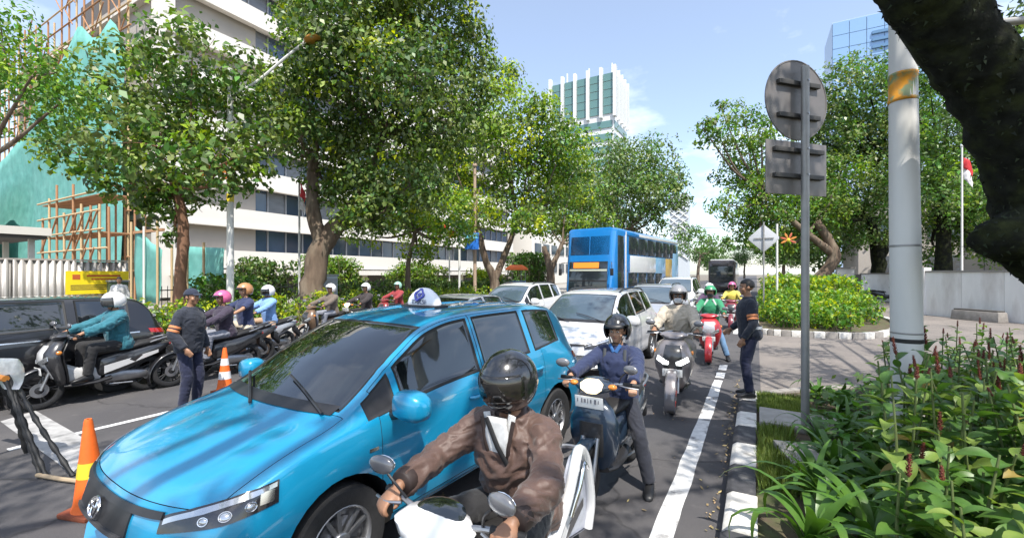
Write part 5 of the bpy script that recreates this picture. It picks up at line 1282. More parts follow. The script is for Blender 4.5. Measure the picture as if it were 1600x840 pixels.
def repaint(o, sw):
    for c in [o] + list(o.children_recursive):
        if c.type == 'MESH':
            for sl in c.material_slots:
                mo = sl.material
                if mo and mo.name in sw: sl.link = 'OBJECT'; sl.material = sw[mo.name]
protA = make_scooter("white scooter under the rider in brown, cut by the lower edge", 'apron', maxi=True)
protB = make_scooter("dark blue motorbike with lit headlamp and white plate under the navy rider", 'bar', m_lit)
protC = make_scooter("grey scooter with red front rim under the rider in beige", 'apron', m_lit_white, mat("rim_red", (.55, .03, .02), .35), maxi=True)
for o in list(protC.children):
    pass
def scooter(prot, x, y, rz, label, sw, first=False, sc=1.0, lean=0):
    o = prot if first else dup(prot, label=label)
    o.location = (x, y, 0); o.rotation_euler = (0, lean, rz); o.scale = (sc, sc, sc); repaint(o, sw) if sw else None
    o['label'] = label; return o
SC = {}
SC['r4'] = scooter(protA, -.92, 10.85, .05, "red scooter under the rider in the green jacket", colours("red", (.42, .02, .025), (.40, .40, .42)))
SC['r5'] = scooter(protA, -1.25, 14.3, 0, "dark scooter far back behind the red one", colours("dk", (.04, .04, .045)))
SC['r6'] = scooter(protA, -.75, 17.0, 0, "maroon scooter farthest back in the near kerb lane", colours("mar", (.16, .02, .03)))
SC['teal'] = scooter(protA, -8.87, 2.8, 0, "black and white scooter under the rider in the teal jacket", colours("blkw", (.03, .03, .033), (.60, .60, .60)))
SC['pink'] = scooter(protB, -8.75, 4.35, .0, "black motorbike under the pink-helmet rider behind the left officer", colours("bl2", (.022, .022, .025)))
SC['navy'] = scooter(protB, -9.35, 5.05, .05, "dark grey motorbike under the rider in khaki shorts", colours("dg", (.06, .06, .065)))
SC['blue'] = scooter(protA, -10.0, 5.97, 0, "silver scooter under the rider in the pale blue shirt", colours("sil", (.30, .31, .33)))
SC['b500'] = scooter(protA, -10.6, 8.2, 0, "brown scooter of the white-helmet rider before the thick tree trunk", colours("brn", (.16, .10, .06)))
SC['b540'] = scooter(protB, -10.4, 9.3, 0, "black motorbike of the white-helmet rider right of the trunk", colours("bl3", (.03, .03, .03)))
SC['b605'] = scooter(protA, -11.2, 11.5, 0, "dark red scooter left of the taxi roof sign", colours("dr", (.22, .03, .03)))
SC['x1'] = scooter(protB, -9.75, 4.1, .1, "riderless black motorbike parked between the left riders and the black car", colours("bl4", (.025, .025, .028)))
SC['park'] = scooter(protB, 7.6, 38.5, 1.2, "dark motorbike parked by the gatehouse across the driveway", colours("bl5", (.03, .03, .033)))
scooter(protA, -1.04, 1.71, -.05, protA['label'], colours("white", (.70, .70, .70)), True, .96)
scooter(protB, -1.17, 3.98, -.05, protB['label'], colours("navyb", (.02, .035, .06)), True, .97)
scooter(protC, -1.05, 7.0, .06, protC['label'], colours("grey", (.20, .18, .18)), True, 1.04)
# rear white side cowl and chrome rail of the near scooter
cwl = MB(); pts = spline([(.15, .28, .58), (.18, .42, .80), (.19, .50, .97), (.17, .60, 1.0), (.16, .72, .90), (.15, .82, .62), (.14, .80, .45)], 24)
P = np.stack([pts, pts * np.array([.55, 1, 1]) + V(0, -.03, -.05)], 1)
cwl.tube(pts, .03, 10); o = cwl.build("rear_side_cowl", MATS["scooter_white"], protA, smooth=60)
c2 = MB(); c2.loft([pts[:24:1], pts * np.array([.75, .96, .97])], closed=True, cap=False); c2.add([p * np.array([.9, 1, 1]) for p in pts], [tuple(range(24))]); c2.build("cowl_panel", mat("cowl_grey", (.34, .36, .42), .35, coat=.6, var=.2, vscale=8), protA, smooth=50)
c3 = MB(); c3.tube(spline([(.19, .44, .70), (.212, .5, .84), (.205, .58, .93), (.19, .66, .88)], 14), .016, 8); c3.build("side_rail", m_chrome, protA, smooth=60)
# ================================================================== PEOPLE
from mathutils import noise as mnoise
m_skin = mat("skin_brown", (.30, .155, .09), .5, var=.1, vscale=14)
m_skin2 = mat("skin_tan", (.38, .21, .13), .5, var=.1, vscale=14)
m_hair = mat("hair_black", (.012, .010, .009), .5, var=.2, vscale=30)
m_eye = mat("eye_white", (.6, .58, .55), .25); m_pupil = mat("pupil", (.01, .008, .006), .15); m_lip = mat("lip", (.28, .10, .08), .45)
m_shoe = mat("shoe_black", (.015, .015, .016), .45, var=.2); m_sandal = mat("sandal", (.10, .06, .04), .7)
def cloth(name, col, var=.14, rough=.85): return mat("cloth_" + name, col, rough, var=var, vscale=9, bump=.25, bscale=220, sheen=.15)
def capsule(b, a, c, ra, rc, n=12):
    a, c = np.array(a, float), np.array(c, float); d = unit(c - a)
    pts = [a - d * ra * .9, a - d * ra * .6, a, a + (c - a) * .5, c, c + d * rc * .6, c + d * rc * .9]
    b.tube(pts, [ra * .4, ra * .8, ra, (ra + rc) / 2, rc, rc * .8, rc * .4], n)
def ik(a, t, l1, l2, pole):
    a, t = np.array(a, float), np.array(t, float); d = t - a; D = np.linalg.norm(d); Dm = min(D, (l1 + l2) * .995)
    if D > Dm: t = a + d / D * Dm; d = t - a; D = Dm
    x = (l1 ** 2 - l2 ** 2 + D * D) / (2 * D); h = math.sqrt(max(l1 ** 2 - x * x, 0)); u = d / D
    p = np.array(pole, float); p = unit(p - u * np.dot(p, u))
    return a + u * x + p * h, t
def remesh(b, name, vox, m, parent, smooth_it=4, fold=0.0, fscale=9., seed=0):
    me = bpy.data.meshes.new("tmp"); me.from_pydata(b.verts().tolist(), [], b.f)
    bm = bmesh.new(); bm.from_mesh(me); bmesh.ops.recalc_face_normals(bm, faces=bm.faces[:]); bm.to_mesh(me); bm.free()
    o = bpy.data.objects.new("tmp", me)
    r = o.modifiers.new("r", 'REMESH'); r.mode = 'VOXEL'; r.voxel_size = vox; r.adaptivity = 0
    s = o.modifiers.new("s", 'SMOOTH'); s.iterations = smooth_it; s.factor = .5
    ev = evaluated(o); bpy.data.objects.remove(o)
    ev.name = name; ev.materials.clear(); ev.materials.append(m)
    if fold:
        n = len(ev.vertices); co = np.zeros(n * 3); ev.vertices.foreach_get('co', co); co = co.reshape(-1, 3); nm = np.zeros(n * 3); ev.vertices.foreach_get('normal', nm); nm = nm.reshape(-1, 3)
        off = V(seed * 3.1, seed * 1.7, 0)
        for i in range(n):
            p = co[i] * fscale + off; w = mnoise.noise(Vector((p[0] * .6, p[1] * .6, p[2] * .5)))
            q = mnoise.noise(Vector((p[0] + 2 * w, p[1] + 2 * w, p[2] * 1.7 + 3 * w)))
            r_ = mnoise.noise(Vector((p[0] * 2.6 + 3 * q, p[1] * 2.6, p[2] * 3.4 + 2 * q)))
            co[i] += nm[i] * fold * ((1 - abs(q) * 3.2) * .6 + w * .8 + (.5 - abs(r_) * 2.2) * .35)
        ev.vertices.foreach_set('co', co.ravel()); ev.update()
    return link(name, ev, parent, 180)
def torso(b, pel, nek, k=1.0, grow=0.0, hem=0.0, side=V(1, 0, 0), full=True):
    """elliptic rings up a curved spine"""
    pel, nek = np.array(pel, float), np.array(nek, float); ax = nek - pel; L = np.linalg.norm(ax); u = ax / L; fw = unit(np.cross(side, u)); fw = fw if fw[1] < 0 else fw
    rings = []
    for t, w, d, bk in ((-.16 - hem, .150, .125, .0), (-.05, .172, .13, .0), (.10, .168, .122, .01), (.32, .158, .112, .03), (.58, .178, .122, .035), (.78, .188, .118, .025), (.92, .160, .095, .012), (1.0, .085, .075, 0), (1.08, .062, .062, -.005)):
        c = pel + u * L * t - fw * bk * 1.0 * (-1)
        rings.append(np.array([c + side * (w * k + grow) * math.cos(a) + fw * (d * k + grow) * math.sin(a) for a in np.linspace(0, 2 * PI, 20, endpoint=False)]))
    b.loft(rings); return u, fw
def person(label, loc, rz, pose, outfit, vox=.012, sc=1.0, group=None, seed=1):
    """pose: pelvis, neck, face (direction), tilt, hands[2], feet[2], elbow/knee poles, in metres, facing -y"""
    t = thing("person", label, "person", loc, rz, group); t.scale = (sc, sc, sc)
    pel, nek = V(*pose['pelvis']), V(*pose['neck']); tw = pose.get('twist', 0.0)
    side = rotz(tw) @ V(1, 0, 0)
    u = unit(nek - pel)
    face = unit(V(*pose.get('face', (0, -1, -.05)))); hc = nek + u * .06 + V(0, 0, .115) + face * .028
    hx = unit(np.cross(face, V(0, 0, 1))); hz = np.cross(hx, face); HM = np.stack([-hx, -face, hz], 1)   # local head frame: x right(+), y back, z up
    Hp = lambda x, y, z: hc + HM @ V(x, y, z)
    sh = [nek - u * .055 + side * s * .168 for s in (1, -1)]
    hip = [pel + side * s * .088 - u * .02 for s in (1, -1)]
    el, hd, kn, ft = [], [], [], []
    for i, s in enumerate((1, -1)):
        e, h = ik(sh[i], pose['hands'][i], .285, .265, pose.get('elbow', [(s * .8, .5, -.5)] * 2 if False else [(.8, .5, -.5), (-.8, .5, -.5)])[i]); el.append(e); hd.append(h)
        k, f = ik(hip[i], V(*pose['feet'][i]) + V(0, 0, .07), .425, .425, pose.get('knee', [(.35, -1, .4), (-.35, -1, .4)])[i]); kn.append(k); ft.append(f)
    skin = outfit.get('skin', m_skin); fat = outfit.get('fat', 1.0)
    # --- body, one continuous surface
    b = MB(); torso(b, pel, nek, .90 * fat, side=side)
    capsule(b, nek - u * .02, hc + V(0, 0, -.05), .054, .05)
    b.ell(Hp(0, .012, .03), (.074, .094, .092), HM, 20, 14); b.ell(Hp(0, -.018, -.045), (.056, .066, .066), HM, 16, 12)
    b.ell(Hp(0, -.078, -.012), (.0125, .02, .028), HM, 10, 8); b.ell(Hp(0, -.09, -.026), (.016, .014, .011), HM, 10, 8)
    b.ell(Hp(0, -.055, -.092), (.026, .022, .018), HM, 10, 8); b.ell(Hp(0, -.074, .028), (.055, .014, .012), HM, 12, 8)
    for s in (1, -1): b.ell(Hp(s * .076, .012, -.005), (.010, .022, .034), HM, 10, 8); b.ell(Hp(s * .042, -.056, -.03), (.026, .024, .024), HM, 10, 8)
    for i, s in enumerate((1, -1)):
        capsule(b, sh[i], el[i], .046 * fat, .038); capsule(b, el[i], hd[i], .037, .026)
        d = unit(hd[i] - el[i]); gp = pose.get('grip', True)
        ax = V(s, 0, 0) if gp else V(0, 0, -1)
        if gp is True: axd = unit(V(s * .95, .3, 0)); dn = unit(V(0, -.72, -.35)); up_ = V(0, 0, 1)
        else: axd = unit(np.cross(d, side)) * 1.0; dn = d; up_ = side * s
        pc = hd[i] + dn * .045
        PM = np.stack([axd, unit(dn - axd * np.dot(dn, axd)), unit(np.cross(axd, dn))], 1)
        b.ell(pc, (.042, .052, .021), PM, 14, 10)
        inw = -PM[:, 2] if PM[2, 2] > 0 else PM[:, 2]
        if gp is not True: inw = -side * s
        for q, (o_, ln) in enumerate(((-.030, .068), (-.010, .078), (.010, .072), (.029, .056))):
            k0 = pc + axd * o_ + PM[:, 1] * .042; cur = .85 if gp is True else .3
            k1 = k0 + (PM[:, 1] * (1 - cur * .35) + inw * cur * .55) * ln * .45
            k2 = k1 + (PM[:, 1] * (.55 - cur * .5) + inw * (cur * .9)) * ln * .34; k3 = k2 + (PM[:, 1] * (.3 - cur * .75) + inw * cur * .75) * ln * .3
            b.tube(spline([k0 - PM[:, 1] * .015, k0, k1, k2, k3], 9), [.0105] * 7 + [.0095, .006], 7)
        th = pc - axd * .036 - PM[:, 1] * .012
        b.tube(spline([th, th - axd * .018 + PM[:, 1] * .02 + inw * .012, th - axd * .012 + PM[:, 1] * .048 + inw * .026], 7), [.014, .013, .013, .012, .0115, .010, .007], 7)
        capsule(b, hip[i], kn[i], .068 * fat, .05); capsule(b, kn[i], ft[i], .05, .034); b.ell(kn[i] + (ft[i] - kn[i]) * .3 + V(0, .012, 0), (.046, .05, .1), None, 12, 8)
        fd = pose.get('footdir', [rotz(.2) @ V(0, -1, 0), rotz(-.2) @ V(0, -1, 0)])[i]
        capsule(b, ft[i] + V(0, 0, -.045), ft[i] + V(*fd) * .14 + V(0, 0, -.05), .03, .024)
    body = remesh(b, "body", vox * (.8 if vox < .009 else 1.0), skin, t, 3)
    # --- eyes, brows, mouth
    if not outfit.get('visor') and not outfit.get('far'):
        for s in (1, -1):
            q = MB(); q.ell(Hp(s * .03, -.079, .006), (.0135, .008, .0075), HM, 10, 8); q.build("eye", m_eye, t, smooth=180)
            q = MB(); q.ell(Hp(s * .03, -.0855, .006), (.006, .003, .006), HM, 8, 6); q.build("pupil", m_pupil, t, smooth=180)
            q = MB(); q.tube(spline([Hp(s * .014, -.091, .026), Hp(s * .03, -.089, .031), Hp(s * .047, -.078, .026)], 6), .004, 6); q.build("eyebrow", m_hair, t)
        q = MB(); q.tube(spline([Hp(-.022, -.078, -.054), Hp(0, -.088, -.053), Hp(.022, -.078, -.054)], 8), [.003, .005, .006, .006, .006, .006, .005, .003], 6, flat=.6); q.build("mouth", m_lip, t)
    # --- clothing shells
    g = outfit.get('loose', .012)
    b = MB(); torso(b, pel, nek - u * .0, 1.0 * fat, g, outfit.get('hem', .03), side)
    sl = outfit.get('sleeve', 1.0)
    for i, s in enumerate((1, -1)):
        capsule(b, sh[i] - side * s * .03, sh[i] + (el[i] - sh[i]) * .15, .062 + g, .06 + g)
        if sl > .7:
            capsule(b, sh[i], el[i], .053 * fat + g, .045 + g); w = hd[i] + (el[i] - hd[i]) * .06; b.tube([el[i], el[i] + (w - el[i]) * .5, w], [.045 + g, .040 + g, .032 + g], 14)
        else: e = sh[i] + (el[i] - sh[i]) * .8; b.tube([sh[i], sh[i] + (e - sh[i]) * .5, e], [.054 * fat + g, .053 + g, .052 + g], 14)
    remesh(b, outfit.get('top_name', "jacket"), vox, outfit['top'], t, 3, outfit.get('fold', .006), 8, seed)
    b = MB(); gl = outfit.get('tloose', .012)
    rings = []
    for tt, w, d in ((.14, .150, .115), (.02, .172, .132), (-.10, .172, .14), (-.2, .12, .11)):
        c = pel + u * .5 * tt; fw = unit(np.cross(side, u)); rings.append(np.array([c + side * (w * fat + gl * .6) * math.cos(a) + fw * (d * fat + gl * .6) * math.sin(a) for a in np.linspace(0, 2 * PI, 18, endpoint=False)]))
    b.loft(rings)
    for i in range(2):
        if outfit.get('shorts'):
            e = hip[i] + (kn[i] - hip[i]) * .92; b.tube([hip[i] - (kn[i] - hip[i]) * .1, hip[i], e], [.07, .085 + gl, .075 + gl], 14)
        else:
            capsule(b, hip[i], kn[i], .078 * fat + gl, .057 + gl); w = ft[i] + (kn[i] - ft[i]) * .05; b.tube([kn[i], kn[i] + (w - kn[i]) * .5, w], [.057 + gl, .054 + gl, .046 + gl], 14)
    remesh(b, "trousers" if not outfit.get('shorts') else "shorts", vox, outfit['bottom'], t, 3, .006, 8, seed + 5)
    for i, s in enumerate((1, -1)):
        fd = unit(V(*pose.get('footdir', [rotz(.2) @ V(0, -1, 0), rotz(-.2) @ V(0, -1, 0)])[i])); sx = np.cross(fd, V(0, 0, 1)); base = ft[i] + V(0, 0, -.07)
        b = MB(); rr = []
        for q, w, h in ((-.075, .022, .05), (-.06, .036, .085), (-.01, .040, .105 if not outfit.get('sandal') else .05), (.05, .043, .085 if not outfit.get('sandal') else .035), (.11, .047, .06 if not outfit.get('sandal') else .03), (.165, .042, .045 if not outfit.get('sandal') else .028), (.19, .022, .03)):
            rr.append(np.array([base + fd * q + sx * w * math.copysign(abs(math.cos(a)) ** .8, math.cos(a)) + V(0, 0, h / 2 + h / 2 * math.sin(a)) for a in np.linspace(0, 2 * PI, 14, endpoint=False)]))
        b.loft(rr); so = b.build("shoe" if not outfit.get('sandal') else "sandal", outfit.get('shoe', m_shoe), t, smooth=60)
    # --- headgear
    hg = outfit.get('head')
    def shell(rx, ry, rz_, keep, m, nm, off=(0, .012, .018), thick=.018, nu=40, nv=26, par=None):
        q = MB(); th = np.linspace(.02, PI - .02, nv); ph = np.linspace(0, 2 * PI, nu, endpoint=False)
        pts = np.array([[[rx * math.sin(a) * math.sin(p_), -ry * math.sin(a) * math.cos(p_), rz_ * math.cos(a)] for a in th] for p_ in ph])
        idx = lambda i, j: (i % nu) * nv + j
        fs = []
        for i in range(nu):
            for j in range(nv - 1):
                c = (pts[i, j] + pts[(i + 1) % nu, j + 1]) / 2; az = math.atan2(c[0], -c[1])
                if keep(c[0] / rx, c[1] / ry, c[2] / rz_, az): fs.append((idx(i, j), idx(i + 1, j), idx(i + 1, j + 1), idx(i, j + 1)))
        vv = np.array([Hp(*(p + np.array(off))) for p in pts.reshape(-1, 3)])
        q.add(vv, fs); o = q.build(nm, m, par or t, smooth=70)
        bm = bmesh.new(); bm.from_mesh(o.data); bmesh.ops.delete(bm, geom=[v_ for v_ in bm.verts if not v_.link_faces], context='VERTS'); bm.to_mesh(o.data); bm.free()
        md = o.modifiers.new("s", 'SOLIDIFY'); md.thickness = thick; md.offset = -1; return o
    if hg in ('full', 'open'):
        mh = outfit['helmet']
        low = -.80 if hg == 'full' else -.62
        def keep(x, y, z, az):
            if z < low: return False
            if hg == 'full': return not (abs(az) < 1.12 and -.34 < z < .36)
            return not (abs(az) < 1.25 and z < .30) 
        h = shell(.135, .160, .152, keep, mh, "helmet")
        if outfit.get('visor'): shell(.138, .163, .155, lambda x, y, z, az: abs(az) < 1.2 and (-.40 if hg == 'full' else -.55) < z < .42, outfit['visor'], "visor", thick=.004, par=h)
        else: shell(.141, .172, .155, lambda x, y, z, az: abs(az) < .75 and .22 < z < .40, m_plast, "visor_peak", thick=.006, par=h)
        q = MB(); q.tube([Hp(.07, -.03, -.06), Hp(.045, -.05, -.115), Hp(-.045, -.05, -.115), Hp(-.07, -.03, -.06)], .006, 6); q.build("chin_strap", m_rubber, h)
    elif hg == 'cap':
        h = shell(.083, .104, .10, lambda x, y, z, az: z > .12, outfit['helmet'], "cap", (0, .010, .028), .004)
        q = MB(); P = np.array([[Hp(x, -.085 - d * (1 - (x / .075) ** 2) , .045 - d * .25) for d in (0, .035, .07)] for x in np.linspace(-.07, .07, 11)]); q.grid(P); o = q.build("cap_peak", outfit['helmet'], h); o.modifiers.new("s", 'SOLIDIFY').thickness = .004
    if hg in ('cap', 'hair', 'open'):
        shell(.081, .102, .099, lambda x, y, z, az: (z > .35 and abs(az) < 1.1) or (abs(az) >= 1.1 and z > -.25), m_hair, "hair", (0, .012, .028), .006)
    if outfit.get('mask'):
        shell(.066, .092, .075, lambda x, y, z, az: abs(az) < 1.25 and -.75 < z < .35, outfit['mask'], "face_mask", (0, -.012, -.045), .004)
    if outfit.get('glasses'):
        for s in (1, -1): q = MB(); q.ell(Hp(s * .032, -.096, .006), (.026, .005, .018), HM, 14, 8); q.build("sunglass_lens", m_glass, t, smooth=180)
        q = MB(); q.tube([Hp(-.075, -.0, .012), Hp(-.06, -.088, .012), Hp(.06, -.088, .012), Hp(.075, 0, .012)], .003, 6); q.build("sunglass_frame", m_plast, t)
    t['_'] = 0
    del t['_']
    return t, dict(Hp=Hp, HM=HM, sh=sh, el=el, hd=hd, pel=pel, nek=nek, u=u, hip=hip, kn=kn, ft=ft, side=side, fw=unit(np.cross(side, u)))
def ride(lean=.22, seat=.80, spine=.47, hands=None, feet=None, face=(0, -1, -.08), twist=0., py=.24):
    pel = (0, py, seat + .05); nek = (0, py - spine * math.sin(lean), seat + .05 + spine * math.cos(lean))
    return dict(pelvis=pel, neck=nek, hands=hands or [(.29, -.30, 1.055), (-.29, -.30, 1.055)], feet=feet or [(.14, -.20, .33), (-.14, -.20, .33)], face=face, twist=twist,
                footdir=[V(.15, -1, 0), V(-.15, -1, 0)])
def stand(h=1.0, hands=None, face=(0, -1, 0), feet=None):
    return dict(pelvis=(0, .02, .93), neck=(0, 0, 1.42), hands=hands or [(.25, -.06, .84), (-.25, -.06, .84)], feet=feet or [(.11, 0, 0), (-.11, .03, 0)], face=face, grip=False,
                elbow=[(.5, 1, 0), (-.5, 1, 0)], knee=[(.1, -1, 0), (-.1, -1, 0)])
RG = "riders in the traffic"
black_h = mat("helmet_black", (.012, .013, .016), .18, coat=1, var=.2); white_h = mat("helmet_white", (.66, .66, .66), .25, coat=1); pink_h = mat("helmet_pink", (.55, .10, .24), .25, coat=1)
orange_h = mat("helmet_tan", (.42, .20, .08), .3, coat=1); green_h = mat("helmet_green", (.03, .25, .10), .25, coat=1); grey_h = mat("helmet_grey", (.22, .22, .23), .3, coat=1)
dark_v = mat("visor_dark", (.012, .011, .010), .05, spec=.9)
# near rider in brown
brown = cloth("brown_leather", (.085, .048, .036), .10, .5)
p1, J = person("rider in brown jacket and black full-face helmet nearest the camera", (-1.045, 1.74, 0), -.02,
   ride(.24, .73, .45, hands=[(.28, -.345, 1.02), (-.28, -.345, 1.02)], face=(-.12, -1, -.10)), dict(top=brown, bottom=cloth("black_trousers", (.015, .015, .017)), head='full', helmet=black_h, visor=dark_v, loose=.024, fold=.016, hem=.10, fat=1.04), .0085, 1.0, RG, 2)
# white shirt front, black strap and collar of the near rider
def on_chest(w0, t0, w1, t1, r, m, nm, t_, J, out=.155, n=10, flat=.4):
    pts = []
    for k in np.linspace(0, 1, n):
        w = w0 + (w1 - w0) * k; tt = t0 + (t1 - t0) * k
        pts.append(J['pel'] + (J['nek'] - J['pel']) * tt + J['side'] * w + unit(V(0, -1, .25)) * (out - .55 * w * w * 4 * .3 - .03 * max(0, tt - .7) * 4))
    b = MB(); b.tube(pts, r, 8, flat=flat, up=V(0, -1, 0)); return b.build(nm, m, t_, smooth=60)
m_shirt = cloth("white_print", (.55, .55, .54), .3)
sh_ = MB(); P = np.zeros((9, 7, 3))
for i, tt in enumerate(np.linspace(.42, 1.04, 9)):
    hw_ = .012 + .05 * math.sin(min(1, (tt - .40) / .5) * PI / 2) * (1 if tt < .9 else .8)
    for j, w in enumerate(np.linspace(-hw_, hw_, 7)):
        P[i, j] = J['pel'] + (J['nek'] - J['pel']) * tt + J['side'] * w + J['fw'] * 0 + unit(V(0, -1, .2)) * (.172 - .9 * w * w - .10 * max(0, tt - .75) - .05 * max(0, .5 - tt))
sh_.grid(P); o = sh_.build("shirt_front", m_shirt, p1, smooth=60); o.modifiers.new("s", 'SOLIDIFY').thickness = .006
on_chest(-.055, 1.0, .06, .45, .014, mat("strap_black", (.012, .012, .013), .7), "bag_strap", p1, J, .19)
for s in (1, -1): on_chest(s * .07, 1.06, s * .045, .80, .020, m_shirt, "collar", p1, J, .165)
# jacket front edges, zip, collar and cuffs of the near rider
m_edge = mat("jacket_edge", (.030, .018, .015), .6, var=.2, vscale=20)
for s_ in (1, -1): on_chest(s_ * .085, 1.0, s_ * .022, .20, .011, m_edge, "jacket_edge", p1, J, .183, 14)
on_chest(0, .42, .005, -.02, .006, m_chrome, "zip", p1, J, .176, 10)
cl = MB(); ctr = J['nek'] - J['u'] * .015; rg = []
for hgt, r in ((-.02, .108), (.02, .100), (.05, .094), (.052, .086), (.02, .088)): rg.append(np.array([ctr + J['u'] * hgt + J['side'] * r * math.cos(a) + J['fw'] * r * .92 * math.sin(a) * (1 if math.sin(a) > 0 or True else 1) for a in np.linspace(R(-50), R(230), 26)]))
cl.loft(rg, closed=False, cap=False); cl.build("jacket_collar", brown, p1, smooth=60)
for i in (0, 1):
    a = J['hd'][i] + (J['el'][i] - J['hd'][i]) * .10; d = unit(J['el'][i] - J['hd'][i]); q = MB(); q.tube([a - d * .02, a - d * .01, a + d * .025, a + d * .035], [.050, .056, .060, .056], 18); q.build("cuff", m_edge, p1, smooth=60)
# rider two
p2, J = person("rider in navy sweater and black open helmet on the lit motorbike", (-1.17, 4.0, 0), -.03, ride(.10, .74, .46, hands=[(.30, -.34, 1.03), (-.30, -.34, 1.03)], feet=[(.36, -.02, 0), (-.15, -.18, .32)]),
   dict(top=cloth("navy", (.016, .026, .075)), bottom=cloth("dark_navy", (.014, .016, .026)), head='open', helmet=black_h, loose=.022, fold=.010, skin=m_skin2, top_name="sweater"), .0095, .97, RG, 3)
on_chest(.10, .95, .10, .35, .016, mat("strap_grey", (.06, .065, .07), .8), "backpack_strap", p2, J, .15); on_chest(-.10, .95, -.10, .35, .016, MATS["strap_grey"], "backpack_strap", p2, J, .15)
for s in (1, -1): on_chest(s * .055, 1.05, s * .012, .88, .017, cloth("blue_shirt", (.03, .12, .32)), "collar", p2, J, .145)
# rider three
p3, J = person("rider in beige jacket with white mask and sunglasses on the grey scooter", (-1.05, 7.03, 0), .06, ride(.08, .80, .50), dict(top=cloth("beige", (.44, .38, .30)), bottom=cloth("beige_trousers", (.30, .26, .22)), head='open', helmet=grey_h, mask=cloth("mask", (.62, .63, .65)), glasses=True, loose=.03, fold=.014), .011, 1.04, RG, 4)
p4, J = person("rider in green and white jacket with green helmet on the red scooter", (-.92, 10.88, 0), .05, ride(.1, .80, .48, feet=[(.36, -.05, 0), (-.15, -.2, .33)]), dict(top=cloth("ojek_green", (.02, .20, .09)), bottom=cloth("jeans", (.10, .19, .32)), head='open', helmet=green_h, loose=.025, far=True, mask=cloth("mask_black", (.03, .03, .035))), .014, 1.0, RG, 5)
for s in (1, -1): on_chest(s * .05, .98, s * .15, .55, .022, cloth("white_trim", (.55, .58, .55)), "chest_stripe", p4, J, .15)
person("rider in dark purple behind the red scooter", (-1.25, 14.33, 0), 0, ride(.1), dict(top=cloth("purple", (.06, .03, .07)), bottom=cloth("black_trousers", (.015, .015, .017)), head='open', helmet=white_h, far=True, loose=.02), .018, 1.0, RG, 6)
person("rider in yellow jacket farthest back near the kerb", (-.75, 17.03, 0), 0, ride(.1), dict(top=cloth("yellow", (.55, .45, .08)), bottom=cloth("black_trousers", (.015, .015, .017)), head='open', helmet=pink_h, far=True, loose=.02), .018, 1.0, RG, 7)
# officer by the kerb
uni = cloth("uniform_navy", (.014, .018, .030)); stripe = mat("stripe_orange", (.55, .20, .08), .7)
po, J = person("traffic officer standing on the end of the painted kerb in navy uniform", (-.10, 7.22, .157), -PI / 2 + .15, stand(hands=[(.24, -.10, .86), (-.22, -.22, .95)], face=(.1, -1, 0)), dict(top=uni, bottom=cloth("navy_trousers", (.012, .016, .045)), head='hair', sleeve=1.0, loose=.014, fold=.007, fat=1.10, hem=-.02, top_name="shirt"), .0105, .985, None, 8)
def armband(t_, J, i, k, m, nm="arm_stripe", r=.074, w=.016):
    a = J['sh'][i] + (J['el'][i] - J['sh'][i]) * k; d = unit(J['el'][i] - J['sh'][i]); b = MB(); b.tube([a - d * w, a - d * w * .5, a + d * w * .5, a + d * w], [r * .97, r, r, r * .97], 20, cap=False); return b.build(nm, m, t_, smooth=60)
for i in (0, 1):
    for k in (.62, .78): armband(po, J, i, k, stripe)
b = MB(); b.lathe([(.188, -.02), (.192, -.018), (.192, .018), (.188, .02)], 28, np.diag([1.0, .80, 1]), J['pel'] + V(0, 0, .085)); b.build("belt", mat("belt_white", (.55, .56, .58), .5), po)
# officer at the left
pl_, J = person("officer in dark blue cap and striped sleeves standing among the scooters", (-7.0, 3.2, 0), R(119), stand(hands=[(.23, -.08, .84), (-.25, -.12, .90)], face=(-.15, -1, .02)), dict(top=uni, bottom=cloth("navy_trousers", (.012, .016, .045)), head='cap', helmet=cloth("cap_navy", (.012, .018, .04)), loose=.018, fold=.009, hem=.06, fat=1.06, top_name="shirt"), .0105, 1.0, None, 9)
for i in (0, 1):
    for k in (.66, .84): armband(pl_, J, i, k, stripe)
# left riders
person("rider in teal jacket and white helmet on the black and white scooter", (-8.87, 2.83, 0), 0, ride(.12, .78, .48), dict(top=cloth("teal", (.018, .125, .165)), bottom=cloth("black_trousers", (.015, .015, .017)), head='open', helmet=white_h, visor=mat("visor_smoke", (.05, .05, .05), .05, spec=.8), loose=.032, fold=.014), .011, 1.0, RG, 10)
person("rider with pink helmet and dark jacket behind the capped officer", (-8.75, 4.38, 0), 0, ride(.12), dict(top=cloth("plum", (.035, .025, .045)), bottom=cloth("grey_trousers", (.20, .21, .25)), head='open', helmet=pink_h, loose=.03, fold=.012), .012, .98, RG, 11)
person("bare-armed rider in navy T-shirt and khaki shorts with a tan helmet", (-9.35, 5.08, 0), .05, ride(.02, .80, .50, feet=[(.42, -.15, 0), (-.15, -.2, .33)]), dict(top=cloth("navy2", (.02, .03, .085)), bottom=cloth("khaki", (.46, .40, .31)), head='open', helmet=orange_h, sleeve=.4, shorts=True, sandal=True, shoe=m_sandal, skin=m_skin2, top_name="t_shirt", fat=1.05), .012, 1.03, RG, 12)
person("rider in pale blue shirt and tan trousers with dark visor helmet", (-10.0, 6.0, 0), 0, ride(.06, .80, .48, feet=[(.40, -.1, 0), (-.15, -.2, .33)]), dict(top=cloth("paleblue", (.18, .33, .62)), bottom=cloth("tan", (.42, .27, .17)), head='open', helmet=white_h, visor=dark_v, loose=.024), .014, 1.0, RG, 13)
person("rider in brown jacket and white helmet in front of the thick tree trunk", (-10.6, 8.23, 0), 0, ride(.1), dict(top=cloth("taupe", (.13, .10, .08)), bottom=cloth("grey_trousers", (.20, .21, .25)), head='open', helmet=white_h, far=True, loose=.026), .016, 1.0, RG, 14)
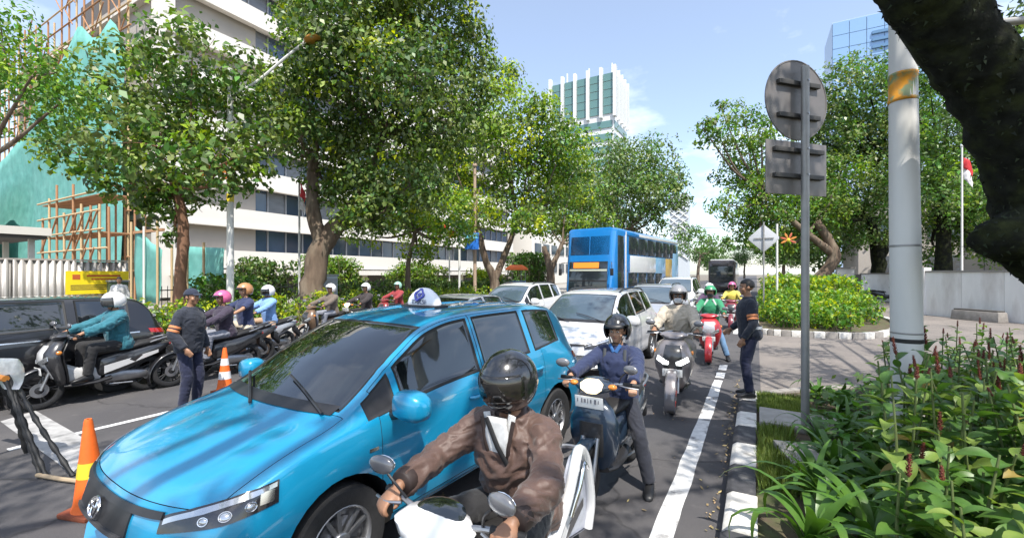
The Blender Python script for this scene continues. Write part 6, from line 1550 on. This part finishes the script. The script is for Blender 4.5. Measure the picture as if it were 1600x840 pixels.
person("rider in black jacket and white helmet before the hedge right of the trunk", (-10.4, 9.33, 0), 0, ride(.1), dict(top=cloth("black_j", (.03, .022, .022)), bottom=cloth("black_trousers", (.015, .015, .017)), head='open', helmet=white_h, far=True, loose=.026), .016, 1.0, RG, 15)
person("rider in red top and pale green helmet left of the taxi roof sign", (-11.2, 11.53, 0), 0, ride(.1), dict(top=cloth("red_top", (.26, .03, .035)), bottom=cloth("black_trousers", (.015, .015, .017)), head='open', helmet=mat("helmet_mint", (.30, .55, .42), .3, coat=1), far=True, loose=.022), .016, 1.0, RG, 16)
person("man in white shirt standing by the yellow banner on the far sidewalk", (-19.6, 6.75, .14), R(60), stand(), dict(top=cloth("white_shirt", (.62, .61, .60)), bottom=cloth("grey_trousers", (.20, .21, .25)), head='hair', far=True, top_name="shirt"), .02, .98, None, 17)
# ================================================================== STREET FURNITURE
m_galv = mat("galvanised", (.30, .295, .285), .5, .45, var=.15, vscale=3, col2=(.30, .28, .26), c2thr=(.5, .75)); m_polewhite = mat("pole_white", (.60, .59, .56), .55, var=.08, vscale=2, col2=(.42, .40, .37), c2thr=(.58, .75), stretch=(1, 1, .2))
m_band = mat("band_orange", (.62, .26, .01), .5, var=.15, vscale=7, col2=(.20, .26, .12), c2thr=(.48, .56)); m_signback = mat("sign_back", (.17, .16, .155), .5, .35, var=.14, vscale=3, col2=(.19, .17, .165), c2thr=(.5, .8)); m_black = mat("black_tape", (.012, .012, .012), .6)
m_cone = mat("cone_orange", (.72, .13, .015), .55, var=.12, vscale=8, col2=(.45, .09, .02), c2thr=(.6, .8)); m_cone_y = mat("cone_yellow", (.70, .55, .04), .4); m_cone_w = mat("cone_white", (.66, .66, .66), .4)
m_bracket = mat('bracket_shadow', (.05, .048, .046), .6, .2)  # near-black tone puts the brackets' shadow into their colour
m_lampor = mat("lamp_amber", (.55, .25, .05), .35, coat=.5)
def cone(label, x, y, h, band, rz=0, tilt=0):
    t = thing("traffic_cone", label, "cone", (x, y, .005), rz, "traffic cones"); t.rotation_euler = (tilt, tilt * .6, rz)
    b = MB(); b.box((0, 0, .02), (.29, .29, .04)); b.build("base", mat("cone_base", (.20, .05, .02), .8, var=.3), t, bevel=.015)
    b = MB(); b.lathe([(.125, .035), (.115, .06), (.105, .10), (.028, h - .02), (.022, h), (.010, h)], 28); bd = b.build("cone_body", m_cone, t, smooth=60)
    for z0, z1, m in band: r0 = .1055 - (z0 - .10) / (h - .12) * .0775 + .002; r1 = .1055 - (z1 - .10) / (h - .12) * .0775 + .002; b = MB(); b.lathe([(r0, z0), (r1, z1)], 28); b.build("reflective_band", m, bd, smooth=60)
cone("orange traffic cone with yellow band at the taxi's front corner", -4.70, 1.44, .76, [(.30, .42, m_cone_y)], .3, .05)
cone("orange and white striped cone beside the officer among the scooters", -7.55, 3.95, .72, [(.22, .34, m_cone_w), (.44, .55, m_cone_w)], .1)
# barricade at the left edge
br = thing("barricade", "black-legged barricade with clear plastic sheet at the left edge", "barrier", (-5.9, 1.45, 0))
T = V(-.55, -.12, .92)
for i, f in enumerate((V(0, 0, .0), V(.08, .02, .0), V(.22, .16, .0), V(-1.1, -.2, 0), V(-.95, .12, 0))):
    tp = T + V(-.03 * i, .03 * i, 0) if i < 3 else T + V(-.3, 0, 0); pts = spline([f, (f + tp) / 2 + rng.normal(0, .02, 3), tp], 26); r = .020 + .006 * np.sin(np.arange(26) * 1.9 + i)
    b = MB(); b.tube(pts, r, 8); b.build("leg", m_black, br, smooth=60)
b = MB(); b.tube([V(-.02, -.02, .03), V(.30, .06, .03), V(.62, .16, .03)], .02, 8); b.build("foot_bar", mat("bare_wood", (.34, .26, .17), .9), br)
b = MB(); b.tube([T + V(.05, 0, -.02), T + V(-.8, -.15, 0)], .03, 8); b.build("top_bar", mat("bar_orange", (.60, .22, .03), .6), br)
P = np.zeros((12, 10, 3))
for i, u in enumerate(np.linspace(0, 1, 12)):
    for j, w in enumerate(np.linspace(0, 1, 10)): P[i, j] = T + V(.16 - .9 * u, .06 - .1 * u, .16 - .30 * w) + V(.03 * math.sin(5 * u + 6 * w), .04 * math.sin(9 * u + 3 * w), .02 * math.sin(7 * w))
b = MB(); b.grid(P); b.build("plastic_sheet", mat("plastic_film", (.42, .45, .52), .15, spec=.8, trans=.4, var=.2, vscale=9), br, smooth=180)
# big lamp post at the right
pr = thing("lamp_post", "thick white lamp post with orange painted band rising from the plants", "lamp post", (1.22, 5.33, .11))
b = MB(); b.tube([(0, 0, -.1), (-.005, 0, 1.2), (-.02, 0, 2.4), (-.035, 0, 4.2), (-.05, 0, 8.5)], [.125, .118, .112, .10, .075], 24); b.build("pole", m_polewhite, pr, smooth=60)
b = MB(); b.lathe([(.104, 3.40), (.112, 3.405), (.112, 3.43), (.106, 3.435), (.106, 3.64), (.110, 3.645), (.110, 3.665), (.104, 3.67)], 28, None, (-.032, 0, 0)); b.build("painted_band", m_band, pr, smooth=60)
b = MB(); b.lathe([(.1155, 2.06), (.117, 2.07), (.1155, 2.08)], 24, None, (-.016, 0, 0)); b.build("joint_ring", m_galv, pr)
for z, h in ((1.18, .035), (.62, .03), (1.26, .012)):
    b = MB(); b.lathe([(.119, z), (.1225, z + .004), (.1225, z + h), (.119, z + h + .004)], 24, None, (-.004, 0, 0)); b.build("tape_band", m_black if h > .02 else m_galv, pr)
b = MB(); b.tube(spline([(-.04, 0, 4.0), (.6, .25, 4.08), (1.6, .7, 4.12), (2.6, 1.1, 4.05)], 14), .035, 10); b.build("arm", m_galv, pr)
# post with the backs of two signs
sp_ = thing("road_sign", "back of a round and a square road sign on one steel post", "sign", (.49, 6.06, .11))
b = MB(); b.tube([(0, 0, -.1), (0, 0, 4.2)], .042, 14); b.build("post", m_galv, sp_)
nb = unit(V(.72, -.70, 0)); sx_ = V(-nb[1], nb[0], 0); SM = np.stack([sx_, V(0, 0, 1), nb], 1)     # sign-plane frame, normal towards the back
b = MB(); b.prism([(.455 * math.cos(a), .455 * math.sin(a)) for a in np.linspace(0, 2 * PI, 48, endpoint=False)], .012, SM, -nb * .11 + V(0, 0, 3.85)); rd = b.build("round_panel", m_signback, sp_, bevel=.003, smooth=30)
b = MB(); b.prism([(x * .46, y * .31) for x, y in ((-1, -.98), (-.97, -1), (.97, -1), (1, -.98), (1, .98), (.97, 1), (-.97, 1), (-1, .98))], .012, SM, -nb * .11 + V(0, 0, 3.05)); sq = b.build("square_panel", m_signback, sp_, bevel=.003)
pts = [SM @ V(.46 * math.cos(a), .46 * math.sin(a), 0) - nb * .11 + V(0, 0, 3.85) for a in np.linspace(0, 2 * PI, 48, endpoint=False)]; b = MB(); b.tube(pts, .012, 6, closed=True); b.build("rim", m_signback, rd, smooth=60)
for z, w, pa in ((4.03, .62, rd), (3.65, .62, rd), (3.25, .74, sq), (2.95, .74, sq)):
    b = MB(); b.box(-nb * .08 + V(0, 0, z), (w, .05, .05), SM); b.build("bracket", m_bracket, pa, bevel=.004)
    b = MB(); b.tube([-nb * .10 + V(0, 0, z), nb * .05 + V(0, 0, z)], .012, 8); b.build("bolt", m_steel, pa)
# diamond sign backs down the street
ds = thing("road_sign", "back of a white diamond sign on a slim post beyond the hedge", "sign", (.25, 20.2, .1)); b = MB(); b.tube([(0, 0, 0), (0, 0, 3.9)], .03, 10); b.build("post", m_galv, ds)
b = MB(); b.prism([(0, .56), (.53, .05), (.53, -.05), (0, -.56), (-.53, -.05), (-.53, .05)], .015, F_NEGY, (0, .06, 3.25)); b.build("diamond_panel", mat("sign_pale", (.46, .47, .49), .5, .2), ds, bevel=.004); b = MB(); b.box((0, .03, 3.25), (.7, .03, .04)); b.build("bracket", m_galv, ds)
def ornament(nm, label, x, y, z, h, s=1.0, arm=True):
    """street light ornament: pole bracket carrying a cut-metal flower of curled leaves"""
    pass
def flower(parent, c, r, M, n=7):
    for i in range(n):
        a = PI * (-.15 + 1.3 * i / (n - 1)); b = MB(); pet = [(.0, -.06), (.5, -.16), (.85, -.10), (1, .0), (.85, .12), (.5, .15), (0, .06)]
        b.prism([(x * r, y * r) for x, y in pet], .03, M @ rotz(a), c + M @ rotz(a) @ V(r * .15, 0, .004 * i)); b.build("petal", mat("petal_orange", (.62, .24, .05), .5, var=.2, vscale=5) if i % 2 else mat("petal_red", (.50, .12, .06), .5), parent, bevel=.004)
    b = MB(); b.lathe([(r * .25, -.03), (r * .25, .03), (0, .05)], 14, M, c); b.build("boss", m_cone_y, parent)
lp = thing("street_lamp", "tall white street lamp with amber head beside the reddish tree", "lamp post", (-14.5, 7.75, .14))
b = MB(); b.tube([(0, 0, 0), (0, 0, 4), (0, 0, 8.25)], [.11, .095, .075], 16); b.build("pole", m_polewhite, lp)
b = MB(); b.tube(spline([(0, 0, 7.4), (.5, .5, 7.9), (1.2, 1.0, 8.7), (1.75, 1.35, 9.25)], 14), .045, 8); b.build("arm", m_polewhite, lp)
b = MB(); b.loft([sring(.08, 0, .10, .10, -.10), sring(.24, 0, .30, .30, -.04), sring(.27, 0, .34, .34, .04), sring(.15, 0, .2, .2, .14)]); hd_ = b.build("lamp_head", m_lampor, lp, smooth=60); hd_.location = (1.95, 1.5, 9.35); hd_.rotation_euler = (.2, -.35, .7)
b = MB(); b.tube([(0, 0, 4.05), (0, 0, 4.3)], .105, 16); b.build("painted_band", m_cone_y, lp)
for z0, z1 in ((4.55, 4.35), (4.3, 3.75)): b = MB(); b.tube([(0, 0, z0), (-.9 if z0 > 4.4 else -.1, -.55 if z0 > 4.4 else -.1, z1)], .035, 8); b.build("bracket", m_polewhite, lp)
b = MB(); b.tube([(-.95, -.58, 4.3), (-.1, -.05, 3.85)], .03, 8); b.build("brace", m_polewhite, lp)
flower(lp, V(-.55, -.2, 5.05), .55, rotz(.9) @ F_NEGY @ rotz(PI / 2 - PI * .5), 8)
b = MB(); b.tube([(-.5, -.3, 4.4), (-.5, -.3, 5.6)], .025, 8); b.build("rod", m_polewhite, lp)
def pole(nm, label, x, y, h, r, m, extra=None, lab="pole"):
    t = thing(nm, label, lab, (x, y, .14)); b = MB(); b.tube([(0, 0, 0), (0, 0, h)], [r, r * .8], 12); b.build("pole", m, t); b = MB(); b.ell((0, 0, h), (r * 1.4, r * 1.4, r * 1.4), nu=10, nv=8); b.build("finial", m, t); return t
pole("utility_pole", "slim brown pole before the forked tree", -15, 22.25, 8.4, .11, mat("pole_brown", (.36, .26, .19), .8, var=.2))
sgn = pole("sign_pole", "white pole carrying a blue square sign before the forked tree", -15.4, 21.2, 5.2, .07, m_polewhite)
b = MB(); b.box((.55, .5, 3.75), (.85, .05, 1.0), rotz(.5)); b.build("sign_panel", mat("sign_blue", (.02, .15, .55), .4), sgn, bevel=.02); b = MB(); b.box((.55, .47, 4.05), (.8, .03, .3), rotz(.5)); b.build("sign_band", mat("sign_cyan", (.15, .45, .60), .4), sgn)
rs = pole("sign_pole", "pole with a small red and white square sign behind the slender tree", -17.2, 22.6, 4.9, .05, m_polewhite)
for i in range(2):
    for j in range(2): b = MB(); b.box((-.25 + .5 * i, 0, 4.3 + .45 * j), (.48, .05, .43), rotz(.5)); b.build("sign_square", mat("sign_red", (.55, .04, .03), .4) if (i + j) % 2 else m_polewhite, rs)
def flagpole(label, x, y, h, zf, s=1):
    t = pole("flagpole", label, x, y, h, .05, m_polewhite); 
    for k, (m, z0) in enumerate(((mat("flag_red", (.50, .03, .035), .8), .0), (mat("flag_white", (.62, .60, .60), .8), -.55))):
        P = np.array([[[.05 + .34 * u + .02 * math.sin(9 * w + 4 * u), .05 * math.sin(8 * u + 3 * w), zf + z0 - .55 * w - .5 * u * u] for w in np.linspace(0, 1, 7)] for u in np.linspace(0, 1, 8)]); b = MB(); b.grid(P); o = b.build("flag_half", m, t, smooth=180); o.modifiers.new("s", 'SOLIDIFY').thickness = .008
flagpole("flagpole with drooping red and white flag before the office", -17.3, 12.1, 5.9, 5.7)
flagpole("flagpole with red and white flag above the boundary wall", 9.0, 30.2, 8.2, 7.6)
op = thing("lamp_post", "slim post with orange flower ornament behind the diamond sign", "lamp post", (.78, 22.3, .1)); b = MB(); b.tube([(0, 0, 0), (0, 0, 4.0)], .045, 10); b.build("pole", m_polewhite, op); flower(op, V(.42, 0, 3.3), .28, F_NEGY, 6)
st = thing("vendor_cart", "orange-roofed vendor cart beyond the forked tree", "cart", (-16.6, 30.5, .14))
b = MB(); b.loft([sring(.95, 0, .7, .7, 2.1), sring(.9, 0, .65, .65, 2.25), sring(.5, 0, .35, .35, 2.5)]); b.build("roof", m_cone, st, smooth=60); b = MB(); b.box((0, 0, .8), (1.3, .8, .9)); b.build("cabinet", m_busblue if 'm_busblue' in globals() else m_cone, st, bevel=.03)
for x in (-.6, .6):
    for y in (-.35, .35): b = MB(); b.tube([(x, y, 0), (x, y, 2.15)], .03, 6); b.build("post", m_galv, st)
# overhead wire near the street end
wr = thing("power_line", "thin cable hanging across the far street", "cable", (-8, 44, 0)); b = MB(); b.tube(spline([(0, 0, 6.6), (7, 1, 6.1), (14, 2, 7.0)], 20), .02, 5); b.build("cable", m_black, wr)
# ================================================================== FOREGROUND PLANTS
m_strap = mat("strap_leaf", (.075, .17, .026), .38, var=.25, vscale=3, trans=.28, col2=(.12, .20, .03), c2thr=(.5, .75))
m_pleaf = mat("spike_plant_leaf", (.072, .155, .030), .40, var=.3, vscale=5, trans=.28, col2=(.10, .16, .03), c2thr=(.5, .72)); m_pleaf2 = mat("spike_plant_leaf_pale", (.17, .25, .05), .42, var=.25, vscale=5, trans=.3, col2=(.22, .26, .07), c2thr=(.5, .72)); m_pleaf3 = mat("spike_plant_leaf_dry", (.26, .19, .05), .6, var=.3, vscale=6, trans=.25)
m_spike = mat("flower_spike_red", (.13, .022, .014), .6, var=.4, vscale=20, col2=(.20, .06, .02)); m_stem = mat("plant_stem", (.10, .13, .04), .6, var=.2)
def strap_mesh(L, w, arch, twist, kink):
    n = 12; pts = []; a = R(82); p = V(0, 0, 0)
    rows = []
    for i in range(n):
        t = i / (n - 1); wd = w * (.55 + .6 * min(1, t * 3)) * (1 - max(0, (t - .45) / .55) ** 1.8) + .001
        tw = twist * t; sx = V(math.cos(tw), 0, math.sin(tw) * .5); dip = V(0, 0, -wd * .28)
        rows.append([p - sx * wd, p + dip * .8, p + sx * wd]); p = p + V(0, math.cos(a), math.sin(a)) * (L / n); a -= arch / n * (1 + 1.2 * t) + (kink if i == 7 else 0)
    b = MB(); b.grid(np.array(rows)); o = b.build("leaf", m_strap, smooth=180); me = o.data; bpy.data.objects.remove(o); return me
STRAP = [strap_mesh(L, w, R(ar), tw, k) for L, w, ar, tw, k in ((.75, .021, 75, .3, 0), (.85, .024, 105, -.3, .2), (.65, .020, 60, .2, 0), (.9, .022, 130, .4, .3), (.6, .024, 50, -.4, 0), (.8, .020, 115, 0, .6), (.7, .026, 90, .2, .1))]
def lily(x, y, s, label, n=19):
    t = thing("spider_lily", label, "plant", (x, y, .11), 0, "strap-leaved plants by the kerb"); t.scale = (s, s, s)
    b = MB(); b.lathe([(.06, -.02), (.05, .05), (.02, .10), (0, .11)], 10); b.build("crown_base", m_stem, t)
    for i in range(n):
        o = bpy.data.objects.new("leaf", STRAP[rng.integers(len(STRAP))]); COL.objects.link(o); o.parent = t
        a = i * 2.4 + rng.normal(0, .2); o.location = (.03 * math.cos(a), .03 * math.sin(a), .02); o.rotation_euler = (rng.uniform(-.35, .15), rng.normal(0, .12), a); k = rng.uniform(.7, 1.15); o.scale = (rng.uniform(.9, 1.3), k, k)
def leaf_mesh(L, W_, droop, m):
    n = 7; rows = []; a = R(25); p = V(0, 0, 0)
    for i in range(n):
        t = i / (n - 1); wd = W_ * (math.sin(PI * min(1, (t * .97 + .03)) ** .75)) ** .9 + .001
        rows.append([p + V(-wd, 0, wd * .35), p + V(-wd * .55, 0, wd * .13), p, p + V(wd * .55, 0, wd * .13), p + V(wd, 0, wd * .35)]); p = p + V(0, math.cos(a), math.sin(a)) * (L / n); a -= droop / n
    b = MB(); b.grid(np.array(rows)); o = b.build("leaf", m, smooth=180); me = o.data; bpy.data.objects.remove(o); return me
PL = [leaf_mesh(L, w, R(d), m) for m in (m_pleaf, m_pleaf, m_pleaf2) for L, w, d in ((.22, .048, 60), (.26, .055, 85), (.18, .042, 40))] + [leaf_mesh(.2, .045, R(95), m_pleaf3)]
def spike_mesh(h, r):
    """flower spike of small overlapping pointed bracts set in a spiral"""
    b = MB(); b.tube([(0, 0, 0), (0, 0, h * .96)], [r * .5, r * .25], 6); n = 34
    for i in range(n):
        t = i / n; z = h * t * .95; a = i * 2.4; rr = r * (.95 - .75 * t ** 1.6); c = V(math.cos(a), math.sin(a), 0); sd = V(-c[1], c[0], 0); o = V(0, 0, z) + c * rr * .45
        ln = h * .17 * (1 - .4 * t) * rng.uniform(.8, 1.25); w = r * .62 * (1 - .4 * t); up = c * rng.uniform(.35, .6) + V(0, 0, .85)
        b.add([o, o + sd * w + up * ln * .4, o + up * ln, o - sd * w + up * ln * .4, o + c * r * .42 + up * ln * .38], [(0, 1, 4), (1, 2, 4), (2, 3, 4), (3, 0, 4)])
    o = b.build("flower_spike", m_spike, smooth=30); me = o.data; bpy.data.objects.remove(o); return me
SPK = [spike_mesh(.11, .013), spike_mesh(.08, .015), spike_mesh(.14, .012)]
STM = []
for bend in (0, .05, -.04):
    b = MB(); b.tube(spline([(0, 0, 0), (bend, 0, .5), (bend * .6, bend * .4, 1.0)], 7), [.012, .011, .010, .009, .008, .007, .006], 6); o = b.build("stem", m_stem, smooth=60); STM.append(o.data); bpy.data.objects.remove(o)
def spike_plant(x, y, h, flower, nl, big=1.0):
    zone = "beside the lamp post" if math.hypot(x - 1.22, y - 5.33) < .6 else "at the lower right corner" if y < 4.4 else "in mid-bed right of the lamp post" if y < 6.6 else "in the back rows towards the driveway" if y < 8.6 else "in the last row along the driveway edge"
    size = ("tall " if h > .95 else "short " if h < .78 else "")
    t = thing("flower_spike_plant" if flower else "leafy_plant", f"{size}plant with red flower spike {zone}" if flower else f"{size}leafy plant without flower {zone}", "plant", (x, y, .11), 0, f"{size}red-spiked plants {zone}" if flower else f"{size}flowerless plants {zone}")
    lean = rng.normal(0, .10, 2); t.rotation_euler = (lean[0], lean[1], rng.uniform(0, 6))
    k = rng.integers(3); o = bpy.data.objects.new("stem", STM[k]); COL.objects.link(o); o.parent = t; o.scale = (1, 1, h)
    for i in range(nl):
        u = .18 + .80 * (i + .5) / nl; a = i * 2.2 + rng.normal(0, .25)
        me = PL[rng.integers(9)] if rng.random() > .035 else PL[9]
        o = bpy.data.objects.new("leaf", me); COL.objects.link(o); o.parent = t; o.location = (0, 0, h * u)
        s = big * rng.uniform(.75, 1.2) * (1.0 - .35 * max(0, u - .6) / .4); o.scale = (s, s, s); o.rotation_euler = (rng.normal(.25 if u > .8 else -.05, .22), rng.normal(0, .2), a)
    if flower: o = bpy.data.objects.new("flower_spike", SPK[rng.integers(3)]); COL.objects.link(o); o.parent = t; o.location = (0, 0, h * .99); s = rng.uniform(.8, 1.2); o.scale = (s, s, s)
LL = ["strap-leaved plant at the bottom edge overhanging the kerb", "strap-leaved plant nearest the sign post", "tall strap-leaved clump left of the red-spiked plants", "strap-leaved plant beside the paving slab", "pale strap-leaved plant behind the sign post", "strap-leaved plant low beside the kerb stripes"]
lil = [(.30, 3.35, 1.05, LL[0]), (.62, 3.5, 1.1, LL[2]), (.55, 5.45, .8, LL[3]), (.85, 5.95, .85, LL[1]), (.95, 6.9, .85, LL[4]), (.40, 4.2, .9, LL[5])]
for x, y, s, l in lil: lily(x, y, s, l)
for x, y, s in ((.85, 4.15, 1.0), (.95, 4.85, .95), (1.25, 6.3, .8), (.62, 4.75, .9), (1.35, 7.4, .75), (.75, 7.6, .7), (.48, 3.9, .95), (1.1, 5.5, .85)): lily(x, y, s, "strap-leaved plant deep among its neighbours in the verge bed", 16)
cnt = 0; pos = []
tries = 0
while cnt < 225 and tries < 6000:
    tries += 1
    y = rng.uniform(2.6, 10.6); x = rng.uniform(.5, .42 * y + .7)
    if y > 7.3 + x * .95: continue
    if x < .205 * y or (y > 6.5 and x < 1.3): continue
    if (x - 1.22) ** 2 + (y - 5.33) ** 2 < .05: continue
    if math.hypot(x, y) < 2.95: continue
    dmin = .15 if y < 6 else .25
    if any((x - a) ** 2 + (y - c) ** 2 < dmin ** 2 for a, c in pos): continue
    pos.append((x, y)); cnt += 1
    near = y < 5.2
    spike_plant(x, y, rng.uniform(.66, .88) if y < 3.7 else (rng.uniform(.92, 1.2) if y < 5.6 else rng.uniform(.7, 1.02)), rng.random() < .5, 14 if near else 11, 1.08 if near else 1.0)
def cover(n=5200):
    x = rng.uniform(.1, 5.2, n); y = rng.uniform(2.2, 10.8, n); k = (y < 7.2 + x * .9) & (x > .35 + .04 * y); x, y = x[k], y[k]; n = len(x)
    v, f, mi = [], [], []
    bl = np.c_[x, y, rng.uniform(.14, .42, n)]
    s = rng.uniform(.05, .11, n)[:, None]; nr = rng.normal(0, .5, (n, 3)); nr[:, 2] += 1; nr /= np.linalg.norm(nr, axis=1)[:, None]; t = rng.normal(size=(n, 3)); t -= nr * (t * nr).sum(1)[:, None]; t /= np.linalg.norm(t, axis=1)[:, None]; b = np.cross(nr, t)
    V4 = np.stack([bl - t * s, bl + b * s * .45, bl + t * s, bl - b * s * .45], 1).reshape(-1, 3)
    o = raw("undergrowth", V4, np.arange(len(V4)).reshape(-1, 4), [LEAF['deep'], LEAF['fresh']], None, 0, rng.integers(0, 2, n)); stuff(o, "low leafy undergrowth filling the verge bed", "undergrowth")
cover()
# scratch scene no longer needed
for o in list(EVAL.collection.objects):
    bpy.data.objects.remove(o)
bpy.data.scenes.remove(EVAL)
